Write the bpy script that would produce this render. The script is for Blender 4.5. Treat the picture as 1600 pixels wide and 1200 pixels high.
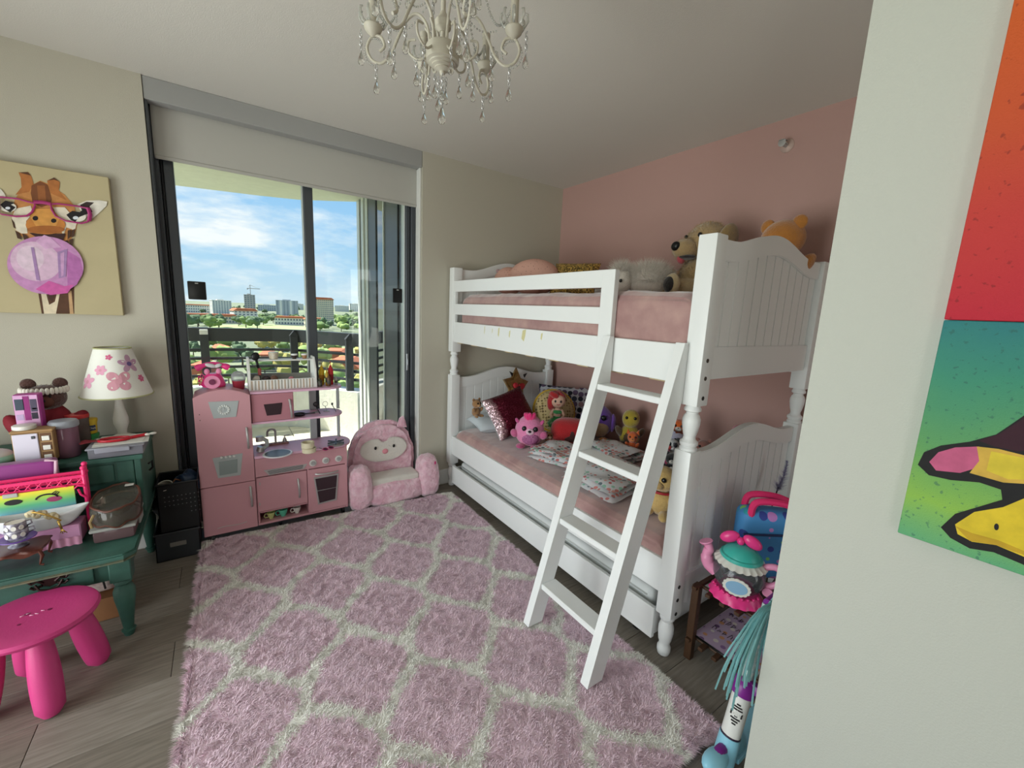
import bpy, bmesh, math, random
import numpy as np
from mathutils import Vector as V, Matrix, Euler, noise
R = math.radians
PI = math.pi
rnd = random.Random(7)
S = bpy.context.scene
C = S.collection
for o in list(bpy.data.objects): bpy.data.objects.remove(o)

# ---------------------------------------------------------------- camera
CAM = V((-2.5172, -2.9336, 1.40656)); ROT = Euler((R(80.2059), R(-2.58485), R(-34.7392)), 'XYZ'); FPX = 650.6
cd = bpy.data.cameras.new('camera'); cam = bpy.data.objects.new('camera', cd); C.objects.link(cam)
cam.location = CAM; cam.rotation_euler = ROT
cd.sensor_width = 36; cd.lens = FPX/1600*36; cd.clip_start = .02; cd.clip_end = 6000
S.camera = cam
S.view_settings.view_transform = 'Standard'; S.view_settings.look = 'None'
S.view_settings.gamma = 1; S.view_settings.use_curve_mapping = False
S.view_settings.exposure = 0.0
def at(u, v, ax, val):
    """direction of a photo pixel met with the plane ax = val"""
    d = ROT.to_matrix() @ V(((u-800)/FPX, (600-v)/FPX, -1)); i = 'xyz'.index(ax)
    return CAM + d*((val-CAM[i])/d[i])

# ---------------------------------------------------------------- sky, sun, added fill lights
def lin(c):
    if isinstance(c, str): c = tuple(int(c[i:i+2], 16) for i in (0, 2, 4))
    return tuple((x/255/12.92 if x/255 <= .04045 else ((x/255+.055)/1.055)**2.4) for x in c[:3]) + (1,)
w = bpy.data.worlds.new('sky'); S.world = w; w.use_nodes = True
nt = w.node_tree; nt.nodes.clear()
def N(nt, t, **kw):
    n = nt.nodes.new(t)
    for k, v in kw.items():
        if k in n.inputs: n.inputs[k].default_value = v
        else: setattr(n, k, v)
    return n
def L(nt, a, b): nt.links.new(a, b)
def ramp(nt, stops, interp='LINEAR'):
    n = nt.nodes.new('ShaderNodeValToRGB'); e = n.color_ramp.elements; n.color_ramp.interpolation = interp
    while len(e) < len(stops): e.new(.5)
    for k, (p, c) in enumerate(stops): e[k].position = p; e[k].color = lin(c) if not isinstance(c, float) else (c, c, c, 1)
    return n
tc = N(nt, 'ShaderNodeTexCoord'); sx = N(nt, 'ShaderNodeSeparateXYZ'); L(nt, tc.outputs['Generated'], sx.inputs[0])
grad = ramp(nt, [(0, 'c9e2f0'), (.08, 'b4daf5'), (.25, '8cc4f4'), (.6, '62a6ec'), (1, '4d92e0')])
L(nt, sx.outputs[2], grad.inputs[0])
zz = N(nt, 'ShaderNodeMath', operation='MULTIPLY_ADD'); L(nt, sx.outputs[2], zz.inputs[0]); zz.inputs[1].default_value = 3.6; zz.inputs[2].default_value = .0
cb = N(nt, 'ShaderNodeCombineXYZ'); L(nt, sx.outputs[0], cb.inputs[0]); L(nt, sx.outputs[1], cb.inputs[1]); L(nt, zz.outputs[0], cb.inputs[2])
cn = N(nt, 'ShaderNodeTexNoise', Scale=3.4, Detail=9.0, Roughness=.6); L(nt, cb.outputs[0], cn.inputs['Vector'])
cr = ramp(nt, [(.47, 0.0), (.54, .35), (.64, 1.0)]); L(nt, cn.outputs['Fac'], cr.inputs[0])
mx = N(nt, 'ShaderNodeMixRGB'); L(nt, cr.outputs[0], mx.inputs[0]); L(nt, grad.outputs[0], mx.inputs[1]); mx.inputs[2].default_value = lin('fbfdff')
bg = N(nt, 'ShaderNodeBackground', Strength=1.1); L(nt, mx.outputs[0], bg.inputs[0])
wo = N(nt, 'ShaderNodeOutputWorld'); L(nt, bg.outputs[0], wo.inputs[0])
sl = bpy.data.lights.new('sun', 'SUN'); sl.energy = 11; sl.angle = R(.6); sl.color = (1, .96, .88)
sun = bpy.data.objects.new('sun', sl); C.objects.link(sun); sun.rotation_euler = V((.5, -.38, -.78)).to_track_quat('-Z', 'Y').to_euler()
# fill light added on the left, shining through an added window out of view
al = bpy.data.lights.new('left_fill', 'AREA'); al.shape = 'RECTANGLE'; al.size = 2.4; al.size_y = 1.5; al.energy = 88; al.color = (.97, 1, .985)
alo = bpy.data.objects.new('left_fill', al); C.objects.link(alo); alo.location = (-4.62, -1.75, 1.15); alo.rotation_euler = V((1, .06, .32)).to_track_quat('-Z', 'Z').to_euler()

# two fill lights added behind the camera, shining through added doorways
for x_, sz, en in ((-3.85, .85, 19), (-.31, .5, 6.5)):
    hl = bpy.data.lights.new('rear_fill', 'AREA'); hl.shape = 'RECTANGLE'; hl.size = sz; hl.size_y = 1.9; hl.energy = en; hl.color = (1, .96, .9)
    hlo = bpy.data.objects.new('rear_fill', hl); C.objects.link(hlo); hlo.location = (x_, -4.75, 1.1); hlo.rotation_euler = V((.1, 1, .08)).to_track_quat('-Z', 'Z').to_euler()

# ---------------------------------------------------------------- materials
MATS = {}
def mat(name, col, rough=.55, metal=0, var=0, vs=12, bump=0, bs=60, sheen=0, coat=0, spec=.5, trans=0, alpha=1, ior=1.45, col2=None, stretch=None):
    if name in MATS: return MATS[name]
    m = bpy.data.materials.new(name); m.use_nodes = True; t = m.node_tree; p = t.nodes['Principled BSDF']; MATS[name] = m
    c = lin(col); p.inputs['Base Color'].default_value = c; p.inputs['Roughness'].default_value = rough; p.inputs['Metallic'].default_value = metal
    p.inputs['Specular IOR Level'].default_value = spec; p.inputs['IOR'].default_value = ior
    p.inputs['Sheen Weight'].default_value = sheen; p.inputs['Coat Weight'].default_value = coat; p.inputs['Transmission Weight'].default_value = trans; p.inputs['Alpha'].default_value = alpha
    m.diffuse_color = c
    if var or bump or col2:
        tcn = N(t, 'ShaderNodeTexCoord'); src = tcn.outputs['Object']
        if stretch:
            mp = N(t, 'ShaderNodeMapping'); mp.inputs['Scale'].default_value = stretch; L(t, src, mp.inputs[0]); src = mp.outputs[0]
    if var or col2:
        n = N(t, 'ShaderNodeTexNoise', Scale=vs, Detail=5.0); L(t, src, n.inputs['Vector'])
        c2 = lin(col2) if col2 else tuple(x*(1-var) for x in c[:3])+(1,)
        rr = N(t, 'ShaderNodeMapRange'); rr.inputs[1].default_value = .35; rr.inputs[2].default_value = .65; L(t, n.outputs['Fac'], rr.inputs[0])
        mxx = N(t, 'ShaderNodeMixRGB'); mxx.inputs[1].default_value = c; mxx.inputs[2].default_value = c2
        L(t, rr.outputs[0], mxx.inputs[0]); L(t, mxx.outputs[0], p.inputs['Base Color'])
    if bump:
        n = N(t, 'ShaderNodeTexNoise', Scale=bs, Detail=4.0); L(t, src, n.inputs['Vector'])
        b = N(t, 'ShaderNodeBump', Strength=bump, Distance=.01); L(t, n.outputs['Fac'], b.inputs['Height']); L(t, b.outputs[0], p.inputs['Normal'])
    return m
def glass(name, tint='fbfefd', refl=.9, rough=0.0, frosted=0.0):
    if name in MATS: return MATS[name]
    m = bpy.data.materials.new(name); m.use_nodes = True; t = m.node_tree; t.nodes.clear(); MATS[name] = m
    tr = N(t, 'ShaderNodeBsdfTransparent'); tr.inputs[0].default_value = lin(tint); gl = N(t, 'ShaderNodeBsdfGlossy'); gl.inputs['Roughness'].default_value = rough
    lw = N(t, 'ShaderNodeFresnel'); lw.inputs[0].default_value = 1.45
    mu = N(t, 'ShaderNodeMath', operation='MULTIPLY'); mu.inputs[1].default_value = refl; L(t, lw.outputs[0], mu.inputs[0])
    ms = N(t, 'ShaderNodeMixShader'); L(t, mu.outputs[0], ms.inputs[0]); L(t, tr.outputs[0], ms.inputs[1]); L(t, gl.outputs[0], ms.inputs[2])
    out = ms
    if frosted:
        d = N(t, 'ShaderNodeBsdfDiffuse'); d.inputs[0].default_value = lin(tint)
        m2 = N(t, 'ShaderNodeMixShader'); m2.inputs[0].default_value = frosted; L(t, ms.outputs[0], m2.inputs[1]); L(t, d.outputs[0], m2.inputs[2]); out = m2
    o = N(t, 'ShaderNodeOutputMaterial'); L(t, out.outputs[0], o.inputs[0]); m.diffuse_color = lin(tint)
    return m

# ---------------------------------------------------------------- object helpers
OFF = {}
def props(o, label=None, cat=None, group=None, kind=None):
    if label: o['label'] = label
    if cat: o['category'] = cat
    if group: o['group'] = group
    if kind: o['kind'] = kind
    return o
def thing(name, label, cat, loc=(0, 0, 0), rz=0, group=None, world=False, rot=None, scale=1, kind=None):
    """Empty at a thing's base; world=True: its parts are given in world coordinates"""
    o = bpy.data.objects.new(name, None); C.objects.link(o); o.location = loc; o.rotation_euler = rot or (0, 0, rz)
    o.empty_display_size = .05; o.scale = (scale,)*3
    if world: OFF[o.name] = V(loc)
    return props(o, label, cat, group, kind)
def struct(name, label=None):
    o = bpy.data.objects.new(name, None); C.objects.link(o); OFF[o.name] = V((0, 0, 0)); o['kind'] = 'structure'
    if label: o['label'] = label
    return o
def copy_tree(o, parent=None):
    c = o.copy(); C.objects.link(c); c.parent = parent
    for ch in [x for x in o.children]: copy_tree(ch, c)
    return c
class B:
    def __init__(s): s.bm = bmesh.new(); s.mi = 0; s.ms = []
    def _tag(s, n0):
        s.bm.faces.ensure_lookup_table()
        for f in s.bm.faces[n0:]: f.material_index = s.mi
    def m(s, i): s.mi = i; return s
    def box(s, a, b, bev=0, seg=1, M=None):
        n0 = len(s.bm.faces)
        a, b = V(a), V(b); mn = V(map(min, a, b)); mxx = V(map(max, a, b)); d = mxx-mn
        t = bmesh.new(); bmesh.ops.create_cube(t, size=1)
        for v in t.verts: v.co = V((v.co.x*d.x, v.co.y*d.y, v.co.z*d.z)) + (mn+mxx)/2
        if bev: bmesh.ops.bevel(t, geom=t.edges[:], offset=min(bev, min(d)*.49), segments=seg, affect='EDGES', profile=.6)
        s._join(t, M); return s
    def _join(s, t, M=None):
        n0 = len(s.bm.faces)
        if M is not None: bmesh.ops.transform(t, matrix=M, verts=t.verts)
        me = bpy.data.meshes.new('t'); t.to_mesh(me); t.free(); s.bm.from_mesh(me); bpy.data.meshes.remove(me); s._tag(n0)
    def cyl(s, p0, p1, r0, r1=None, n=12, caps=True):
        r1 = r0 if r1 is None else r1; p0, p1 = V(p0), V(p1); d = p1-p0
        t = bmesh.new(); bmesh.ops.create_cone(t, cap_ends=caps, segments=n, radius1=max(r0, 1e-5), radius2=max(r1, 1e-5), depth=d.length)
        s._join(t, Matrix.Translation((p0+p1)/2) @ d.to_track_quat('Z', 'Y').to_matrix().to_4x4()); return s
    def sph(s, c, r, rot=None, n=16, k=10, fn=None):
        t = bmesh.new(); bmesh.ops.create_uvsphere(t, u_segments=n, v_segments=k, radius=1)
        if fn:
            for v in t.verts: v.co = fn(v.co.copy())
        r = (r, r, r) if not hasattr(r, '__len__') else r
        M = Matrix.Translation(c) @ (Euler(rot).to_matrix().to_4x4() if rot else Matrix()) @ Matrix.Diagonal((*r, 1)); s._join(t, M); return s
    def lathe(s, prof, c=(0, 0, 0), n=20, ax=None, caps=True):
        """prof: (radius, height) pairs from bottom up"""
        t = bmesh.new(); rings = []
        for r, z in prof: rings.append([t.verts.new((r*math.cos(2*PI*i/n), r*math.sin(2*PI*i/n), z)) for i in range(n)])
        for a, b in zip(rings, rings[1:]):
            for i in range(n): t.faces.new((a[i], a[(i+1) % n], b[(i+1) % n], b[i]))
        if caps:
            if prof[0][0] > 1e-4: t.faces.new(rings[0][::-1])
            if prof[-1][0] > 1e-4: t.faces.new(rings[-1])
        bmesh.ops.remove_doubles(t, verts=t.verts, dist=1e-6)
        M = Matrix.Translation(c)
        if ax is not None: M = M @ V(ax).to_track_quat('Z', 'Y').to_matrix().to_4x4()
        s._join(t, M); return s
    def tube(s, pts, r, n=8, closed=False, caps=True):
        pts = [V(p) for p in pts]; t = bmesh.new(); k = len(pts); rs = r if hasattr(r, '__len__') else [r]*k; rings = []; up = None
        for i, p in enumerate(pts):
            a = pts[(i-1) % k] if closed or i else p; b = pts[(i+1) % k] if closed or i < k-1 else p
            d = (b-a).normalized() if (b-a).length > 1e-9 else V((0, 0, 1))
            if up is None: up = V((0, 0, 1)) if abs(d.z) < .9 else V((1, 0, 0))
            x = d.cross(up); x = x.normalized() if x.length > 1e-6 else d.orthogonal().normalized(); up = x.cross(d).normalized()
            rings.append([t.verts.new(p+(x*math.cos(2*PI*j/n)+up*math.sin(2*PI*j/n))*rs[i]) for j in range(n)])
        pr = list(zip(rings, rings[1:])) + ([(rings[-1], rings[0])] if closed else [])
        for a, b in pr:
            for j in range(n): t.faces.new((a[j], a[(j+1) % n], b[(j+1) % n], b[j]))
        if caps and not closed: t.faces.new(rings[0][::-1]); t.faces.new(rings[-1])
        s._join(t); return s
    def prism(s, poly, h0, h1, ax='y', bev=0, M=None):
        """2-D outline pushed from h0 to h1 along ax (the outline is in the other two axes, in order)"""
        t = bmesh.new()
        def P(a, b, h): return {'x': (h, a, b), 'y': (a, h, b), 'z': (a, b, h)}[ax]
        va = [t.verts.new(P(a, b, h0)) for a, b in poly]; vb = [t.verts.new(P(a, b, h1)) for a, b in poly]; k = len(poly)
        fa = t.faces.new(va); fb = t.faces.new(vb[::-1])
        for i in range(k): t.faces.new((va[i], vb[i], vb[(i+1) % k], va[(i+1) % k]))
        bmesh.ops.recalc_face_normals(t, faces=t.faces)
        if bev: bmesh.ops.bevel(t, geom=[e for e in t.edges if fa in e.link_faces or fb in e.link_faces], offset=bev, segments=2, affect='EDGES')
        s._join(t, M); return s
    def grid(s, f, nu, nv, closeu=False):
        t = bmesh.new(); g = [[t.verts.new(f(i/(nu if closeu else nu-1), j/(nv-1))) for j in range(nv)] for i in range(nu)]
        for i in range(nu if closeu else nu-1):
            for j in range(nv-1): t.faces.new((g[i][j], g[(i+1) % nu][j], g[(i+1) % nu][j+1], g[i][j+1]))
        s._join(t); return s
    def poly(s, pts):
        t = bmesh.new(); t.faces.new([t.verts.new(p) for p in pts]); s._join(t); return s
    def noise(s, amp, sc, seed=0):
        s.bm.normal_update()
        for v in s.bm.verts: v.co += v.normal*amp*noise.noise(v.co*sc+V((seed, seed*1.7, 0)))
        return s
    def obj(s, name, mats, parent=None, smooth=True, label=None, cat=None, group=None, kind=None, ang=40, sub=0):
        if not isinstance(mats, (list, tuple)): mats = [mats]
        if parent is not None and parent.name in OFF: bmesh.ops.translate(s.bm, vec=-OFF[parent.name], verts=s.bm.verts)
        bmesh.ops.recalc_face_normals(s.bm, faces=s.bm.faces) if len(s.bm.faces) < 60000 else None
        if smooth:
            ca = math.cos(R(ang))
            for e in s.bm.edges:
                lf = e.link_faces
                e.smooth = not (len(lf) == 2 and lf[0].normal.dot(lf[1].normal) < ca)
        me = bpy.data.meshes.new(name); s.bm.to_mesh(me); s.bm.free()
        for mm in mats: me.materials.append(mm)
        if smooth: me.polygons.foreach_set('use_smooth', [True]*len(me.polygons))
        o = bpy.data.objects.new(name, me); C.objects.link(o)
        if sub: md = o.modifiers.new('s', 'SUBSURF'); md.levels = sub; md.render_levels = sub
        if parent is not None:
            o.parent = parent
            if parent.name in OFF: OFF[o.name] = OFF[parent.name]
        return props(o, label, cat, group, kind)
def text_obj(name, body, size, m, parent, loc, rot, ext=.0006, align='CENTER', sx=1):
    cu = bpy.data.curves.new(name, 'FONT'); cu.body = body; cu.size = size; cu.extrude = ext; cu.align_x = align; cu.align_y = 'CENTER'; cu.resolution_u = 3
    to = bpy.data.objects.new('t', cu); C.objects.link(to); bpy.context.view_layer.update()
    me = bpy.data.meshes.new_from_object(to); bpy.data.objects.remove(to); me.materials.clear(); me.materials.append(m)
    me.transform(Matrix.Translation(V(loc)-(OFF[parent.name] if parent.name in OFF else V((0, 0, 0)))) @ Euler(rot).to_matrix().to_4x4() @ Matrix.Diagonal((sx, 1, 1, 1)))
    o = bpy.data.objects.new(name, me); C.objects.link(o); o.parent = parent
    return o
def ell(cx, cy, rx, ry, n=20, a0=0, rot=0):
    return [(cx+rx*math.cos(t)*math.cos(rot)-ry*math.sin(t)*math.sin(rot), cy+rx*math.cos(t)*math.sin(rot)+ry*math.sin(t)*math.cos(rot)) for t in (a0+2*PI*i/n for i in range(n))]
# ================================================================ ROOM SHELL
H = 2.475
WX0, WX1 = -2.761, -1.292            # the opening of the sliding door
m_wall = mat('wall_paint', 'bab5a6', .8, bump=.12, bs=260)
m_ceil = mat('ceiling_paint', 'd3cfc7', .85, bump=.1, bs=200)
m_pink = mat('pink_wall_paint', 'b9948c', .75, bump=.08, bs=240)
m_near = mat('near_wall_paint', 'c3c5bc', .8, bump=.16, bs=230)
m_trimw = mat('white_trim', 'dcdcd8', .45)
m_grout = mat('floor_gap', '3a3632', .8)
m_alu = mat('dark_bronze_aluminium', '4a4e53', .4, metal=.3)
m_alul = mat('pale_aluminium', 'c9cdca', .4, metal=.2)
m_hdr = mat('grey_fascia', '9d9d9b', .6)
def sbox(name, a, b, m, label=None, parent=None, bev=0):
    o = B().box(a, b, bev).obj(name, m, parent, smooth=False)
    if parent is None: o['kind'] = 'structure'
    if label: o['label'] = label
    return o
fl = sbox('floor', (-4.5, -4.6, -.2), (.0, .10, -.004), m_grout, 'grey brown wooden plank floor')
# planks run along the window wall, 0.2 m wide
m_pl = [mat('oak_plank_%s' % 'abc'[k], c, .5, col2=c2, vs=7, stretch=(1.2, 14, 14), bump=.05, bs=60, spec=.35) for k, (c, c2) in enumerate((('8f877c', '7c746a'), ('958d83', '827a70'), ('898176', '766e64')))]
pm = {}
for r in range(-4, 22):
    y1 = -.005-(r-.4)*.2+.0; y0 = y1-.2
    if y1 < -4.6 or y0 > .1: continue
    y1 = min(y1, .1)
    x = -4.5+rnd.uniform(-1.2, 0)
    if r == 5: x = -2.747-1.22*2
    while x < 0:
        x0 = max(x, -4.5); x1 = min(x+1.22, 0); x += 1.22
        if x1-x0 < .02: continue
        B().box((x0+.0009, y0+.0009, -.02), (x1-.0009, y1-.0009, 0), .0012).obj('plank', m_pl[rnd.randrange(3)], fl, smooth=False)
sbox('ceiling', (-4.6, -4.7, H), (.15, .12, H+.15), m_ceil, 'plain off-white ceiling')
wb = struct('wall_back', 'off-white wall around the balcony door')
B().box((-4.6, 0, -.1), (WX0, .30, H+.1)).obj('wall_panel', m_wall, wb, smooth=False)
B().box((WX1, 0, -.1), (.15, .30, H+.1)).obj('wall_panel', m_wall, wb, smooth=False)
sbox('wall_right', (0, -4.7, -.1), (.15, 0, H+.1), m_pink, 'pink wall behind the bunk bed')
NX, NY = -1.33, -2.522
sbox('wall_near_right', (NX, -4.7, -.1), (NX+.14, NY, H+.1), m_near, 'pale wall end at the right with a bright painting')
wl = struct('wall_left', 'off-white wall with an added window, left of the desk')
for a, b in (((-4.6, -4.7, -.1), (-4.5, -3.0, H)), ((-4.6, -.5, -.1), (-4.5, .1, H)), ((-4.6, -3.0, -.1), (-4.5, -.5, .35)), ((-4.6, -3.0, 2.0), (-4.5, -.5, H))):
    B().box(a, b).obj('wall_panel', m_wall, wl, smooth=False)
w3 = struct('added_window_3', 'added side window frame in the unseen left wall')  # unseen window, added as an opening for the left fill light
for a, b in (((-4.6, -3.0, .35), (-4.53, -2.95, 2.0)), ((-4.6, -.55, .35), (-4.53, -.5, 2.0)), ((-4.6, -2.95, .35), (-4.53, -.55, .4)), ((-4.6, -2.95, 1.95), (-4.53, -.55, 2.0)), ((-4.6, -1.78, .4), (-4.53, -1.72, 1.95))):
    B().box(a, b, .004).obj('window_frame', m_alu, w3, smooth=False)
m_pane = glass('window_glass')
B().box((-4.575, -2.95, .4), (-4.57, -1.78, 1.95)).obj('pane', m_pane, w3, smooth=False)
B().box((-4.575, -1.72, .4), (-4.57, -.55, 1.95)).obj('pane', m_pane, w3, smooth=False)
wf = struct('wall_front', 'off-white wall with two added open doorways behind the camera')
for a, b in (((-4.6, -4.7, -.1), (-4.35, -4.6, H)), ((-3.35, -4.7, -.1), (-.62, -4.6, H)), ((-4.35, -4.7, 2.1), (-3.35, -4.6, H)), ((-.62, -4.7, 2.1), (0, -4.6, H))): B().box(a, b).obj('wall_panel', m_wall, wf, smooth=False)
for n_, xa, xb in (('added_door_1', -4.35, -3.35), ('added_door_2', -.62, 0)):  # unseen doorways, added as openings for the rear fill lights
    d1_ = struct(n_, 'white frame of an added open doorway behind the camera')
    for a, b in (((xa, -4.71, 0), (xa+.05, -4.58, 2.1)), ((xb-.05, -4.71, 0), (xb, -4.58, 2.1)), ((xa+.05, -4.71, 2.05), (xb-.05, -4.58, 2.1))): B().box(a, b, .004).obj('door_frame', m_trimw, d1_, smooth=False)
sbox('baseboard_back', (WX1+.02, -.014, 0), (-.001, .002, .125), m_trimw, 'tall white baseboard beside the balcony door', bev=.004)
sbox('baseboard_back', (-4.5, -.014, 0), (WX0-.001, .002, .125), m_trimw, 'tall white baseboard behind the desk', bev=.004)
sbox('baseboard_right', (-.014, -4.5, 0), (.002, -.02, .125), m_trimw, 'white baseboard behind the bed', bev=.004)
sbox('baseboard_near', (NX-.013, -4.5, 0), (NX+.002, NY, .10), m_trimw, 'white baseboard on the near wall', bev=.004)
# ---- balcony sliding door
sbox('trim_1', (WX0+.002, .004, 2.37), (WX1-.002, .075, H), m_hdr, 'grey fascia box above the roller blind', bev=.003)
w1 = struct('window_1', 'dark framed sliding glass door to the balcony')
def fr(a, b, m=m_alu, n='window_frame', bev=.004): return B().box(a, b, bev).obj(n, m, w1, smooth=False)
fr((WX0+.001, .10, 0), (WX0+.032, .28, 2.47)); fr((WX0+.033, .12, .0), (WX0+.043, .26, 2.47), mat('black_gasket', '1b1d20', .6), 'gasket'); fr((WX0+.044, .13, 0), (WX0+.088, .20, 2.47))
fr((WX0+.001, .012, 0), (WX0+.012, .10, 2.37), mat('side_channel_grey', '5c6166', .5), 'blind_channel')
fr((-2.034, .13, .03), (-1.980, .20, 2.45)); fr((-2.040, .15, .03), (-2.034, .19, 2.45), m_alul, 'seal_strip', .001)
fr((-1.365, .12, 0), (-1.335, .26, 2.47)); fr((-1.333, .10, 0), (WX1-.001, .28, 2.47))
fr((-1.372, .14, .03), (-1.366, .20, 2.45), m_alul, 'seal_strip', .001)
fr((WX1-.014, .02, 0), (WX1-.001, .05, 2.37), m_trimw, 'jamb_liner', .002); fr((WX1-.010, .055, 0), (WX1-.001, .098, 2.37), m_trimw, 'jamb_liner', .002)
fr((WX0+.044, .12, -.01), (-1.366, .26, .03), m_alul, 'floor_track'); fr((WX0+.056, .12, 2.36), (-1.333, .28, 2.474), m_alu, 'head_frame')
B().box((WX0+.085, .160, .03), (-2.035, .166, 2.4)).obj('pane', m_pane, w1, smooth=False)
B().box((-1.98, .160, .03), (-1.366, .166, 2.4)).obj('pane', m_pane, w1, smooth=False)
lk = B().box((-1.362, .113, .93), (-1.345, .121, 1.06), .003).obj('lock_plate', mat('lock_grey', '8a8d90', .35, metal=.8), w1, smooth=False)
B().box((-1.357, .106, .97), (-1.35, .114, 1.02), .002).obj('latch', mat('lock_grey', '8a8d90'), lk, smooth=False)
bl = thing('roller_blind', 'pale grey fabric roller blind half lowered over the balcony door', 'blind', (-2.03, .08, 2.12), world=True)
B().box((-2.744, .086, 2.135), (-1.303, .089, 2.45)).obj('fabric', mat('blind_fabric', 'b4b2ab', .85, bump=.06, bs=500), bl, smooth=False)
B().box((-2.744, .082, 2.117), (-1.303, .093, 2.137), .004).obj('hem_bar', mat('blind_hem', 'b0aea7', .7), bl, smooth=False)
B().cyl((-2.744, .1, 2.43), (-1.303, .1, 2.43), .02).obj('roller_tube', m_alul, bl)
m_blk = mat('black_plastic', '0c0d0f', .35)
for u, v, y, hw, hh, lab in ((308, 454, .152, .0, .0, 'black square sensor stuck on the left balcony door pane'), (621, 462, .152, 0, 0, 'black square sensor at the right edge of the balcony door')):
    p = at(u, v, 'y', y); t = thing('door_sensor', lab, 'sensor', p, world=True)
    ww = .043 if u < 400 else .036
    B().box((p.x-ww, y-.006, p.z-.052), (p.x+ww, y+.006, p.z+.052), .008, 2).obj('case', m_blk, t)
    B().box((p.x-.008, y-.008, p.z+.038), (p.x+.008, y-.005, p.z+.044), .001).obj('led_window', m_alul, t)
# ---- balcony
m_stuc = mat('white_stucco', 'e9eae2', .9, var=.1, vs=9, bump=.35, bs=40)
m_slab = mat('balcony_ceiling_paint', 'e0e2d2', .9, var=.06, vs=14, bump=.3, bs=60)
m_tile = mat('balcony_tile', 'e6dfc8', .7, var=.08, vs=6)
bf = sbox('balcony_floor', (-4.8, .30, -.25), (-.6, 2.75, -.03), mat('tile_joint', '9a9484', .9), 'sunlit beige tiled balcony floor')
for i in range(10):
    for j in range(6):
        x0 = -4.8+i*.41; y0 = .3+j*.41
        if x0 > -.9 or (x0 > -2.0 and x0+y0 > .3 and y0 > 1.6): continue
        B().box((x0+.003, y0+.003, -.04), (x0+.407, y0+.407, -.022), .002).obj('tile', m_tile, bf, smooth=False)
sbe = [(-4.9, .30), (-.3, .30), (-.3, 1.2), (-1.05, 1.62), (-1.2, 1.66), (-1.45, 1.86), (-1.77, 2.1), (-2.1, 2.22), (-2.8, 2.4), (-4.9, 2.7)]
o = B().prism(sbe, 2.45, 2.75, 'z').obj('balcony_ceiling', m_slab, None, smooth=False); props(o, 'pale green textured balcony ceiling slab', kind='structure')
par = [(-4.9, 2.62), (-2.6, 2.50), (-2.05, 2.44), (-1.84, 2.33), (-1.58, 2.02), (-1.32, 1.70)]
def offs(pl, d):
    out = []
    for i, p in enumerate(pl):
        a = V(pl[max(i-1, 0)]); b = V(pl[min(i+1, len(pl)-1)]); t = (b-a).normalized(); out.append((p[0]-t.y*d, p[1]+t.x*d))
    return out
po = offs(par, .22)
o = B().prism(par+po[::-1], -.03, .46, 'z').obj('balcony_parapet', m_stuc, None, smooth=False); props(o, 'low white stucco balcony parapet wall', kind='structure')
rl = thing('balcony_railing', 'dark bronze balcony railing with broad top rail and thin bars', 'railing', (-2.4, 2.5, .46), world=True)
m_rail = mat('railing_paint', '2f3338', .5)
mid = offs(par, .11)
def band(pl, half, z0, z1): return B().prism(offs(pl, half)+offs(pl, -half)[::-1], z0, z1, 'z')
band(mid, .045, .955, 1.095).obj('top_rail', m_rail, rl, smooth=False)
for z in (.86, .765, .67, .575): band(mid, .012, z-.014, z+.014).obj('rail', m_rail, rl, smooth=False)
def alongp(pl, x):
    for a, b in zip(pl, pl[1:]):
        if a[0] <= x <= b[0]: return a[1]+(b[1]-a[1])*(x-a[0])/(b[0]-a[0])
    return pl[-1][1]
for x in (-4.4, -3.55, -2.66, -1.835, -1.36):
    y = alongp(mid, x); ps = B().box((x-.038, y-.1, .455), (x+.038, y-.04, 1.03), .004).obj('post', m_rail, rl, smooth=False)
    if x in (-2.66,): B().box((x-.036, y-.104, 1.03), (x+.036, y-.05, 1.08), .003).obj('cap', m_trimw, ps, smooth=False)
    else: B().prism([(x-.045, 1.03), (x+.045, 1.03), (x, 1.09)], y-.105, y-.04, 'y').obj('cap', m_rail, ps, smooth=False)
# ---- the neighbouring glazed door, at a right angle to this one
w2 = struct('window_2', 'reflective glass door of the next room on the balcony')
m_refl = mat('reflective_glass', '1c2528', .02, metal=0, spec=1.0, ior=2.3)
X2 = -1.27
def f2(y0, y1, m, n='window_frame', dx=.03, z0=-.02, z1=2.449): return B().box((X2-dx, y0, z0), (X2+.12, y1, z1), .004).obj(n, m, w2, smooth=False)
f2(1.60, 1.69, m_alul); f2(1.52, 1.598, m_alu, dx=.02); f2(1.44, 1.518, m_alul, dx=.035); f2(1.36, 1.438, m_alul, dx=.02); f2(1.12, 1.358, m_alu, dx=.012)
f2(.855, .885, m_alul, dx=.025); f2(.53, .853, m_alu, dx=.015); f2(.302, .36, m_alu, dx=.01)
f2(.36, .53, m_refl, 'pane', .002); f2(.885, 1.12, m_refl, 'pane', .002)
sbox('wall_balcony', (X2+.10, .30, -.1), (X2+.3, 1.69, 2.449), mat('dark_room', '16181a', .9), 'dark room behind the neighbouring glass')
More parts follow.
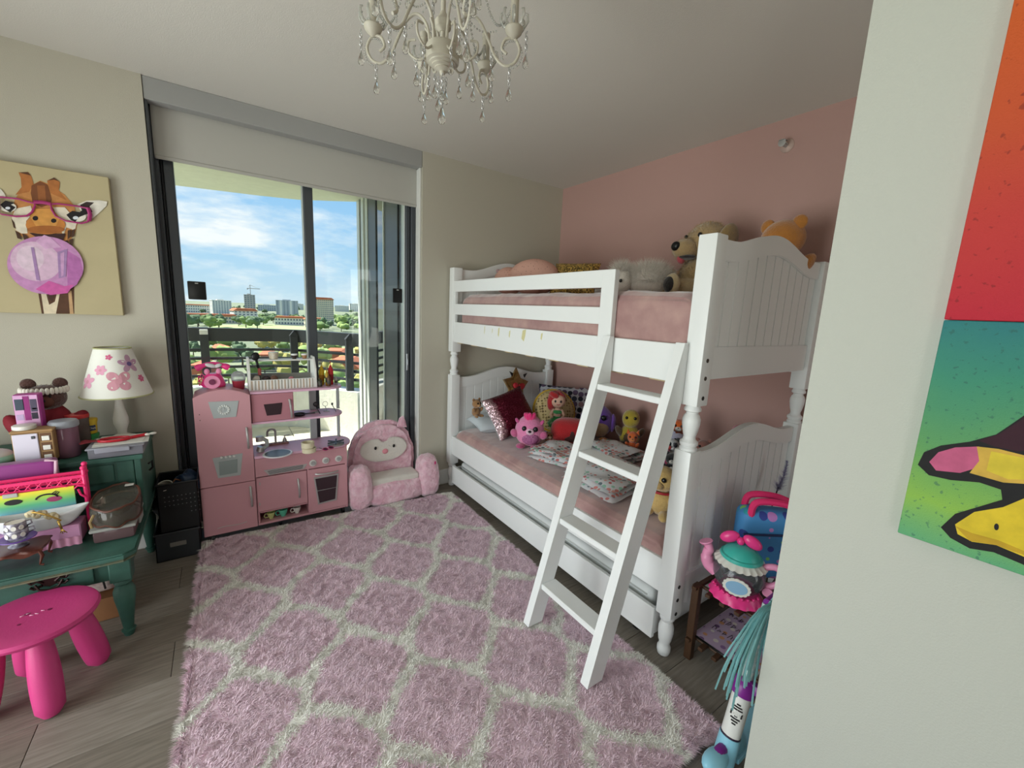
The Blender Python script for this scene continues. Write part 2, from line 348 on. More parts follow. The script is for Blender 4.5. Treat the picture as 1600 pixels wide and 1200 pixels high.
# ================================================================ CITY BELOW THE BALCONY
GZ = -31.0
m_grass = mat('distant_grass', '858c70', .95, col2='6c755e', vs=.02)
o = B().prism(ell(0, 0, 5200, 5200, 48), GZ-2, GZ, 'z').obj('ground', m_grass, None, smooth=False); props(o, 'green town ground far below the balcony', kind='structure')
o = B().prism([tuple(at(u, v, 'z', GZ+.3)[:2]) for u, v in ((300, 516), (345, 508), (420, 507), (470, 510), (500, 514), (470, 519), (330, 520))], GZ, GZ+.3, 'z').obj('fairway', mat('fairway_grass', 'a9b87c', .95, var=.15, vs=.03), None, smooth=False); props(o, 'bright green golf fairway between the trees', kind='structure')
o = B().prism([tuple(at(u, v, 'z', GZ+.3)[:2]) for u, v in ((490, 545), (560, 541), (565, 552), (495, 556))], GZ, GZ+.3, 'z').obj('fairway', MATS['fairway_grass'], None, smooth=False); props(o, 'bright green lawn seen below the top rail', kind='structure')
m_cw = mat('city_white', 'e2ded2', .9); TP = []; m_cg = mat('city_grey', 'b4b8ba', .9); m_cc = mat('city_cream', 'd9ccb0', .9); m_cr = mat('city_red_roof', 'c4714f', .9, var=.2, vs=.2); m_cwin = mat('city_window', '5d6d78', .4); m_cdk = mat('city_concrete', 'b0aba2', .9)
def bld(name, lab, u0, u1, vb, vt, dep, wallm, roof=None, nx=8, nz=8, twist=0, rh=3, band=None):
    um = (u0+u1)/2; p = at(um, vb, 'z', GZ); d = (p-CAM); dist = d.length
    fw = ROT.to_matrix() @ V((0, 0, -1)); depth = d.dot(fw); W = depth*(u1-u0)/FPX*.97
    top = at(um, vt, 'x', p.x) if abs(d.x) > abs(d.y) else at(um, vt, 'y', p.y); h = max(top.z-GZ, 4)
    rz = math.atan2(d.y, d.x)-PI/2+R(twist)
    TP.append((V((p.x, p.y, GZ))+V((d.x, d.y, 0)).normalized()*dep/2, max(W, dep)*.62)); t = thing(name, lab, 'building', (p.x, p.y, GZ), rz)
    B().box((-W/2, 0, 0), (W/2, dep, h)).obj('wall', wallm, t, smooth=False)
    b = B(); cw = W/nx; ch = h/nz
    for i in range(nx):
        for j in range(nz): b.box((-W/2+cw*(i+.22), -.15, ch*(j+.3)), (-W/2+cw*(i+.78), .2, ch*(j+.78)))
    nd = max(2, int(dep/cw))
    for i in range(nd):
        for j in range(nz):
            for s in (-1, 1): b.box((s*W/2-.15, dep/nd*(i+.25), ch*(j+.3)), (s*W/2+.15, dep/nd*(i+.75), ch*(j+.78)))
    b.obj('windows', m_cwin, t, smooth=False, kind='stuff')
    if roof == 'hip':
        o_ = 1.2; B().prism([(-W/2-o_, h), (W/2+o_, h), (W/2-rh, h+rh), (-W/2+rh, h+rh)], -o_, dep+o_, 'y').obj('roof', m_cr, t, smooth=False)
    else:
        B().box((-W/2-.4, -.4, h), (W/2+.4, dep+.4, h+.9)).obj('parapet', wallm, t, smooth=False); B().box((-W*.2, dep*.3, h), (W*.15, dep*.7, h+3)).obj('roof_plant', wallm, t, smooth=False)
    if band:
        for k in range(band): B().box((-W/2+W*(k+.5)/band-W*.05, -.8, 0), (-W/2+W*(k+.5)/band+W*.05, .2, h)).obj('pilaster', m_cw, t, smooth=False)
    return t, W, h
bld('hotel_tower', 'cream hotel tower with red roof, right of the door stile', 492, 522, 508, 468, 22, m_cc, 'hip', 10, 13, 18, 3)
bld('office_tower', 'grey and white office tower left of the door stile', 433, 462, 494, 470, 25, m_cg, None, 6, 12, -12, band=2)
bld('apartment_block', 'stepped white apartment block left of the crane', 335, 361, 491, 470, 22, m_cw, None, 7, 9, 14)
t, W_, h_ = bld('unfinished_tower', 'unfinished concrete tower below the crane', 384, 399, 491, 461, 16, m_cdk, None, 4, 10, 0)
tc_ = thing('tower_crane', 'thin tower crane over the unfinished tower', 'crane', t.location+V((4, 30, 0)), t.rotation_euler.z)
B().box((-.7, -.7, 0), (.7, .7, h_+24)).obj('mast', m_cdk, tc_, smooth=False); B().box((-6, -.6, h_+15), (20, .6, h_+16.5)).obj('jib', m_cdk, tc_, smooth=False); B().box((-7, -1, h_+13), (-4, 1, h_+15)).obj('counterweight', m_cdk, tc_, smooth=False)
B().prism([(-6, h_+16.5), (0, h_+24), (18, h_+16.5), (0, h_+23)], -.2, .2, 'y').obj('stay', m_cdk, tc_, smooth=False)
bld('long_hall', 'long pale hall with pitched roof at the left', 288, 330, 489, 477, 20, m_cw, 'hip', 14, 3, 0, 2)
bld('arcade_house', 'long white arcade building above the dark trees', 288, 366, 505, 494, 14, m_cc, 'hip', 18, 2, 4, 3)
bld('red_roof_house', 'white house with orange red roof below the crane', 368, 402, 501, 486, 16, m_cw, 'hip', 6, 4, 20, 4)
bld('low_villa', 'low white villa with red roof beside the fairway', 432, 474, 508, 497, 12, m_cw, 'hip', 10, 2, -4, 2.5)
bld('side_villa', 'small cream villa at the foot of the hotel tower', 478, 506, 511, 499, 10, m_cc, 'hip', 6, 2, 10, 2)
bld('far_flats', 'far white flats near the right edge of the view', 524, 545, 487, 478, 30, m_cw, None, 7, 4, 0)
bld('far_flats', 'far white flats with a taller end block', 547, 566, 487, 475, 30, m_cw, None, 6, 5, 8)
bld('far_flats', 'tiny pale flats on the horizon right of the office tower', 463, 474, 484, 475, 30, m_cw, None, 5, 4, 0)
bld('far_flats', 'low grey flats on the horizon left of the office tower', 405, 430, 486, 477, 30, m_cg, None, 8, 3, 0)
for u0, u1, vb, vt, lab in ((505, 560, 592, 576, 'near red tiled roof behind the right railing post'), (497, 545, 571, 560, 'red tiled roof below the fairway, second row'), (395, 440, 580, 568, 'red tiled roof among trees behind the toy stand'), (340, 372, 565, 556, 'small red roof among trees left of the toy stand'), (296, 318, 603, 590, 'red roof low at the left end of the railing')):
    bld('roof_house', lab, u0, u1, vb, vt, 14, m_cc, 'hip', 5, 2, rnd.uniform(-20, 20), 4)
m_tr = [mat('leaves_%s' % n, a, .9, col2=b, vs=.9) for n, a, b in (('deep', '5a7050', '43583c'), ('mid', '748a52', '566c40'), ('bright', '9db066', '748a4a'), ('gold', 'bfae62', '8e8c50'))]
m_trunk = mat('distant_trunk', '6b5a48', .9)
def tree_proto(seed, wide):
    r_ = random.Random(seed); b = B()
    for k in range(9):
        a = r_.uniform(0, 6.28); q = r_.uniform(0, .62)*wide
        b.sph((q*math.cos(a), q*math.sin(a), r_.uniform(.5, .95)), (r_.uniform(.26, .42)*wide,)*2+(r_.uniform(.2, .32),), n=9, k=7)
    b.noise(.13, 5, seed)
    return b
pro = []
for k in range(8):
    crown = tree_proto(k, .75+.2*(k % 3)).obj('crown', m_tr[k % 4]); trunk = B().cyl((0, 0, 0), (0, 0, .6), .05, .03, 6).obj('trunk', m_trunk); pro.append((crown, trunk))
kinds = ['dark green broadleaf tree in the town below', 'mid green broadleaf tree in the town below', 'bright green broadleaf tree in the town below', 'golden leaved tree in the town below']
def tree(u, v, hgt, k):
    p = at(u, v, 'z', GZ); rad = hgt*(.95, 1.2, 1.45)[k % 3]*.62
    if any((p-q).length < rad+r for q, r in TP): return
    TP.append((p, rad)); t = thing('tree', kinds[k % 4], 'tree', p, rnd.uniform(0, 6.28), group='trees below the balcony, %s' % ('dark', 'mid', 'bright', 'golden')[k % 4])
    t.scale = (hgt, hgt, hgt*rnd.uniform(.85, 1.15))
    for c in pro[k]:
        n = c.copy(); C.objects.link(n); n.parent = t
for i in range(34): tree(rnd.uniform(284, 345) if i % 3 else rnd.uniform(362, 412), rnd.uniform(508, 516), rnd.uniform(9, 13), rnd.choice((0, 4, 0, 1)))
for i in range(46): tree(rnd.uniform(488, 570), rnd.uniform(494, 520), rnd.uniform(8, 13), rnd.choice((1, 2, 5, 6, 0)))
for i in range(24): tree(rnd.uniform(405, 475), rnd.uniform(498, 507), rnd.uniform(7, 10), rnd.choice((0, 4, 1)))
for i in range(60): tree(rnd.uniform(280, 570), 480+7*rnd.random()**2+4, rnd.uniform(8, 12), rnd.choice((0, 4)))
for i in range(120): tree(rnd.uniform(270, 575), rnd.uniform(540, 625), rnd.uniform(6, 10), rnd.choice((0, 1, 2, 3, 5, 6, 7, 7)))
for i in range(14): tree(rnd.uniform(480, 570), rnd.uniform(560, 640), rnd.uniform(7, 10), rnd.choice((1, 2, 6)))
for c, t_ in pro: bpy.data.objects.remove(c); bpy.data.objects.remove(t_)
# ================================================================ BUNK BED
XB, XF = -1.08, -.06; YH, YF = -.02, -2.092; PW = .072
m_bed = mat('white_lacquer', 'eceeed', .38, spec=.45)
m_bolt = mat('dark_bolt', '5a5750', .4, metal=.8)
m_hole = mat('bolt_hole', '2a2826', .7)
bed = thing('bunk_bed', 'white wooden twin bunk bed with turned posts and beadboard ends', 'bed', ((XB+XF)/2, (YH+YF)/2, 0), world=True)
def turned(b, cx, cy, z0, z1, prof):
    b.lathe([(r, z0+(z1-z0)*t) for r, t in prof], (cx, cy, 0), 24)
P1 = [(.033, 0), (.033, .06), (.028, .09), (.034, .13), (.034, .19), (.024, .24), (.022, .3), (.028, .42), (.033, .58), (.033, .68), (.028, .76), (.022, .8), (.022, .83), (.031, .86), (.031, .91), (.026, .95), (.026, 1)]
P0 = [(.016, 0), (.024, .02), (.028, .1), (.028, .18), (.022, .24), (.022, .29), (.027, .36), (.031, .52), (.031, .66), (.025, .76), (.022, .8), (.030, .86), (.032, .92), (.028, .97), (.028, 1)]
posts = {}
for nx, x in ((0, XB), (1, XF-PW)):
    for ny, y in ((0, YF), (1, YH-PW)):
        b = B(); cx, cy = x+PW/2, y+PW/2
        turned(b, cx, cy, 0, .197, P0); b.box((x, y, .193), (x+PW, y+PW, .91), .006, 2)
        turned(b, cx, cy, .908, 1.092, P1); b.box((x, y, 1.088), (x+PW, y+PW, 1.712), .006, 2)
        posts[nx, ny] = b.obj('post', m_bed, bed)
for z in (1.262, 1.195, 1.12, .335, .275, .212):
    x = XB+.034; B().cyl((x, YF-.0015, z), (x, YF+.004, z), .008, n=12).obj('bolt', m_bolt if z > 1.15 else m_hole, posts[0, 0])
x0, x1 = XB+PW, XF-PW; xm = (x0+x1)/2; hw = (x1-x0)/2
def bump(x, wd=.84):
    t = abs(x-xm)/hw/wd
    return .5*(1+math.cos(PI*t)) if t < 1 else 0
xs = [x0+(x1-x0)*i/36 for i in range(37)]
def end_panel(nm, y, zb0, zb1, zi, zo, rise, d):
    """d: +1 boards face +y (head), -1 face -y (foot)"""
    yc = y
    e = B().prism([(x, zo+rise*bump(x)) for x in xs]+[(x, zi+rise*.95*bump(x, .88)) for x in xs[::-1]], yc-.018, yc+.018, 'y', bev=.003).obj(nm, m_bed, bed, ang=35)
    B().prism([(x0, zb0), (x1, zb0), (x1, zb1), (x0, zb1)], yc-.018, yc+.018, 'y', bev=.003).obj('bottom_rail', m_bed, e, smooth=False)
    n = 12; wd = (x1-x0)/n
    for i in range(n):
        a, c = x0+i*wd+.0016, x0+(i+1)*wd-.0016; pts = [a+(c-a)*k/5 for k in range(6)]
        B().prism([(a, zb1-.004), (c, zb1-.004)]+[(x, zi+.006+rise*.95*bump(x, .88)) for x in pts[::-1]], yc-.006, yc+.006, 'y', bev=.0025).obj('beadboard', m_bed, e, smooth=False)
    B().prism([(x0, zb1-.004), (x1, zb1-.004)]+[(x, zi+.004+rise*.95*bump(x, .88)) for x in xs[::-1]], yc-.0025, yc+.0025, 'y').obj('backing', m_bed, e, smooth=False)
yf = YF+.036; yh = YH-.036
end_panel('footboard', yf, 1.185, 1.31, 1.627, 1.703, .065, -1); end_panel('footboard', yf, .215, .355, .815, .893, .066, -1)
end_panel('headboard', yh, 1.185, 1.31, 1.627, 1.703, .085, 1); end_panel('headboard', yh, .215, .355, .81, .888, .066, 1)
ya, yb = YH-PW, YF+PW
def rail(n, y0, y1, z0, z1, xx=XB, th=.026, p=bed): return B().box((xx, y0, z0), (xx+th, y1, z1), .004, 2).obj(n, m_bed, p, smooth=False)
ur = rail('side_rail', yb, ya, 1.165, 1.315, XB+.006); rail('side_rail', yb, ya, .277, .425, XB+.012)
rail('side_rail', yb, ya, 1.165, 1.315, XF-.034); rail('side_rail', yb, ya, .277, .425, XF-.034)
g = rail('guard_rail', -1.64, ya, 1.535, 1.614); rail('guard_rail', -1.64, ya, 1.37, 1.448); rail('guard_stile', -1.645, -1.568, 1.165, 1.613, XB-.004, .03); rail('guard_stile', ya-.02, ya, 1.165, 1.613, XB+.004, .024)
gb = rail('guard_rail', yb, ya, 1.535, 1.614, XF-.032)
m_glue = mat('glue_stain', 'd6cf9c', .7)
for u, v, w_, h_ in ((757, 516, .008, .055), (769, 517, .007, .03), (779, 519, .018, .06), (796, 522, .014, .045), (818, 524, .04, .07), (846, 526, .016, .04)):
    p = at(u, v, 'x', XB+.005); B().prism([(p.y-w_/2, p.z+h_/2), (p.y+w_*.3, p.z+h_*.4), (p.y+w_/2, p.z-h_*.3), (p.y-w_*.1, p.z-h_/2), (p.y-w_*.4, p.z)], XB+.0056, XB+.0065, 'x').obj('sticker_residue', m_glue, ur, smooth=False)
for z in (1.155, .30):
    for k in range(9):
        y = yb+.1+k*.22; B().box((XB+.04, y, z), (XF-.04, y+.08, z+.018), .002).obj('slat', mat('pine_slat', 'c8b48c', .7), bed, smooth=False)
# ---- ladder
lad = thing('bed_ladder', 'white wooden ladder leaning on the bunk bed', 'ladder', (-1.44, -1.83, .02), world=True)
k = .2815
for y0 in (-2.033, -1.668):
    B().prism([(-1.476, .036), (-1.398, .036), (-1.083, 1.11), (-1.083, 1.322), (-1.108, 1.322)], y0, y0+.038, 'x' if 0 else 'y').obj('stile', m_bed, lad, smooth=False)
lad.children[0].name = 'stile'
for z in (.225, .517, .815, 1.112):
    xf = -1.476+(z-.02)*k
    B().box((xf+.004, -1.996, z-.026), (min(xf+.084, -1.086), -1.667, z), .003).obj('rung', m_bed, lad, smooth=False)
# ---- trundle
tr = thing('trundle_bed', 'long white trundle bed base on the floor under the bunk bed', 'trundle bed', (-.6, -1.06, 0), world=True)
B().box((XB+.002, -2.012, .052), (XB+.024, -.125, .195), .003).obj('drawer_front', m_bed, tr, smooth=False)
B().box((XB+.024, -2.008, .06), (-.14, -1.99, .18), .002).obj('drawer_side', m_bed, tr, smooth=False)
B().box((XB+.024, -.146, .06), (-.14, -.128, .18), .002).obj('drawer_side', m_bed, tr, smooth=False)
B().box((-.14, -2.008, .06), (-.12, -.128, .18), .002).obj('drawer_back', m_bed, tr, smooth=False)
B().box((XB+.024, -1.99, .055), (-.14, -.146, .066)).obj('drawer_bottom', m_bed, tr, smooth=False)
for x in (XB+.06, -.18):
    for y in (-1.9, -.25): B().cyl((x-.012, y, .027), (x+.012, y, .027), .027, n=14).obj('caster', m_blk, tr)
m_sheet = mat('white_sheet', 'd9dcdb', .8, bump=.15, bs=40)
mt = thing('trundle_mattress', 'thin white sheeted mattress inside the trundle drawer', 'mattress', (-.6, -1.06, .066), world=True)
B().box((XB+.05, -1.97, .067), (-.16, -.17, .235), .035, 3).noise(.004, 9).obj('mattress_body', m_sheet, mt)
B().tube([(XB+.052, -1.94, .2), (XB+.052, -.2, .2)], .005).obj('piping', mat('sheet_piping', 'b9bbb8', .8), mt)
# ---- mattresses and velvet blankets
m_vel = mat('dusty_rose_velvet', '9f7775', .62, col2='b8938c', vs=9, sheen=.9, bump=.35, bs=16)
for nm, z0, z1, lab, labb in (('top', 1.175, 1.515, 'white mattress under the rose blanket on the top bunk', 'dusty rose velvet blanket spread over the top bunk mattress'), ('low', .32, .485, 'white mattress under the rose blanket on the lower bunk', 'dusty rose velvet blanket spread over the lower bunk mattress')):
    yh0 = -.16 if nm == 'top' else -.105
    t = thing('mattress', lab, 'mattress', (-.57, -1.05, z0), world=True, group='bunk mattresses')
    B().box((-1.035, -2.0, z0), (-.105, yh0, z1-.012), .04, 3).obj('mattress_body', m_sheet, t)
    B().tube([(-1.036, -1.96, z1-.06), (-1.036, yh0-.04, z1-.06)], .005).obj('piping', mat('sheet_piping', 'b9bbb8', .8), t)
    t = thing('blanket', labb, 'blanket', (-.57, -1.05, z1), world=True, group='bunk blankets')
    prof = [(-1.047, z0+.07), (-1.049, z1-.10), (-1.047, z1-.05), (-1.038, z1-.018), (-1.01, z1), (-.95, z1+.006), (-.57, z1+.01), (-.2, z1+.006), (-.115, z1-.005), (-.097, z1-.04), (-.095, z1-.14)]
    yend = -2.006; ys = yh0-.02
    def f(u, v, z1=z1, prof=prof, ys=ys, yend=yend, nm=nm):
        s = u*(len(prof)-1); i = min(int(s), len(prof)-2); a = s-i
        x = prof[i][0]*(1-a)+prof[i+1][0]*a; z = prof[i][1]*(1-a)+prof[i+1][1]*a
        y = ys+(yend-ys)*v; e = min(v, 1-v)*(ys-yend)
        if e < .05: z -= .03*(1-e/.05)**2
        q = V((x*2.2, y*2.2, z*3)); n1 = noise.noise(q*1.5+V((3, 1, 0)))+.6*noise.noise(q*3.7)+.3*abs(noise.noise(q*8))
        side = 1 if z < z1-.03 else 0
        z += n1*(.010 if not side else .003); x += n1*(.004 if side else 0)-(.006 if side else 0)
        if nm == 'top' and side and x < -.9: x = max(x, -1.051)
        return (x, y, z)
    B().grid(f, 61, 130).obj('cloth', m_vel, t, ang=80)
# ================================================================ RUG
m_rp = [mat('rug_pink_pile', 'eed3df', .9, var=.10, vs=70), mat('rug_cream_pile', 'f4f2ea', .9, var=.05, vs=70)]
rc = [V((-2.668, -.150)), V((-1.150, -.235)), V((-1.185, -2.372)), V((-2.715, -2.300))]   # corners: far left, far right, near right, near left
rug = thing('shaggy_rug', 'pink shaggy rug with a cream trellis pattern', 'rug', (-1.93, -1.26, 0), world=True)
def rugp(a, b): return rc[0]*(1-a)*(1-b)+rc[1]*a*(1-b)+rc[2]*a*b+rc[3]*(1-a)*b
DX, DY = .3875, .2965
def cream(x, y):
    """x, y arrays -> True on the cream trellis"""
    x = x+.006*np.sin(y*31)+.005*np.sin(x*47+y*13); y = y+.006*np.sin(x*37)
    ds = []
    jr = np.round((y+.607)/DY)
    for dj in (-1, 0, 1):
        j = jr+dj; o = np.where(np.mod(j, 2) == 0, 0, DX/2)
        i = np.round((x+2.345-o)/DX)
        for di in (-1, 0, 1):
            cx, cy = -2.345+o+(i+di)*DX, -.607+j*DY
            ds.append(np.sqrt(((x-cx)*1.06)**2+((y-cy)*.86)**2))
    ds = np.sort(np.stack(ds), 0); e = (ds[1]-ds[0])
    return e < .040+.012*(np.clip((ds[2]-ds[0])/.08, 0, 1) < .6)
b = B(); b.prism([tuple(rugp(*q)) for q in ((.004, .003), (.996, .003), (.996, .997), (.004, .997))], .001, .012, 'z').obj('backing', mat('rug_backing', 'c9b4b8', .9), rug, smooth=False)
nu, nv = 150, 210
gu, gv = np.meshgrid(np.linspace(0, 1, nu+1), np.linspace(0, 1, nv+1), indexing='ij')
def rugxy(a, b_): return tuple(rc[0][k]*(1-a)*(1-b_)+rc[1][k]*a*(1-b_)+rc[2][k]*a*b_+rc[3][k]*(1-a)*b_ for k in (0, 1))
gx, gy = rugxy(gu, gv); rs = np.random.RandomState(3)
edge = np.minimum(np.minimum(gu, 1-gu)*1.52, np.minimum(gv, 1-gv)*2.13)
def hgt(x, y): return .021+.003*np.sin(x*23+1.3*np.sin(y*9))*np.sin(y*19)
gz = np.where(edge < .006, .012, hgt(gx, gy)+rs.rand(*gx.shape)*.003)
off = V((-1.93, -1.26, 0)); co = np.stack([gx-off.x, gy-off.y, gz], -1).reshape(-1, 3)
idx = np.arange((nu+1)*(nv+1)).reshape(nu+1, nv+1)
q = np.stack([idx[:-1, :-1], idx[1:, :-1], idx[1:, 1:], idx[:-1, 1:]], -1).reshape(-1, 4)
cxx = (gx[:-1, :-1]+gx[1:, 1:])/2; cyy = (gy[:-1, :-1]+gy[1:, 1:])/2; mi = cream(cxx, cyy).astype(np.int32).reshape(-1)
def npmesh(name, co, faces, mi, mats, parent, kind=None):
    me = bpy.data.meshes.new(name); k = faces.shape[1]
    me.vertices.add(len(co)); me.vertices.foreach_set('co', co.astype(np.float32).ravel())
    me.loops.add(faces.size); me.loops.foreach_set('vertex_index', faces.astype(np.int32).ravel())
    me.polygons.add(len(faces)); me.polygons.foreach_set('loop_start', np.arange(0, faces.size, k, dtype=np.int32))
    for m_ in mats: me.materials.append(m_)
    me.polygons.foreach_set('material_index', mi.astype(np.int32)); me.polygons.foreach_set('use_smooth', np.ones(len(faces), bool)); me.update(calc_edges=True)
    o = bpy.data.objects.new(name, me); C.objects.link(o); o.parent = parent
    if kind: o['kind'] = kind
    return o
npmesh('pile_ground', co, q, mi, m_rp, rug)
NB = 260000
a_, b_ = rs.rand(NB), rs.rand(NB)
nn = 36000   # denser fringe on the edges
sd = rs.randint(0, 4, nn); tpos = rs.rand(nn); inn = rs.rand(nn)*.008
a_ = np.concatenate([a_, np.where(sd == 0, inn, np.where(sd == 1, 1-inn, tpos))]); b_ = np.concatenate([b_, np.where(sd == 2, inn, np.where(sd == 3, 1-inn, tpos))])
bx, by = rugxy(a_, b_); mi = cream(bx+rs.randn(len(bx))*.004, by+rs.randn(len(bx))*.004).astype(np.int32)
ln = .021+.014*rs.rand(len(bx)); clump = np.sin(bx*61+np.sin(by*43)*2)*1.3+np.sin(by*57+np.sin(bx*39)*2)*1.3
ang = clump*1.2+rs.randn(len(bx))*.9; lean = .35+.75*rs.rand(len(bx))
ex = np.where(a_ < .008, -1, np.where(a_ > .992, 1, 0)); ey = np.where(b_ < .008, 1, np.where(b_ > .992, -1, 0))
dx, dy = np.cos(ang)*lean+ex*.9, np.sin(ang)*lean+ey*.9; nl = np.sqrt(dx*dx+dy*dy+1); dx, dy, dz = dx/nl, dy/nl, 1/nl
bz = hgt(bx, by)-.008; wx, wy = -np.sin(ang)*.0013, np.cos(ang)*.0013
root = np.stack([bx-off.x, by-off.y, bz], -1); sw = np.stack([wx, wy, wx*0], -1); dr = np.stack([dx, dy, dz], -1); ln_ = ln[:, None]
midp = root+dr*ln_*.55; tip = midp+(dr+np.stack([dx, dy, -dz*.7], -1))*ln_*.35
vv = np.stack([root-sw, root+sw, midp+sw*.8, midp-sw*.8, tip], 1).reshape(-1, 3); base = np.arange(len(bx))*5
fa = np.stack([base, base+1, base+2, base, base+2, base+3, base+3, base+2, base+4], -1).reshape(-1, 3)
npmesh('pile', vv, fa, np.repeat(mi, 3), m_rp, rug, 'stuff')
# ================================================================ PLAY KITCHEN
m_kp = mat('kitchen_pink', 'cb969e', .45); m_kt = mat('kitchen_top_lilac', 'e3b6cd', .4); m_ks = mat('kitchen_silver', 'b9b8b6', .35, metal=.55); m_kg = mat('kitchen_grey_paint', 'aeb4b4', .5); m_kd = mat('oven_dark', '3a2a30', .25); m_kw = mat('oven_glass', '8d9a98', .15)
KF, KB = -.150, .092
kt = thing('play_kitchen', 'pink wooden play kitchen with fridge, sink and oven by the balcony door', 'toy kitchen', (-2.27, -.03, 0), world=True)
def kb(n, a, b, m=m_kp, bev=.003, p=kt): return B().box(a, b, bev).obj(n, m, p, smooth=False)
fx0, fx1 = -2.662, -2.398
def ftop(x): t = (x-(fx0+fx1)/2)/((fx1-fx0)/2); return .868+.04*(1-t*t)
fxs = [fx0+(fx1-fx0)*i/16 for i in range(17)]
B().prism([(fx0, .05), (fx1, .05)]+[(x, ftop(x)-.004) for x in fxs[::-1]], KF+.016, KB, 'y').obj('fridge_body', m_kp, kt, smooth=False)
d1 = B().prism([(fx0, .349), (fx1-.001, .349)]+[(x, ftop(x)) for x in fxs[::-1]], KF, KF+.014, 'y', bev=.002).obj('fridge_door', m_kp, kt, smooth=False)
d2 = B().prism([(fx0, .052), (fx1-.001, .052), (fx1-.001, .345), (fx0, .345)], KF, KF+.014, 'y', bev=.002).obj('freezer_door', m_kp, kt, smooth=False)
def handle(p0, p1, par, r=.006, out=.022):
    p0, p1 = V(p0), V(p1); b = B(); n = 8
    b.tube([p0.lerp(p1, i/n)+V((0, -out*(1-abs(2*i/n-1)**3), 0)) for i in range(n+1)], r, 8); return b.obj('handle', m_ks, par)
def q(u, v, y=KF): return at(u, v, 'y', y)
def plate(poly, m, par, n='plate', th=.003, y=KF): return B().prism([(q(u, v, y).x, q(u, v, y).z) for u, v in poly], y-th, y+.001, 'y', bev=.0008).obj(n, m, par, smooth=False)
e = plate([(325, 628), (373, 626), (369, 651), (334, 654)], m_kg, d1, 'clock_plate')
c = q(350, 640); b = B()
for i in range(14): a = 2*PI*i/14; b.sph((c.x+.024*math.cos(a), KF-.004, c.z+.024*math.sin(a)), (.0055, .003, .0055), n=8, k=6)
b.tube([(c.x+.018*math.cos(a), KF-.004, c.z+.018*math.sin(a)) for a in (2*PI*i/24 for i in range(24))], .002, 6, True); b.box((c.x-.001, KF-.006, c.z-.001), (c.x+.001, KF-.003, c.z+.014)); b.box((c.x-.001, KF-.006, c.z-.001), (c.x+.010, KF-.003, c.z+.001))
b.obj('clock_dial', mat('clock_white', 'd5d8d4', .5), e)
e = plate([(332, 716), (379, 708), (376, 742), (341, 747)], m_kg, d1, 'dispenser_plate')
plate([(342, 722), (371, 717), (371, 738), (343, 743)], m_kw, e, 'dispenser_window', .0045)
for u, v in ((346, 714), (353, 713.5), (359.5, 712.5), (365.5, 712)): p = q(u, v); B().cyl((p.x, KF-.012, p.z), (p.x, KF-.002, p.z), .006, n=12).obj('dispenser_button', m_trimw, e)
p0, p1 = q(385, 668), q(388.5, 700); handle(p0, p1, d1); p0, p1 = q(391, 760), q(394, 791); handle(p0, p1, d2)
for u, v in ((311.5, 648), (312.5, 657)): p = q(u, v); B().cyl((p.x, KF-.001, p.z), (p.x, KF+.003, p.z), .0025, n=8).obj('screw', m_bolt, d1)
p0, p1 = q(340, 826), q(386, 815); B().tube([p0.lerp(p1, i/6)+V((0, -.001, .004*math.sin(i*1.1))) for i in range(7)], .0018, 5).obj('scuff', m_ks, d2)
# lower cabinet
cx0, cx1 = -2.396, -1.872; zc = .492
kb('cabinet_side', (cx0, KF+.014, .05), (cx0+.012, KB, zc)); kb('cabinet_side', (cx1-.014, KF+.001, .05), (cx1, KB, zc)); kb('cabinet_bottom', (cx0, KF+.004, .05), (cx1-.014, KB, .064)); kb('cabinet_back', (cx0, KB-.008, .064), (cx1-.014, KB, zc))
kb('cabinet_shelf', (cx0+.012, KF+.006, .128), (-2.118, KB-.008, .138)); kb('cabinet_divider', (-2.116, KF+.001, .064), (-2.104, KB-.008, .4))
cpn = kb('control_panel', (cx0, KF, .362), (cx1, KF+.014, zc-.014))
dr = kb('cabinet_door', (cx0+.003, KF, .141), (-2.119, KF+.013, .357))
handle(q(465.5, 748), q(468, 777), dr)
for v in (756, 788): p = q(405, v); B().box((p.x, KF-.003, p.z-.009), (p.x+.006, KF+.004, p.z+.009), .001).obj('hinge', m_ks, dr)
od = kb('oven_door', (-2.112, KF-.001, .066), (cx1-.001, KF+.013, .357))
plate([(490, 746), (529, 739), (526, 781), (497, 788)], m_ks, od, 'window_frame', .004, KF-.002)
plate([(492.5, 748), (526.5, 742), (523.5, 779), (499, 785.5)], m_kd, od, 'oven_window', .0055, KF-.002)
p0, p1 = q(495, 766.5), q(525, 760.5); B().tube([p0+V((0, -.0085, 0)), p1+V((0, -.0085, 0))], .0014, 6).obj('oven_rack', m_ks, od)
handle(q(493, 741), q(528, 735.5), od, .006, .02)
e = plate([(412, 735), (480, 724.5), (475, 732.5), (420, 742.5)], m_ks, cpn, 'vent_plate', .003)
b = B()
for k in range(4):
    u = [(418+k, 736.3+k*1.4), (474-k*.6, 726.6+k*1.6)]; b.tube([q(*u[0])+V((0, -.0035, 0)), q(*u[1])+V((0, -.0035, 0))], .0012, 5)
b.obj('vent_slots', m_alu, e)
for u, v in ((489, 723.5), (509, 719.5), (529, 716.5)):
    p = q(u, v); kn = B().cyl((p.x, KF-.005, p.z), (p.x, KF, p.z), .020, .022, 20).obj('knob', m_trimw, cpn); B().cyl((p.x, KF-.010, p.z), (p.x, KF-.004, p.z), .013, .014, 16).obj('knob_cap', m_ks, kn); B().box((p.x-.010, KF-.015, p.z-.003), (p.x+.010, KF-.009, p.z+.003), .001, M=None).obj('knob_grip', m_kg, kn)
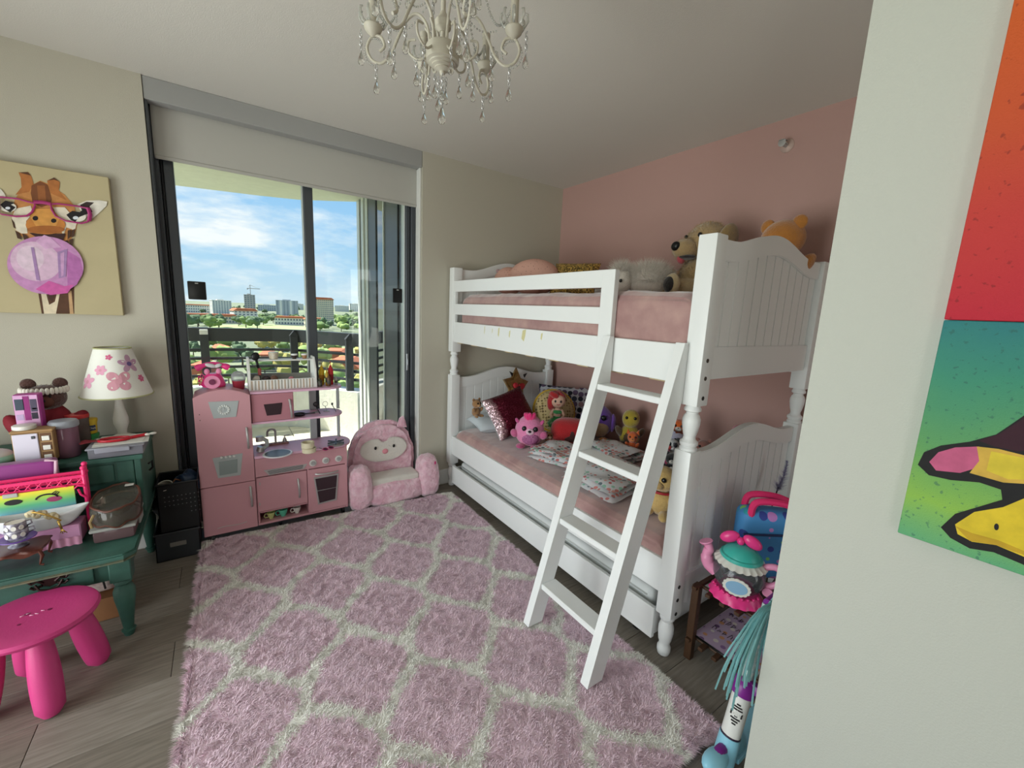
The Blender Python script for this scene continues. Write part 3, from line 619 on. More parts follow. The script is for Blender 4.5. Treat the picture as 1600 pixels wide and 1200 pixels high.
# worktop with rounded free end and sink cut-out shown by a proud basin
def rounded(x0, x1, y0, y1): return [(x0, y0), (x1-.09, y0)]+[(x1-.09+.09*math.sin(a), (y0+y1)/2-(y1-y0)/2*math.cos(a)) for a in (PI*i/14 for i in range(1, 14))]+[(x1-.09, y1), (x0, y1)]
wt = B().prism(rounded(cx0, cx1+.045, KF-.006, KB), zc-.012, zc+.002, 'z', bev=.002).obj('worktop', m_kt, kt, smooth=False)
zt = zc+.002; sk = at(434, 709, 'z', zt)
B().lathe([(.055, .0002), (.060, .001), (.074, .0055), (.08, .004), (.081, .0)][::-1], (sk.x, sk.y, zt), 28, caps=False).obj('sink_rim', mat('rim_white', 'dfe0e0', .3), wt)
B().lathe([(.0, .0008), (.03, .0010), (.055, .0022), (.073, .0045)], (sk.x, sk.y, zt), 28, caps=False).obj('sink_bowl', mat('sink_steel', '6e6c68', .35, metal=.9), wt)
fy = .045; p = at(428, 694, 'y', fy); fp = B().box((p.x-.075, fy-.018, zt), (p.x+.085, fy+.018, zt+.012), .004).obj('tap_base', mat('tap_brown', 'a07a72', .5), wt, smooth=False)
p = at(431, 694, 'y', fy); b = B(); b.tube([(p.x, fy, zt+.01), (p.x, fy, zt+.085)]+[(p.x-.022+.022*math.cos(a), fy-.022*math.sin(a)*.6, zt+.085+.024*math.sin(a)) for a in (PI*i/8 for i in range(9))]+[(p.x-.046, fy-.004, zt+.06)], .0065, 10)
b.obj('tap', m_ks, fp)
p = at(445, 692, 'y', fy); b = B(); b.lathe([(.012, 0), (.013, .01), (.009, .022), (.004, .03), (.004, .042)], (p.x, fy, zt+.012), 12); b.tube([(p.x, fy, zt+.052), (p.x+.03, fy, zt+.055)], .0035, 6); b.obj('soap_pump', m_ks, fp)
# toy handset hanging on the fridge side
hs = thing('toy_handset', 'grey toy telephone handset standing beside the sink', 'toy phone', (at(410, 712, 'z', zt).x, -.06, zt), world=True)
b = B(); P0 = at(408, 684, 'y', -.07); P3 = V((P0.x+.003, -.075, zt+.02)); b.tube([P0+V((.0, 0, 0)), P0+V((.028, 0, -.022)), P0+V((.030, 0, -.055)), P3+V((.018, 0, .012)), P3], [.012, .012, .011, .012, .014], 10); b.obj('grip', m_kg, hs)
B().cyl(P0+V((-.010, 0, .010)), P0+V((-.008, 0, -.02)), .019, .021, 14).obj('earpiece', m_ks, hs); B().cyl(P3+V((-.006, 0, .014)), P3+V((-.012, 0, -.014)), .02, .022, 14).obj('mouthpiece', m_ks, hs)
# upper box, shelves, posts
zu0, zu1 = .690, .872
def shelf(z, m=m_kt): 
    s_ = B().prism(rounded(cx0, cx1+.0, KF+.02, KB), z-.012, z, 'z', bev=.002).obj('shelf', m, kt, smooth=False)
    return s_
shelf(zu0+.006); su = shelf(zu1+.006)
mb = kb('microwave_box', (cx0, KF+.03, zu0+.007), (-2.172, KB, zu1-.007))
md = kb('microwave_door', (cx0+.002, KF+.016, zu0+.008), (-2.174, KF+.029, zu1-.008), mat('kitchen_rose_dark', 'b57a85', .45))
plate([(412, 632), (441, 629), (439, 647), (417, 649.5)], mat('oven_dark', '3a2a30'), md, 'microwave_window', .003, KF+.016)
p0, p1 = at(452, 624, 'y', KF+.016), at(456, 652, 'y', KF+.016); handle(p0, p1, md, .006, .018)
for u, y, r in ((489.5, .075, .02), (528.5, .05, .010)):
    x = at(u, 650, 'y', y).x
    if u < 500: kb('post', (x-r, y-.01, zt), (x+r, y+.01, zu0-.005), m_kg); kb('post', (x-r, y-.01, zu0+.007), (x+r, y+.01, zu1-.006), m_kg)
    else: B().cyl((x, y, zt), (x, y, zu0-.005), r, n=14).obj('post', m_kg, kt); B().cyl((x, y, zu0+.007), (x, y, zu1-.006), r, n=14).obj('post', m_kg, kt)
for x, y in ((cx1-.03, KF+.03), (cx0+.12, KF+.05), (fx0+.04, KF+.03), (cx1-.03, KB-.03), (fx0+.04, KB-.03)): B().cyl((x-.008, y, .026), (x+.008, y, .026), .026, n=14).obj('caster', m_blk, kt)
# burner on the round end
p = at(525, 695, 'z', zt); b = B(); b.lathe([(.045, 0), (.05, .004), (.042, .010), (.03, .012)], (p.x, p.y, zt), 24); bu = b.obj('burner', m_ks, wt)
for a in (.3, 1.35, 2.4): B().box((-.055, -.005, 0), (.055, .005, .008), .001, M=Matrix.Translation((p.x, p.y, zt+.018)) @ Matrix.Rotation(a, 4, 'Z')).obj('burner_bar', m_alu, bu, smooth=False)
# ---- things standing on the kitchen
def cup(name, lab, cat, loc, r, h, m, handle_m=None, flare=1.25, sc=1, group=None, hang=0):
    t = thing(name, lab, cat, loc, hang, group=group)
    B().lathe([(r*.55, 0), (r*.6, h*.05), (r*.5, h*.12), (r*.8, h*.35), (r, h*.7), (r*flare*.9, h), (r*flare*.82, h*.99), (r*.9, h*.7), (r*.65, h*.25), (0, h*.2)], n=20, caps=False).obj('bowl', m, t)
    if handle_m: B().tube([(-r*.85, 0, h*.8), (-r*1.5, 0, h*.85), (-r*1.8, 0, h*.55), (-r*1.5, 0, h*.25), (-r*.75, 0, h*.3)], r*.13, 7).obj('handle', handle_m, t)
    return t
m_yel = mat('pastel_yellow', 'c9cf86', .4); m_grn = mat('mint_green', '5fc3a4', .4); m_wht = mat('ivory_white', 'e6e3da', .4)
for u, v, m, lab in ((424, 809, m_yel, 'pale yellow toy cup in the open kitchen cubby'), (443, 805, m_grn, 'mint green toy cup between the yellow and white cups'), (464.5, 800, m_wht, 'white toy cup at the right of the kitchen cubby')):
    p = at(u, v, 'y', -.115); cup('toy_cup', lab, 'cup', (p.x, -.105, .0645), .021 if m is not m_grn else .024, .042 if m is not m_grn else .046, m, m if m is not m_wht else m, group='cups in the kitchen cubby')
# toy telephone
p = at(335, 612, 'y', -.02); zf = .905; m_hp = mat('hot_pink_plastic', 'ee3f8c', .3); m_mp = mat('baby_pink_plastic', 'f39ac0', .35)
t = thing('toy_telephone', 'hot pink toy telephone on top of the toy fridge', 'toy phone', (p.x, 0, .903), world=True)
B().lathe([(.055, 0), (.06, .008), (.052, .03), (.042, .06), (.030, .075), (0, .078)], (p.x, 0, .905), 24).obj('base', m_hp, t)
B().lathe([(.036, 0), (.038, .006), (.0, .008)], (p.x-.006, -.048, .935), 24, ax=(0, -1, .35)).obj('dial', m_mp, t)
B().lathe([(.016, 0), (.016, .004), (0, .005)], (p.x-.006, -.057, .938), 18, ax=(0, -1, .35)).obj('dial_centre', mat('plum_print', '7d3558', .5), t)
for s in (-1, 1): B().sph((p.x+s*.028, -.012, .992), (.014, .013, .018)).obj('cradle', m_mp, t)
b = B(); b.tube([(p.x+.078*s, 0, 1.002+.034*math.cos(s*1.35)) for s in (i/8-1 for i in range(17))], [.017, .019, .018, .014, .012]+[.012]*7+[.012, .014, .018, .019, .017], 10); b.obj('handset', m_hp, t)
b = B(); b.sph((p.x-.008, -.018, 1.028), (.028, .012, .012), (0, .3, 0)); b.sph((p.x+.026, -.016, 1.026), (.02, .011, .011), (0, -.4, 0)); b.obj('bow', mat('silver_white', 'dcdcdc', .35), t)
b = B(); b.tube([(p.x-.05-.02*math.sin(i*.5), .0+.006*math.cos(i*2.2), .915+.0015*i+.008*math.sin(i*2.2)) for i in range(40)], .003, 5); b.obj('cord', m_hp, t)
# cup with dome lid
p = at(374, 612, 'y', -.02); t = thing('dome_cup', 'toy drink cup with red berries and a clear dome lid', 'cup', (p.x, -.0, zu1+.006))
B().lathe([(.026, 0), (.028, .002), (.034, .055)], n=20).obj('cup_body', mat('berry_red', 'a03040', .4), t); B().lathe([(.035, .055), (.037, .06), (.036, .068), (.037, .075), (.034, .09), (.022, .105), (.0, .111)], n=20).obj('dome_lid', glass('clear_plastic', 'eef2f2', .9, .05, .25), t)
# ice cream stand
x0, x1 = at(388, 600, 'y', -.03).x, at(493, 600, 'y', -.03).x; zs = zu1+.0065
st = thing('ice_cream_stand', 'white toy ice cream counter with striped front on the kitchen shelf', 'toy stand', ((x0+x1)/2, 0, zs), world=True)
m_sw = mat('stand_white', 'e9e9e4', .45)
for x in (x0, x1-.012): B().prism([(-.085, zs), (.075, zs), (.075, zs+.15), (.05, zs+.19), (-.03, zs+.19), (-.085, zs+.12)], x, x+.012, 'x', bev=.002).obj('side_panel', m_sw, st, smooth=False)
fp = B().box((x0+.012, -.085, zs), (x1-.012, -.078, zs+.062), .001).obj('front_panel', m_sw, st, smooth=False)
n = 40; wd = (x1-x0-.024)/n
for i in range(0, n, 2): B().box((x0+.012+wd*i, -.0865, zs+.003), (x0+.012+wd*(i+.8), -.0852, zs+.059)).obj('stripe', mat('stripe_grey', 'a9a79d', .6) if i % 4 else mat('stripe_tan', 'b9a58f', .6), fp, smooth=False)
B().box((x0+.012, -.078, zs+.0), (x1-.012, .07, zs+.04), .001).obj('tray', m_sw, st, smooth=False); B().box((x0+.012, -.035, zs+.168), (x1-.012, .04, zs+.176), .002).obj('top_shelf', m_sw, st, smooth=False); B().box((x0+.012, .066, zs+.04), (x1-.012, .072, zs+.075), .001).obj('back_panel', mat('stand_grey', '8f8d88', .5), st, smooth=False)
for k, (x, c, lab) in enumerate(((x0+.045, 'd8cfc4', 'grey vanilla toy ice cream scoop in the counter tray'), (x0+.095, '3a2b2b', 'dark chocolate toy ice cream scoop in the counter tray'), (x0+.135, '6b4a3c', 'brown toy ice cream scoop in the counter tray'), (x0+.23, 'c77a86', 'pink toy ice cream scoop at the right of the counter tray'))):
    s_ = thing('toy_scoop', lab, 'toy food', (x, -.03, zs+.0405), group='toy ice cream scoops'); rr = .021 if k < 3 else .015
    B().sph((0, 0, rr*.9), (rr*1.1, rr, rr), n=14, k=10).noise(.003, 60, k).obj('scoop_ball', mat('scoop_%d' % k, c, .5), s_); B().lathe([(rr*1.2, 0), (rr*1.25, .004), (rr, .010)], n=14).obj('scoop_base', m_sw, s_)
p = at(428, 570, 'y', 0)
def simple(name, lab, cat, loc, group=None, rz=0, rot=None): return thing(name, lab, cat, loc, rz, group, rot=rot)
s_ = simple('muffin_cup', 'white striped paper muffin cup on the toy counter roof', 'toy food', (p.x, 0, zs+.1765)); B().lathe([(.022+.0012*(i % 2), .0+.0022*i) if 0 else (.022+.008*i/10, .004*i) for i in range(11)], n=24).obj('paper_cup', mat('paper_stripe', 'd8d2c4', .7, col2='c3b59c', vs=90), s_); B().sph((0, 0, .042), (.029, .029, .006)).obj('cream_top', m_sw, s_)
for u, c, lab in ((460, '33241f', 'dark brown toy cone hanging in the counter roof'), (476, 'a77b58', 'tan toy cone hanging beside the dark cone')):
    p = at(u, 565, 'y', -.0); s_ = simple('toy_cone', lab, 'toy food', (p.x, -.0, zs+.1765), 'toy cones'); B().lathe([(.012, 0), (.012, .003), (.017, .022), (.018, .022), (.018, .028), (0, .028)], n=16).obj('cone', mat('cone_'+c, c, .6), s_); B().lathe([(.0185, .022), (.0185, .03), (0, .031)], n=16).obj('cone_rim', m_sw, s_)
p = at(399, 562, 'y', -.03); s_ = thing('ice_cream_spoon', 'black toy serving scoop with red handle in the counter', 'toy spoon', (p.x+.02, -.04, zs+.0405), world=True)
b = B(); b.sph((p.x, -.045, zs+.2), (.022, .010, .025), (0, .3, 0)); b.obj('spoon_bowl', m_blk, s_); B().tube([(p.x+.004, -.045, zs+.178), (p.x+.012, -.043, zs+.13)], .007, 8).obj('spoon_neck', m_blk, s_); B().box((p.x+.008, -.05, zs+.085), (p.x+.026, -.038, zs+.13), .004).obj('spoon_handle', mat('brick_red', '9c4b46', .5), s_); B().tube([(p.x+.017, -.044, zs+.09), (p.x+.022, -.042, zs+.041)], .003, 6).obj('spoon_tip', m_blk, s_)
# bottles and shakers on the upper shelf end
def bottle(u, lab, c, r, h, y=-.0, name='toy_bottle'):
    x = at(u, 600, 'y', y).x; t = thing(name, lab, 'bottle', (x, y, zu1+.0065), group='bottles on the toy shelf')
    B().lathe([(r*.9, 0), (r, .004), (r, h*.62), (r*.55, h*.74)], n=16).obj('bottle_body', mat('bottle_'+c, c, .35), t); B().lathe([(r*.5, h*.74), (r*.45, h*.8), (r*.14, h*.84), (r*.1, h), (0, h)], n=12).obj('nozzle', mat('bottle_'+c, c), t); B().lathe([(r*1.02, h*.18), (r*1.03, h*.2), (r*1.03, h*.42), (r*1.02, h*.44)], n=16, caps=False).obj('bottle_label', mat('label_'+c, {'d9b21f': 'b07a1c', 'c3262c': '8e1c24'}.get(c, '4a4a42'), .6), t)
bottle(503, 'yellow squeeze toy mustard bottle beside the ice cream counter', 'd9b21f', .017, .15); bottle(517, 'red squeeze toy ketchup bottle near the shelf end', 'c3262c', .017, .155, -.01); bottle(511, 'small gold topped toy shaker between mustard and ketchup', 'c9a53a', .011, .12, -.04); bottle(500, 'short dark toy jar in front of the mustard', '3c3a2c', .014, .06, -.07); bottle(525, 'small grey toy shaker at the shelf end', '9a9a95', .011, .065, -.03)
bottle(514, 'small dark amber toy bottle in front of the ketchup', '5a3a1e', .012, .085, -.065)
# middle shelf utensils
zm = zu0+.0065; m_dk = mat('dark_steel', '4a4a4c', .35, metal=.8)
p = at(468, 643, 'y', -.06); t = thing('toy_frying_pan', 'small dark toy frying pan on the middle toy shelf', 'toy pan', (p.x, -.06, zm)); B().lathe([(.026, 0), (.03, .003), (.034, .014), (.032, .014), (.027, .004), (0, .003)], n=20, caps=False).obj('pan', m_dk, t); B().tube([(.03, -.01, .012), (.085, -.03, .016)], .004, 6).obj('handle', m_dk, t)
for u, v, lab, k in ((494, 634, 'dark toy ladle leaning on the thin grey post', 0), (508, 632, 'toy wire whisk ring on the middle toy shelf', 1), (519, 634, 'small dark toy fork near the shelf end', 2), (481, 645, 'flat grey toy spatula lying on the middle shelf', 3)):
    p = at(u, v, 'y', -.0); t = thing('toy_utensil', lab, 'utensil', (p.x, -.02, zm), group='toy utensils on the middle shelf'); 
    if k == 0: B().sph((0, .03, .05), (.017, .008, .017)).obj('bowl', m_dk, t); B().tube([(0, .03, .035), (.01, -.05, .004)], .003, 6).obj('handle', m_dk, t)
    if k == 1: B().tube([(.016*math.cos(a), .02, .05+.016*math.sin(a)) for a in (2*PI*i/18 for i in range(18))], .0016, 5, True).obj('ring', m_ks, t); B().tube([(0, .02, .034), (.006, .0, .003)], .0022, 6).obj('handle', m_ks, t); B().tube([(.02, -.01, .003), (-.012, .012, .003)], .003, 6).obj('foot', m_kg, t)
    if k == 2: B().tube([(.012, -.03, .003), (0, .02, .04)], .0025, 6).obj('handle', m_dk, t); B().box((-.006, .017, .038), (.006, .021, .054), .001).obj('tines', m_dk, t)
    if k == 3: B().tube([(-.03, -.03, .003), (.04, .0, .003)], .0028, 6).obj('handle', m_ks, t); B().prism([(.03, -.018), (.065, -.006), (.06, .02), (.025, .01)], .001, .004, 'z').obj('blade', m_ks, t)
# worktop things: cream rolls, sunglasses
p = at(484, 708, 'z', zt)
for k, (dz, r, lab) in enumerate(((0, .040, 'cream toy cake tin, lower of the stack of two'), (.0305, .037, 'cream toy cake tin, upper of the stack of two'))):
    t = thing('toy_cake_tin', lab, 'toy tin', (p.x-.006*k, p.y+.02, zt+dz+.0003), group='stacked cream tins'); h = .03 if k == 0 else .036
    B().lathe([(r*.9, 0), (r, .003), (r, h), (r*.86, h), (r*.84, .006), (0, .006)], n=26, caps=False).obj('tin', mat('tin_cream', 'ddd3b4', .5), t); B().tube([(r*math.cos(a), r*math.sin(a), h*.9) for a in (2*PI*i/26 for i in range(26))], .002, 5, True).obj('rim', mat('tin_cream', 'ddd3b4'), t)
p = at(513, 702, 'z', zt); t = thing('toy_sunglasses', 'small pink and dark toy sunglasses lying on the worktop', 'glasses', (p.x, p.y, zt), .4)
for s in (-1, 1): B().tube([(s*.02+.015*math.cos(a), .012*math.sin(a), .006+.004*math.sin(a)) for a in (2*PI*i/16 for i in range(16))], .0028, 6, True).obj('rim', mat('magenta', 'b02a68', .4), t); B().tube([(s*.034, 0, .008), (s*.03, .05, .006)], .002, 5).obj('temple', m_dk, t); B().lathe([(.0, 0), (.0135, 0), (.0135, .001), (0, .001)], (s*.02, 0, .0055), 14, ax=(0, -.3, 1)).obj('lens', m_dk, t)
# ================================================================ GREEN STEPPED DESK
m_dg = mat('distressed_green', '3d675b', .5, col2='30554a', vs=9, bump=.1, bs=30); m_dg2 = mat('distressed_edge', '6f6a52', .6, col2='4b5f4c', vs=25); m_dkm = mat('dark_cast_iron', '2a1714', .45, metal=.5)
DX0, DX1, DYF, DT, DS = -3.66, -2.852, -.835, .39, .68
dk = thing('green_desk', 'distressed green wooden step desk with turned legs against the wall', 'desk', (-3.25, -.43, 0), world=True)
def db(n, a, b, m=m_dg, bev=.004, p=dk): return B().box(a, b, bev, 2).obj(n, m, p, smooth=False)
tp = B().prism([(DX0, DYF), (DX1-.035, DYF), (DX1, DYF+.035), (DX1, -.022), (DX0, -.022)], DT-.024, DT, 'z', bev=.006).obj('table_top', m_dg, dk, smooth=False)
B().prism([(DX0, DYF+.004), (DX1-.036, DYF+.004), (DX1-.004, DYF+.036), (DX1-.004, -.024), (DX0, -.024)], DT-.036, DT-.025, 'z', bev=.003).obj('edge_moulding', m_dg2, tp, smooth=False)
db('apron', (DX0+.04, DYF+.05, .265), (DX1-.085, DYF+.07, DT-.037)); db('apron', (DX1-.055, DYF+.09, .265), (DX1-.035, -.04, DT-.037)); db('apron', (DX0+.05, -.06, .265), (DX1-.09, -.04, DT-.037))
dw = db('drawer_front', (-3.5, DYF+.038, .278), (-2.985, DYF+.05, DT-.042))
LP = [(.016, 0), (.018, .03), (.02, .06), (.016, .07), (.024, .085), (.024, .1), (.016, .115), (.018, .16), (.028, .5), (.035, .68), (.036, .78), (.028, .87), (.02, .9), (.03, .93), (.03, .97), (.024, 1)]
for x, y in ((DX1-.055, DYF+.06), (DX0+.06, DYF+.06), (DX1-.055, -.065), (DX0+.06, -.065)):
    b = B(); b.lathe([(r, h*.262) for r, h in LP], (x, y, 0), 20); b.box((x-.034, y-.034, .26), (x+.034, y+.034, DT-.037), .004); b.obj('leg', m_dg, dk)
p = at(78, 908, 'y', DYF+.038); b = B()
b.prism([(p.x-.022, p.z+.012), (p.x, p.z+.026), (p.x+.022, p.z+.012), (p.x+.018, p.z-.012), (p.x, p.z-.02), (p.x-.018, p.z-.012)], DYF+.032, DYF+.038, 'y', bev=.002)
for s in (-1, 1):
    b.tube([(p.x+s*.016, DYF+.033, p.z), (p.x+s*.03, DYF+.03, p.z+.014), (p.x+s*.045, DYF+.03, p.z+.006), (p.x+s*.052, DYF+.03, p.z+.018)], .005, 7); b.tube([(p.x+s*.02, DYF+.033, p.z-.008), (p.x+s*.04, DYF+.03, p.z-.016), (p.x+s*.05, DYF+.03, p.z-.006)], .005, 7)
b.tube([(p.x-.036, DYF+.026, p.z+.002), (p.x-.025, DYF+.02, p.z-.018), (p.x, DYF+.018, p.z-.024), (p.x+.025, DYF+.02, p.z-.018), (p.x+.036, DYF+.026, p.z+.002)], .004, 7); b.obj('drawer_pull', m_dkm, dw)
# raised tier
TY = -.445
tt = db('tier_top', (DX0, TY-.01, DS-.022), (DX1+.004, -.022, DS)); db('tier_side', (DX1-.03, TY+.006, DT+.001), (DX1-.006, -.024, DS-.023)); db('tier_side', (DX0+.01, TY+.006, DT+.001), (DX0+.034, -.024, DS-.023)); db('tier_back', (DX0+.034, -.04, DT+.001), (DX1-.03, -.026, DS-.023))
tf = db('tier_front', (DX0+.034, TY+.01, DT+.16), (DX1-.031, TY+.026, DS-.023)); db('tier_stile', (DX1-.09, TY+.005, DT+.001), (DX1-.032, TY+.03, DS-.026)); db('tier_drawer', (-3.2, TY+.002, DT+.172), (DX1-.1, TY+.011, DS-.036), p=tf)
b = B(); b.tube([(DX1-.004, -.26, .57), (DX1+.012, -.26, .585), (DX1+.012, -.26, .55), (DX1-.002, -.26, .535)], .005, 7); b.obj('side_hook', m_blk, tt)
# ---- under the desk
t = thing('cardboard_box', 'brown cardboard box on the floor under the green desk', 'box', (-3.06, -.5, 0), world=True); m_cb = mat('cardboard', '8a5f3c', .8, var=.1)
B().box((-3.2, -.63, .001), (-2.935, -.42, .105), .003).obj('box_body', m_cb, t, smooth=False); B().box((-3.2, -.634, .085), (-2.935, -.63, .108), .001).obj('flap', m_cb, t, smooth=False); B().box((-3.09, -.632, .001), (-3.06, -.6295, .085)).obj('packing_tape', mat('tape', 'a98a5d', .3), t, smooth=False)
t = thing('printed_bag', 'white cloth bag with small dark prints on the cardboard box', 'bag', (-3.07, -.53, .106), world=True); m_pb = mat('printed_cloth', 'cfc6be', .8, col2='a88f8c', vs=30)
B().box((-3.2, -.6, .109), (-2.95, -.46, .245), .04, 3).noise(.012, 9, 2).obj('bag_body', m_pb, t); B().tube([(-3.02, -.605, .24), (-3.0, -.61, .19), (-2.995, -.61, .14)], .004, 6).obj('bag_strap', m_blk, t)
# ---- stool
sc = V((-3.105, -.968)); m_st = mat('stool_pink', 'c93e7e', .42, bump=.05, bs=120)
t = thing('round_stool', 'hot pink plastic children stool in front of the green desk', 'stool', (sc.x, sc.y, 0))
se = B().lathe([(0, .268), (.12, .268), (.148, .272), (.162, .282), (.166, .292), (.160, .302), (.148, .305), (.1, .301), (0, .3)], n=48, caps=False).obj('seat', m_st, t)
for a in (-72, 25, 118, 205):
    a = R(a); d = V((math.cos(a), math.sin(a))); pts = []; rr = []
    for k in range(11):
        s = k/10; z = .275*(1-s); q_ = .095+.052*s; pts.append((d.x*q_, d.y*q_, max(z, .004))); rr.append(.027+.013*math.sin(PI*min(s*.75+.05, 1))-(0 if s < .95 else .014))
    B().tube(pts, rr, 16).obj('leg', m_st, t)
for x, y, r_ in ((-.02, .02, .007), (.035, .015, .006), (-.025, -.035, .005)): B().cyl((x, y, .299), (x, y, .3018), r_, n=10).obj('screw_hole', mat('deep_magenta', '7c1a4a', .5), se)
for k in range(5): x, y = -.035+.012*k, .012+.008*math.sin(k*2); B().tube([(x, y, .3015), (x+.01, y+.006*math.cos(k), .3015)], .0014, 5).obj('scratch', mat('pale_scratch', 'e8b6cf', .5), se)
# ---- black crates
m_cr8 = mat('crate_black', '101214', .4)
for z0, h, x0, x1, y0, y1, lab, c in ((0.001, .155, -2.868, -2.678, -.225, .0, 'dark grey plastic bin on the floor under the black basket', '2a2d30'), (.158, .27, -2.842, -2.67, -.215, .0, 'black perforated plastic basket stacked on the grey bin', '0d0e10')):
    y1 = -.018; m_c = mat('crate_'+c, c, .45); t = thing('plastic_bin' if z0 < .1 else 'plastic_basket', lab, 'bin' if z0 < .1 else 'basket', ((x0+x1)/2, (y0+y1)/2, z0), world=True)
    th = .004
    for a, b_, n in (((x0, y0, z0), (x1, y1, z0+th), 'bottom'), ((x0, y0, z0), (x0+th, y1, z0+h), 'side'), ((x1-th, y0, z0), (x1, y1, z0+h), 'side'), ((x0, y1-th, z0), (x1, y1, z0+h), 'back')): B().box(a, b_).obj(n, m_c, t, smooth=False)
    if z0 < .1:
        f_ = B().box((x0, y0, z0), (x1, y0+th, z0+h)).obj('front', m_c, t, smooth=False); B().box((x0+.06, y0-.003, z0+.075), (x1-.06, y0+.001, z0+.1), .003).obj('label_holder', mat('bin_label', '74706a', .5), f_, smooth=False)
    else:
        f_ = B().box((x0, y0, z0), (x1, y0+th, z0+h)).obj('front', m_c, t, smooth=False)
        for i in range(9):
            for j in range(5):
                if j < 2 and i < 6: continue
                B().cyl((x0+.03+i*.018, y0-.0006, z0+.1+j*.025), (x0+.03+i*.018, y0+.001, z0+.1+j*.025), .0032, n=6).obj('hole', mat('hole_grey', '6a6c6c', .6), f_)
    B().tube([(x0, y0, z0+h), (x1, y0, z0+h), (x1, y1, z0+h), (x0, y1, z0+h)], .006, 6, True).obj('rim', m_c, t)
p = at(264, 757, 'y', -.15); t = thing('paper_cup', 'white cup lying open in the black basket', 'cup', (p.x, -.14, .335), rot=(.5, -.2, 0)); B().lathe([(.026, 0), (.034, .09), (.036, .092), (.032, .09), (.024, .004), (0, .004)], n=20, caps=False).obj('cup_body', mat('cup_dull_white', 'b9b5ac', .6), t); B().tube([(.035*math.cos(a), .035*math.sin(a), .091) for a in (2*PI*i/20 for i in range(20))], .002, 5, True).obj('cup_rim', m_wht, t)
p = at(295, 757, 'y', -.12); t = thing('blue_bag', 'dark blue plastic bag stuffed in the black basket', 'bag', (p.x, -.11, .30)); B().sph((0, 0, .075), (.06, .06, .078), n=20, k=14).noise(.03, 22, 4).obj('bag_body', mat('bag_navy', '24364f', .35), t); B().tube([(-.03, -.05, .12), (-.05, -.07, .14), (-.07, -.06, .11)], .004, 6).obj('bag_tie', mat('bag_orange', '8a5a3a', .5), t)
p = at(258, 772, 'y', -.15); t = thing('black_toy_cloth', 'crumpled black cloth under the cup in the basket', 'cloth', (p.x+.015, -.11, .2)); B().sph((0, 0, .075), (.078, .075, .07), n=20, k=14).noise(.03, 18, 8).obj('cloth', mat('cloth_black', '1a1b1e', .8), t)
# ---- lamp
lx, ly = -2.957, -.135
lp = thing('table_lamp', 'white table lamp with flower printed shade on the green desk', 'lamp', (lx, ly, DS)); m_lw = mat('lamp_white', 'e8e6dd', .4); m_sh = mat('shade_fabric', 'ecebe2', .8)
B().lathe([(.055, .001), (.056, .012), (.04, .018), (.018, .03), (.02, .05), (.03, .085), (.03, .11), (.02, .16), (.014, .2), (.014, .225), (.011, .24), (.011, .26)], n=24).obj('base', m_lw, lp)
zb, zt2, rb, rt = .232, .465, .136, .068
def shr(z): return rb+(rt-rb)*(z-zb)/(zt2-zb)
sh = B().lathe([(rb, zb), (rt, zt2), (rt-.003, zt2), (rb-.003, zb), (rb, zb)], n=48, caps=False).obj('lamp_shade', m_sh, lp)
for z_, r_ in ((zb, rb), (zt2, rt)): B().tube([(r_*math.cos(a), r_*math.sin(a), z_) for a in (2*PI*i/48 for i in range(48))], .0035, 6, True).obj('trim', mat('shade_trim', 'b9ba8a', .7), sh)
B().tube([(-rt, 0, zt2-.01), (0, 0, zt2-.02), (rt, 0, zt2-.01)], .002, 5).obj('spider', m_ks, lp); B().sph((0, 0, .34), (.026, .026, .036)).obj('bulb', mat('bulb_white', 'f0efe8', .3), lp)
def onshade(aim, z, poly, off, m, n):
    b = B(); r0 = shr(z); pts = []
    for s, t_ in poly: zz_ = z+t_; a = aim+s/shr(zz_); rr = shr(zz_)+off; pts.append((rr*math.cos(a), rr*math.sin(a), zz_))
    b.poly(pts); return b.obj(n, m, sh, smooth=False)
def flower(aim, z, R_, npet, m1, m2, rot=0, fat=.42):
    for k in range(npet):
        a = rot+2*PI*k/npet; onshade(aim, z, ell(R_*.58*math.cos(a), R_*.58*math.sin(a), R_*.46, R_*fat*.8, 12, 0, a), .0012, m1, 'petal')
    onshade(aim, z, ell(0, 0, R_*.25, R_*.25, 12), .0018, m2, 'flower_centre')
mpk, mpp, mdp = mat('petal_pink', 'd79aa8', .8), mat('petal_mauve', 'c39ab2', .8), mat('petal_rose', 'd9668f', .8)
ac = math.atan2(CAM.y-ly, CAM.x-lx)
flower(ac+.08, zb+.082, .052, 4, mpk, mpk, .75, .5); flower(ac+.62, zb+.16, .043, 5, mpp, mat('petal_violet', '6f5a8e', .8), .3, .36); flower(ac-.55, zb+.135, .024, 6, mat('petal_light', 'e7a8c0', .8), mpk); flower(ac-.22, zb+.195, .013, 5, mdp, mpk); flower(ac-1.05, zb+.08, .035, 5, mat('petal_light', 'e7a8c0'), mpk, .4); flower(ac+.95, zb+.085, .018, 6, mdp, mpk); flower(ac+2.6, zb+.12, .04, 5, mpk, mpp); flower(ac-2.3, zb+.12, .04, 5, mpp, mpk)
b = B(); b.tube([at(139, 615, 'y', -.012), at(140, 655, 'y', -.012)], .001, 5); b.obj('pull_cord', m_lw, lp) if 0 else None
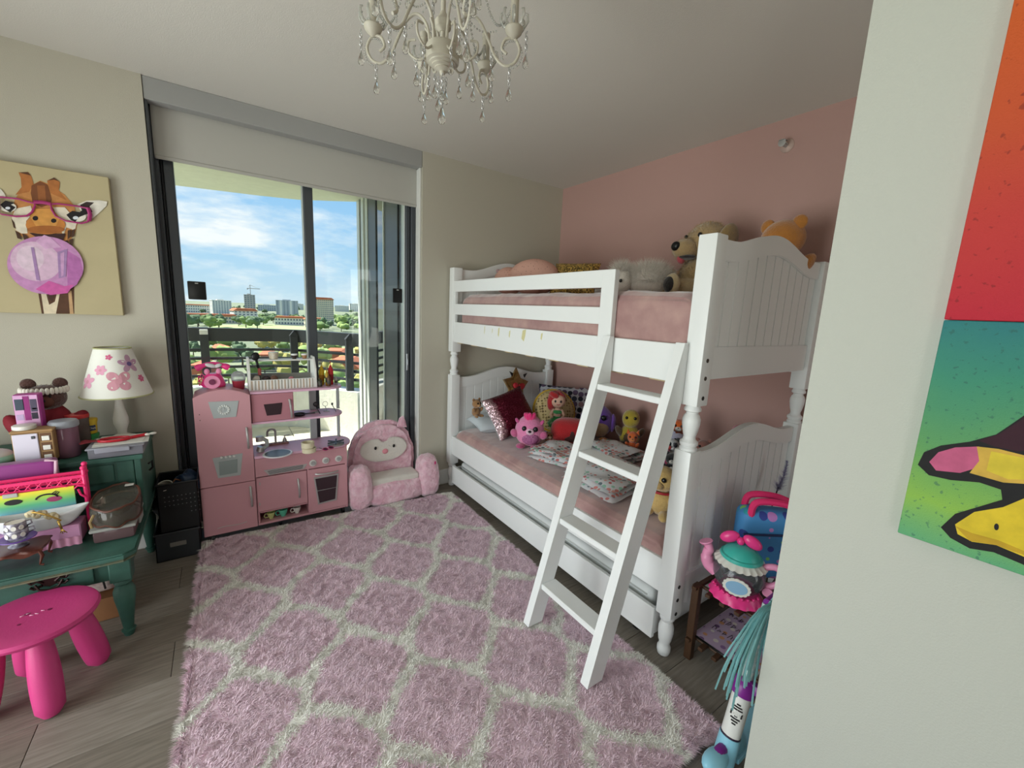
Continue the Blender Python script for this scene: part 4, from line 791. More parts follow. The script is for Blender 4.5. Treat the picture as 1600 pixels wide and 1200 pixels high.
# ---- things on the raised tier
def pz(u, y): return at(u, 700, 'y', y).x
m_wd = mat('toy_wood', 'a9865a', .55, var=.12, vs=20); m_lil = mat('lilac_door', 'd9d3e2', .45)
X0, X1 = -3.247, -3.128; yc = -.43
t = thing('toy_cupboard', 'small wooden toy cupboard with white door on the green desk', 'toy cupboard', (-3.19, -.39, DS), world=True)
B().box((X0, yc, DS+.012), (X1, -.36, DS+.142), .003).obj('cupboard_body', m_wd, t, smooth=False); B().box((X0-.003, yc-.004, DS+.142), (X1+.003, -.357, DS+.152), .003).obj('cupboard_top', m_wd, t, smooth=False); B().box((X0+.002, yc+.006, DS), (X1-.002, -.362, DS+.012)).obj('plinth', m_blk, t, smooth=False)
d_ = B().box((X0+.004, yc-.006, DS+.015), (X0+.076, yc, DS+.138), .002).obj('door', m_lil, t, smooth=False); B().box((X0+.058, yc-.010, DS+.116), (X0+.068, yc-.006, DS+.128), .001).obj('door_handle', m_alu, d_, smooth=False)
for k in range(3): z_ = DS+.02+k*.041; n_ = B().box((X0+.082, yc-.001, z_), (X1-.006, yc+.001, z_+.034)).obj('niche', mat('niche_brown', '6b4a30', .7), t, smooth=False); B().box((X0+.086, yc-.004, z_+.002), (X1-.01, yc-.0012, z_+.022), .002).obj('jar_row', m_wht, n_, smooth=False)
t = thing('white_dish', 'flat white round dish on top of the toy cupboard', 'dish', (-3.215, -.395, DS+.1525)); B().lathe([(.033, 0), (.035, .003), (.035, .016), (.032, .018), (0, .018)], n=28).obj('dish_body', m_wht, t); B().lathe([(.0355, .004), (.0355, .006)], n=28, caps=False).obj('dish_rib', m_trimw, t)
t = thing('doll_wardrobe_box', 'pink toy box with purple and black printed front behind the cupboard', 'toy box', (-3.21, -.325, DS), world=True); y_ = -.352
B().box((-3.248, y_, DS+.001), (-3.172, y_+.05, DS+.29), .003, M=None).obj('box_body', mat('violet_pink', 'b8459c', .45), t, smooth=False)
pr_ = B().box((-3.246, y_-.003, DS+.15), (-3.176, y_, DS+.288), .001).obj('front_panel', mat('pale_orchid', 'd9a6cf', .5), t, smooth=False)
for a, b_, c in (((-3.243, DS+.225), (-3.217, DS+.272), '3c4656'), ((-3.219, DS+.18), (-3.201, DS+.284), '8e2472'), ((-3.199, DS+.215), (-3.180, DS+.27), '4a4258'), ((-3.243, DS+.182), (-3.222, DS+.206), 'b9a0c4'), ((-3.199, DS+.184), (-3.181, DS+.212), '2a2434'), ((-3.195, DS+.226), (-3.182, DS+.232), 'b5294d')): B().box((a[0], y_-.0042, a[1]), (b_[0], y_-.003, b_[1])).obj('print', mat('print_'+c, c, .6), pr_, smooth=False)
# teddy with knitted headband
m_br = mat('chocolate_plush', '4a2a22', .9, sheen=.5, bump=.6, bs=140); m_rd = mat('maroon_cloth', '7d1524', .75, bump=.2, bs=60)
t = thing('teddy_bear', 'dark brown teddy bear with white knitted headband and maroon top', 'plush', (-3.185, -.21, DS))
B().sph((0, 0, .11), (.085, .065, .115)).obj('body', m_rd, t); hd = B().sph((.0, -.01, .25), (.07, .06, .058), n=20, k=14).obj('head', m_br, t); B().sph((.005, -.062, .238), (.034, .02, .026)).obj('muzzle', mat('brown_muzzle', '5d382c', .85), hd); B().sph((.006, -.08, .246), (.010, .006, .007)).obj('nose', m_blk, hd)
for s in (-1, 1): B().sph((s*.05, .0, .312), (.026, .012, .026)).obj('ear', m_br, hd); B().sph((s*.026, -.06, .262), .006, n=8, k=6).obj('eye', m_blk, hd); B().sph((s*.09, -.02, .12), (.034, .035, .07), (0, s*.5, 0)).obj('arm', m_rd, t); B().sph((s*.05, -.055, .03), (.04, .06, .03)).obj('leg', m_br, t)
b = B()
for i in range(30): a = 2*PI*i/30; b.sph((.072*math.cos(a), -.01+.062*math.sin(a), .287), (.0085, .0085, .016), n=6, k=6)
b.obj('headband', mat('knit_white', 'd9d4c8', .9), hd)
# jars
p = -3.112; t = thing('pink_jar', 'clear jar of dark pink toys with a grey lid on the desk', 'jar', (p, -.345, DS)); rj = .044
B().lathe([(rj-.004, .001), (rj, .006), (rj, .135), (rj-.003, .14)], n=28).obj('jar_body', glass('rose_glass', 'c994ad', .9, .02, .35), t); B().lathe([(rj+.003, .138), (rj+.005, .142), (rj+.005, .158), (rj, .166), (rj-.008, .168), (0, .168)], n=28).obj('lid', mat('lid_grey', '9fa3ac', .4), t)
for k in range(14): a = k*2.4; B().sph(((rj-.018)*math.cos(a)*(.6+.4*(k % 2)), (rj-.018)*math.sin(a)*(.6+.4*(k % 2)), .018+.008*k), .0145, n=8, k=6).obj('bead', mat('bead_%d' % (k % 3), ('7d2f50', '4f2038', 'a0567a')[k % 3], .4), t)
t = thing('red_lid_jar', 'clear jar with a thin red lid behind the grey lidded jar', 'jar', (-3.09, -.235, DS)); B().lathe([(.036, .001), (.038, .005), (.038, .15)], n=24).obj('jar_body', glass('grey_glass', 'b0a29c', .9, .02, .3), t); B().lathe([(.040, .15), (.041, .153), (.041, .166), (0, .168)], n=24).obj('lid', mat('lid_red', 'd23c3c', .4), t)
xp = -3.062; t = thing('modelling_dough_tub', 'yellow toy dough tub standing on a green tub beside the lamp', 'tub', (xp, -.2, DS+.062), group='dough tubs'); m_py = mat('tub_yellow', 'd9b830', .4)
B().lathe([(.027, .001), (.028, .004), (.030, .055)], n=24).obj('tub_body', m_py, t); B().lathe([(.032, .055), (.0325, .058), (.0325, .07), (.030, .072), (0, .072)], n=24).obj('lid', m_py, t)
a0 = math.atan2(CAM.y+.2, CAM.x-xp)
lb = B().grid(lambda u, v: ((.0298)*math.cos(a0+(u-.5)*1.7), .0298*math.sin(a0+(u-.5)*1.7), .016+.026*v), 10, 2).obj('label', mat('label_dark', '2b3a5a', .5), t)
text_obj('lettering', 'Play-Doh', .0125, m_wht, t, (.0308*math.cos(a0), .0308*math.sin(a0), .029), (PI/2, 0, a0+PI/2), .0003)
t = thing('modelling_dough_tub', 'green toy dough tub under the yellow tub', 'tub', (xp, -.2, DS), group='dough tubs'); B().lathe([(.028, .0005), (.029, .004), (.031, .046)], n=24).obj('tub_body', mat('tub_green', '3f9c55', .4), t); B().lathe([(.033, .046), (.0335, .049), (.0335, .06), (0, .0615)], n=24).obj('lid', mat('tub_green', '3f9c55'), t)
# clear lidded box with papers and the red toy on it
t = thing('clear_storage_box', 'clear plastic storage box with clip lid on the right of the desk', 'storage box', (-2.93, -.34, DS), world=True); m_cl = glass('box_plastic', 'c4c4d0', .9, .08, .35)
x0, x1, y0, y1 = -3.035, -2.838, -.455, -.27
B().box((x0+.006, y0+.006, DS+.001), (x1-.006, y1-.006, DS+.042), .006, 2).obj('box_body', m_cl, t); B().box((x0, y0, DS+.042), (x1, y1, DS+.05), .003).obj('lid', glass('lid_plastic', 'd9d9e4', .9, .05, .4), t); B().box((x0+.03, y0-.004, DS+.026), (x1-.05, y0+.002, DS+.049), .003).obj('clip', glass('lid_plastic'), t); B().box((x0+.02, y0+.02, DS+.003), (x1-.02, y1-.02, DS+.026), .003).obj('contents', mat('mauve_stuff', '8a6a7a', .7, col2='5a3f4a', vs=40), t, smooth=False)
for k, (dz, a, lab) in enumerate(((.0505, .06, 'white paper sheet lying on the clear storage box'), (.0525, -.05, 'white card lying on the paper sheet on the storage box'))):
    s_ = thing('paper_sheet', lab, 'paper', (-2.93+.006*k, -.355+.01*k, DS+dz), a); B().box((-.09, -.075, 0), (.1-.02*k, .075, .0016)).obj('sheet', mat('paper_white', 'dcdad2', .8), s_, smooth=False); B().box((-.05, -.05, .0016), (.02, -.02, .0019)).obj('print_block', mat('paper_grey', 'b9b7b0', .8), s_, smooth=False)
t = thing('red_toy_stethoscope', 'red plastic toy with white ends on the clear storage box', 'toy', (-2.94, -.36, DS+.0545)); m_rp_ = mat('toy_red', 'c01f30', .35)
B().tube([(.055*math.cos(a)-.01, .03*math.sin(a), .006) for a in (2*PI*i/30 for i in range(30))], .006, 8, True).obj('loop', m_rp_, t); B().tube([(.045, .0, .006), (.075, .012, .008), (.1, .02, .01)], .0075, 8).obj('stem', m_rp_, t)
for s in (-1, 1): B().sph((.11+.012*s, .022+.004*s, .010), (.016, .008, .006), (0, 0, .4*s)).obj('white_end', m_wht, t)
b = B()
for k in range(9): b.tube([(-.06, -.004+.001*k, .006), (-.085-.004*k, -.02+.005*k, .008+.003*(k % 2)), (-.12-.003*(k % 3), -.03+.007*k, .005)], .0016, 5)
b.obj('fringe', mat('fringe_red', '8e3038', .6), t)
t = thing('mint_cushion', 'mint green cushion with white top at the left edge of the desk', 'cushion', (-3.34, -.37, DS)); B().sph((0, 0, .03), (.085, .075, .032), n=24, k=12).obj('cushion_body', mat('mint_fabric', '9fd0c0', .8), t); B().sph((0, 0, .045), (.075, .066, .026), n=24, k=12).obj('top_cloth', mat('cloth_white', 'd9dde0', .8), t)
# ---- things on the lower desk top
m_hot = mat('toybed_pink', 'ee2f72', .35); m_lp = mat('toybed_lilac', 'd79ac4', .45)
bx0, bx1, byf, byb = -3.50, -3.022, -.655, -.56
t = thing('toy_doll_bed', 'hot pink toy doll bed with rainbow face panel on the desk', 'toy bed', (-3.26, -.57, DT), world=True)
B().box((bx0, byf, DT+.012), (bx1-.012, byb, DT+.085), .004).obj('bed_base', m_lp, t, smooth=False)
b = B(); n = 60
b.grid(lambda u, v: (bx0+(bx1-.012-bx0)*u, byf-.004+.003*math.sin(u*n*1.9), DT+.002+.035*v), n*3, 2); b.obj('skirt', mat('skirt_pink', 'dc9cbc', .7), t)
for y in (byb-.012, byb+.012):
    top = .69 if y > byb else .68
    b = B(); b.tube([(bx1, y, DT), (bx1, y, top)], .0075, 8); b.sph((bx1, y, top+.006), .010, n=10, k=8); b.cyl((bx1, y, top-.03), (bx1, y, top-.024), .0105); b.obj('post', m_hot, t)
    r_ = B(); r_.box((bx0, y-.004, top-.036), (bx1, y+.004, top-.022), .001); r_.box((bx0, y-.004, top-.066), (bx1, y+.004, top-.056), .001)
    rr_ = r_.obj('top_rail', m_hot, t, smooth=False)
    b = B()
    for k in range(16): a = bx0+.02+k*.029; b.tube([(a, y, top-.057), (a+.008, y, top-.046), (a+.016, y, top-.036)], .0022, 5); b.tube([(a+.016, y, top-.057), (a+.008, y, top-.046), (a, y, top-.036)], .0022, 5)
    b.obj('fretwork', m_hot, rr_)
for k in range(3): z_ = .50+k*.045; B().box((bx1-.004, byb-.012, z_), (bx1+.004, byb+.012, z_+.010), .001).obj('side_bar', m_hot, t, smooth=False)
b = B()
for s in range(2): b.tube([(bx1, byb-.022, .61), (bx1-.02, byb-.022, .615), (bx1-.035, byb-.022, .6), (bx1-.045, byb-.022, .615), (bx1-.07, byb-.022, .625)] if s == 0 else [(bx1, byb-.022, .56), (bx1-.014, byb-.022, .575), (bx1-.02, byb-.022, .6)], .004, 6)
b.obj('scroll_bracket', m_hot, t)
pn = B().box((bx0+.02, byb-.026, DT+.086), (bx1-.03, byb-.020, .618), .001).obj('face_panel', None or mat('rainbow', 'ffffff', .5), t, smooth=False)
mm = MATS['rainbow']; nt_ = mm.node_tree; tcn = N(nt_, 'ShaderNodeTexCoord'); sp = N(nt_, 'ShaderNodeSeparateXYZ'); L(nt_, tcn.outputs['Object'], sp.inputs[0]); mr = N(nt_, 'ShaderNodeMapRange'); mr.inputs[1].default_value = .086; mr.inputs[2].default_value = .245; L(nt_, sp.outputs[2], mr.inputs[0])
rp_ = ramp(nt_, [(0, '6fa7d2'), (.35, '7fb7cf'), (.55, '5fb98a'), (.72, 'a6cf4e'), (.86, 'e8d83e'), (1, 'f0a83a')]); L(nt_, mr.outputs[0], rp_.inputs[0]); L(nt_, rp_.outputs[0], nt_.nodes['Principled BSDF'].inputs['Base Color'])
m_lash = mat('lash_black', '1a1518', .6)
for xe in (bx1-.11, bx1-.29):
    ye = byb-.0275; b = B(); b.tube([(xe+.03*math.cos(a), ye, .583+.016*math.sin(a)) for a in (PI*i/10 for i in range(11))], .003, 6)
    for k in range(3): b.tube([(xe+.026-.006*k, ye, .59+.004*k), (xe+.036-.004*k, ye, .602+.003*k)], .0016, 5)
    b.obj('lash', m_lash, pn); B().prism(ell(xe+.02, .575, .022, .011), ye, ye+.001, 'y').obj('cheek', mat('cheek_plum', '9c3a66', .6), pn, smooth=False)
B().prism(ell(bx1-.2, .585, .024, .011), byb-.0275, byb-.026, 'y').obj('nose', m_lash, pn, smooth=False)
B().box((bx1-.225, byb-.030, .605), (bx1-.185, byb-.026, .622), .003).obj('silver_badge', m_ks, pn, smooth=False)
# boat shaped bowl in the toy bed
t = thing('white_bowl', 'white boat shaped bowl lying across the toy doll bed', 'bowl', (-3.155, -.632, DT+.0855))
def boat(u, v):
    a = 2*PI*u; k = .55+.45*v; z = .06*v**1.6; q_ = 1 if v < .999 else 1
    return (.135*k*math.cos(a)*(1+.12*abs(math.cos(a))**6), 0.045*k*math.sin(a), z+.018*v*abs(math.cos(a))**3)
b = B(); b.grid(boat, 40, 10, True); b.prism([boat(i/40, 0)[:2] for i in range(40)], -.0, .001, 'z'); o = b.obj('bowl', mat('porcelain', 'dfe0e2', .3), t); md_ = o.modifiers.new('sol', 'SOLIDIFY'); md_.thickness = .003
# doll table and tea things
zt3 = .462; m_mh = mat('mahogany', '5a2a1c', .3, var=.2, vs=15, coat=.3)
t = thing('doll_table', 'small brown doll table with curved legs on the desk', 'toy table', (-3.19, -.735, DT), world=True); tx0, tx1, ty0, ty1 = -3.30, -3.108, -.795, -.672
sc_ = [(tx0+(tx1-tx0)*i/24, ty0+.006*math.cos(i/24*PI*6)) for i in range(25)]+[(tx1-.004*math.cos(j/8*PI*2), ty0+(ty1-ty0)*j/8) for j in range(1, 8)]+[(tx1-(tx1-tx0)*i/24, ty1-.006*math.cos(i/24*PI*6)) for i in range(25)]
B().prism(sc_, zt3-.009, zt3, 'z', bev=.002).obj('table_top', m_mh, t); B().prism([(tx0+.01, zt3-.009)]+[(tx0+.01+(tx1-tx0-.02)*i/20, zt3-.022+.006*math.cos(i/20*PI*4)) for i in range(21)]+[(tx1-.01, zt3-.009)], ty0+.008, ty0+.013, 'y').obj('apron', m_mh, t)
for x in (tx0+.012, tx1-.012):
    for y in (ty0+.012, ty1-.012): dx_ = .006 if x > -3.2 else -.006; B().tube([(x, y, zt3-.009), (x+dx_, y, zt3-.03), (x, y, zt3-.052), (x-dx_*.5, y, DT+.008), (x+dx_*1.2, y, DT+.004)], [.006, .0062, .004, .0035, .005], 8).obj('leg', m_mh, t)
m_sil = mat('silver_pattern', 'c9c6d2', .3, metal=.3, col2='6a6676', vs=60); m_pur = mat('saucer_purple', '6a3fa0', .35)
cx_, cy_ = -3.185, -.725
t = thing('toy_pedestal_dish', 'silver footed dish with purple rim under the toy cups', 'dish', (cx_, cy_, zt3+.0003)); B().lathe([(.026, 0), (.027, .003), (.012, .009), (.012, .014), (.03, .02), (.048, .03), (.05, .032), (.046, .032), (.02, .024), (0, .023)], n=28, caps=False).obj('dish', m_sil, t); B().lathe([(.02, .0245), (.047, .0335), (.0495, .0335), (.05, .031)], n=28, caps=False).obj('purple_rim', m_pur, t)
for k, (z_, r_, lab) in enumerate(((.034, .031, 'silver patterned toy cup, lower of the two stacked'), (.062, .028, 'silver patterned toy cup, upper of the two stacked'))):
    s_ = thing('toy_cup', lab, 'cup', (cx_, cy_, zt3+z_), .4, group='stacked silver toy cups'); h = .034
    B().lathe([(r_*.8, 0), (r_*.95, .006), (r_, h*.6), (r_*.97, h), (r_*.88, h), (r_*.85, .008), (0, .007)], n=24, caps=False).obj('cup_body', m_sil, s_); B().tube([(r_*.95, 0, h*.8), (r_*1.4, 0, h*.8), (r_*1.45, 0, h*.4), (r_*.95, 0, h*.25)], .0028, 6).obj('handle', m_sil, s_)
    if k: B().prism(ell(0, 0, r_*.9, r_*.9, 24), h-.003, h-.002, 'z').obj('white_lining', m_wht, s_, smooth=False)
    for a in (-1.9, -1.2, -2.6): B().prism(ell(0, 0, .007, .009, 14), 0, .0012, 'z', M=Matrix.Translation((r_*1.0*math.cos(a), r_*1.0*math.sin(a), h*.5)) @ V((math.cos(a), math.sin(a), 0)).to_track_quat('Z', 'Y').to_matrix().to_4x4()).obj('medallion', m_wht, s_, smooth=False)
t = thing('gold_bracelet', 'cream fluff and gold chain ornament hanging over the white bowl', 'ornament', (-3.12, -.672, .53), world=True); m_gd = mat('gold_metal', 'c9a558', .3, metal=.8)
b = B()
for k in range(10): b.sph((-3.165+.008*k, -.668, .556+.006*math.sin(k*1.7)-.0007*k*k*.5), (.011, .010, .012), n=8, k=6)
b.noise(.004, 90).obj('fluff', mat('cream_fluff', 'cdbf9c', .9), t)
b = B()
for k in range(26): u_ = k/25; b.sph((-3.15+.07*u_, -.68-.012*math.sin(u_*3), .566-.05*u_**2), .0036, n=6, k=5)
b.obj('gold_chain', m_gd, t); B().tube([(-3.085, -.69, .52), (-3.078, -.692, .485)], .004, 6).obj('gold_pendant', m_gd, t)
b = B()
for k in range(4): b.tube([(-3.078, -.692, .485), (-3.082+.006*k, -.694, .468-.003*(k % 2))], .0016, 5)
b.obj('tassel', m_gd, t)
t = thing('purple_pouch', 'purple fabric pouch leaning behind the toy doll bed', 'pouch', (-3.28, -.49, DT), world=True); m_pv = mat('purple_satin', '8a2c7e', .45, sheen=.4)
B().box((-3.46, -.522, DT+.002), (-3.112, -.47, .718), .016, 3).noise(.012, 14, 3).obj('pouch_body', m_pv, t); B().tube([(-3.13, -.526, .60), (-3.115, -.524, .64), (-3.108, -.52, .715), (-3.14, -.518, .722)], .006, 7).obj('pouch_trim', mat('pale_pink_trim', 'd9b4c6', .6), t)
# clear zip pouch on a lidded box
t = thing('lidded_food_box', 'translucent plastic box with white lid under the zip bag', 'storage box', (-2.93, -.6, DT), world=True); x0, x1, y0, y1 = -3.005, -2.86, -.70, -.465
B().box((x0+.008, y0+.008, DT+.001), (x1-.008, y1-.008, DT+.05), .012, 2).obj('box_body', glass('dusky_plastic', '8a6f72', .9, .08, .5), t); B().box((x0, y0, DT+.05), (x1, y1, DT+.064), .008, 2).obj('lid', glass('milky_lid', 'c3c3bd', .9, .15, .55), t); B().box((x1-.003, y0+.07, DT+.03), (x1+.006, y1-.08, DT+.062), .003).obj('clip', glass('milky_lid'), t)
t = thing('clear_zip_bag', 'round clear zip bag with brown piping on the lidded box', 'bag', (-2.93, -.59, DT+.065)); m_cz = glass('bag_film', 'bdb6a8', 1.0, .04, .12); m_bp = mat('brown_piping', '5d3527', .5)
def bag(u, v):
    a = 2*PI*u; s = .93+.07*math.sin(v*PI); x, y = .083*math.cos(a)*s, .128*math.sin(a)*s
    return (x+.004*noise.noise(V((a*2, v*4, 1))), y, .005+.083*v+.012*noise.noise(V((math.cos(a)*2, math.sin(a)*2, v*3)))+y*.12*v)
b = B(); b.grid(bag, 48, 9, True); b.obj('side_film', m_cz, t)
top = [V(bag(i/48, 1)) for i in range(48)]; bot = [V(bag(i/48, 0)) for i in range(48)]
B().poly(top).obj('top_film', m_cz, t, smooth=False); B().tube(top, .0045, 6, True).obj('top_piping', m_bp, t); B().tube(bot, .004, 6, True).obj('bottom_piping', m_bp, t)
b = B(); b.grid(lambda u, v: (-.05+.1*u+.01*math.sin(v*5), -.085+.17*v, .045+.012*math.sin(u*7+v*4)), 12, 14); b.obj('contents', mat('bag_dark_stuff', '3a3a36', .7, col2='5a4a3c', vs=30), t)
b = B(); b.grid(lambda u, v: (-.045+.10*v, .02+.03*u+.03*math.sin(v*3), .087+.004*math.sin(u*5)), 6, 12); b.obj('tan_strap', mat('tan_cloth', '8d774f', .8), t)
B().box((.02, .065, .107), (.05, .09, .1085), M=None).obj('care_tag', m_wht, t, smooth=False); B().tube([(-.05, -.118, .07), (-.062, -.128, .045), (-.058, -.128, .02)], .005, 6).obj('zip_pull', mat('tan_cloth', '8d774f'), t)
# ================================================================ PLUSH ARMCHAIR
m_pl_ = mat('pink_plush', 'f0ccd7', .85, col2='e0acbd', vs=24, sheen=.8, bump=.9, bs=55); m_cp = mat('cream_plush', 'ddd8cf', .85, sheen=.5, bump=.4, bs=80)
sup = lambda e: (lambda c: V(tuple(abs(q_)**e*(1 if q_ > 0 else -1) for q_ in c)))
ch = thing('plush_armchair', 'pink plush children armchair with an owl face by the balcony door', 'armchair', (-1.535, -.052, 0), R(-1))
def rbox(a, b_, r, nz, sc, seed=0, n=4):
    o_ = B(); o_.box(a, b_, r, n); bmesh.ops.subdivide_edges(o_.bm, edges=o_.bm.edges[:], cuts=2, use_grid_fill=True); o_.noise(nz, sc, seed); return o_
B().sph((0, -.005, .088), (.225, .135, .088), n=60, k=30, fn=sup(.5)).noise(.008, 16, 2).noise(.005, 42, 4).obj('seat_base', m_pl_, ch, ang=90)
rbox((-.175, -.105, .15), (.175, .06, .205), .026, .006, 16, 2).obj('seat_cushion', m_cp, ch, ang=90)
for s in (-1, 1): B().sph((s*.25, -.055, .155), (.078, .098, .156), n=48, k=36, fn=sup(.62)).noise(.010, 14, 5+s).noise(.006, 42, 3+s).obj('armrest', m_pl_, ch, ang=90)
bo = [(-.225, .12), (-.25, .25), (-.235, .38), (-.19, .48), (-.12, .545), (-.03, .572), (.06, .565), (.14, .53), (.2, .46), (.235, .36), (.245, .24), (.225, .12)]
b = B(); b.prism(bo, .045, .14, 'y', bev=.03); bmesh.ops.triangulate(b.bm, faces=[f for f in b.bm.faces if len(f.verts) > 4]); bmesh.ops.subdivide_edges(b.bm, edges=b.bm.edges[:], cuts=3, use_grid_fill=True); b.noise(.009, 16, 9).noise(.004, 42, 2)
bmesh.ops.transform(b.bm, matrix=Matrix.Translation((-.04, 0, .01)) @ Matrix.Rotation(R(-4), 4, 'X'), verts=b.bm.verts)
bk = b.obj('backrest', m_pl_, ch, ang=80)
fpts = []
for i in range(40):
    a = 2*PI*i/40; r_ = .145+.022*abs(math.cos(a))-(.034*max(0, math.sin(a))**6); fpts.append((-.04+r_*math.cos(a)*1.03, .365+r_*math.sin(a)*.64-.02*(abs(math.cos(a)) < .3)*(math.sin(a) > 0)))
fc = B().prism(fpts, .028, .042, 'y', bev=.005, M=Matrix.Translation((0, -.003, .01)) @ Matrix.Rotation(R(-4), 4, 'X')).obj('face_patch', m_cp, bk)
for x in (-.105, .03): B().sph((x, .048, .385), (.0095, .006, .0125), n=12, k=8).obj('eye', m_blk, fc)
B().sph((-.035, .048, .352), (.022, .008, .020), n=14, k=8).obj('nose', mat('nose_pink', 'e59aa4', .8), fc)
for x, z, s in ((.098, .555, 1), (-.205, .49, -1)):
    B().prism([(x-.034, z-.035), (x+.04, z-.045), (x+.028, z+.01), (x+.012*s, z+.045), (x-.014, z+.028)] if s > 0 else [(x-.035, z-.03), (x+.035, z+.0), (x+.045, z+.022), (x, z+.02), (x-.03, z-.005)], .06, .10, 'y', bev=.012).obj('ear', m_pl_, bk, ang=80)
B().box((.272, -.148, .262), (.285, -.142, .285), .002).obj('fabric_tag', mat('tag_magenta', 'c03070', .6), ch, smooth=False)
# ================================================================ PICTURES, CHANDELIER, SPRINKLER
def print_layers(t, ax, val, sgn, layers, nm='print'):
    for k, (c, poly) in enumerate(layers):
        h = val+sgn*(.0004+.00025*k); pts = [at(u, v, ax, val) for u, v in poly]
        i = {'x': (1, 2), 'y': (0, 2)}[ax]
        B().poly([(h, p.y, p.z) if ax == 'x' else (p.x, h, p.z) for p in pts]).obj(nm, mat('paint_'+c, c, .75, var=.18, vs=40), t, smooth=False)
gz = lambda pts: [(x*.2417, 220+y*.2417) for x, y in pts]
cv = thing('giraffe_canvas', 'cream canvas print of a giraffe in pink glasses blowing bubble gum', 'picture', (-3.15, -.015, 1.3), world=True)
cx0, cx1, cz0, cz1 = -3.385, -2.917, 1.300, 1.961
cb_ = B().box((cx0, -.031, cz0), (cx1, -.001, cz1), .002).obj('canvas', mat('canvas_cream', 'bdb08b', .8, var=.08, vs=5, bump=.1, bs=500), cv, smooth=False)
E_ = lambda cx, cy, rx, ry, rot=0, n=26: ell(cx, cy, rx, ry, n, 0, rot)
G = [('5a3a26', [(240, 940), (480, 940), (480, 1118), (270, 1118)]), ('e2d3b6', [(262, 960), (290, 960), (318, 1060), (355, 1040), (375, 960), (392, 960), (362, 1118), (285, 1118)]), ('4a2e22', [(300, 960), (370, 960), (340, 1040), (315, 1020)]), ('c9a277', [(440, 960), (462, 970), (476, 1118), (452, 1118)]),
 ('c98a4e', [(78, 500), (95, 385), (118, 345), (200, 290), (260, 258), (330, 285), (420, 350), (480, 420), (505, 520), (485, 600), (440, 660), (350, 650), (200, 640), (120, 610), (88, 550)]),
 ('b5713a', [(120, 205), (185, 203), (205, 235), (218, 280), (190, 330), (100, 350), (140, 300), (135, 240)]), ('b5713a', [(305, 258), (350, 238), (388, 268), (385, 300), (380, 320), (432, 385), (330, 340), (312, 290)]), ('5d3a26', [(120, 205), (180, 202), (202, 225), (160, 215)]), ('5d3a26', [(308, 258), (350, 238), (388, 265), (350, 252)]),
 ('7d4a2a', [(205, 290), (260, 262), (310, 285), (335, 380), (325, 410), (270, 430), (215, 405), (200, 340)]), ('9c5f33', [(240, 290), (290, 290), (300, 390), (250, 390)]),
 ('e6dcc6', [(78, 500), (100, 440), (200, 420), (215, 470), (170, 520), (180, 600), (140, 600), (105, 580)]), ('e6dcc6', [(345, 430), (420, 430), (500, 520), (485, 580), (430, 560), (410, 620), (380, 520)]),
 ('e8e2d6', [(500, 412), (560, 388), (640, 385), (694, 394), (690, 420), (650, 460), (600, 503), (560, 490), (520, 450)]), ('3a2c2a', [(520, 415), (560, 395), (610, 400), (580, 425), (600, 460), (560, 475), (530, 450)]), ('e8e2d6', [(-40, 300), (10, 315), (32, 345), (40, 362), (-40, 375)]),
 ('4a3020', [(75, 500), (95, 530), (105, 570), (90, 560)]), ('4a3020', [(100, 580), (130, 600), (145, 640), (115, 630)]), ('4a3020', [(145, 600), (175, 610), (190, 640), (160, 645)]), ('4a3020', [(440, 580), (460, 575), (458, 620), (438, 640)]), ('4a3020', [(465, 580), (486, 570), (480, 620), (462, 625)]), ('4a3020', [(410, 655), (440, 640), (450, 690), (430, 680)]), ('4a3020', [(450, 640), (475, 632), (468, 690), (452, 694)]),
 ('c8813a', E_(297, 545, 128, 62)), ('d99a4c', [(190, 480), (240, 440), (340, 440), (390, 500), (360, 560), (240, 560)]), ('a8642c', E_(300, 575, 120, 26)), ('3a1f1c', [(190, 596), (300, 606), (425, 600), (408, 655), (330, 640), (240, 625)]), ('201614', E_(232, 502, 18, 15)), ('201614', E_(350, 518, 17, 14)),
 ('e9e4d8', E_(58, 432, 52, 30)), ('1c1618', [(5, 415), (40, 388), (100, 405), (75, 415), (106, 432), (70, 465), (30, 440)]), ('dfe3ea', E_(55, 437, 16, 9)), ('e9e4d8', E_(500, 492, 60, 34)), ('1c1618', [(432, 480), (470, 455), (520, 462), (560, 430), (565, 475), (515, 495), (490, 525), (462, 515)]), ('dfe3ea', E_(492, 500, 18, 11)),
 ('c98fc0', E_(297, 805, 247, 186, .12, 48)), ('dcb9d2', E_(235, 780, 165, 125, .2, 36)), ('e3cadb', E_(200, 760, 90, 80, .3)), ('b86fae', [(420, 700), (520, 760), (540, 850), (500, 930), (440, 970), (440, 850)]), ('cf5fa6', [(235, 960), (320, 905), (420, 940), (480, 930), (440, 985), (330, 997)]), ('d7a9cf', [(235, 650), (290, 610), (330, 625), (400, 690), (300, 700)]), ('a884b4', [(205, 690), (225, 690), (265, 905), (240, 900)]), ('a884b4', [(375, 720), (440, 700), (430, 880), (385, 890)]), ('cf9fca', [(395, 730), (420, 720), (415, 870), (400, 880)])]
print_layers(cv, 'y', -.031, -1, [(c, gz(p)) for c, p in G])
def ring(pts, w_, m, t, n):
    ps = [at(x*.2417, 220+y*.2417, 'y', -.046) for x, y in pts]; b = B()
    for a, c in zip(ps, ps[1:]+ps[:1]):
        d = (c-a).normalized(); nn_ = V((-d.z, 0, d.x))*w_; e_ = d*w_*.6
        b.poly([a-nn_-e_, c-nn_+e_, c+nn_+e_, a+nn_-e_])
    return b.obj(n, m, t, smooth=False)
mg = mat('glasses_magenta', 'a83272', .5)
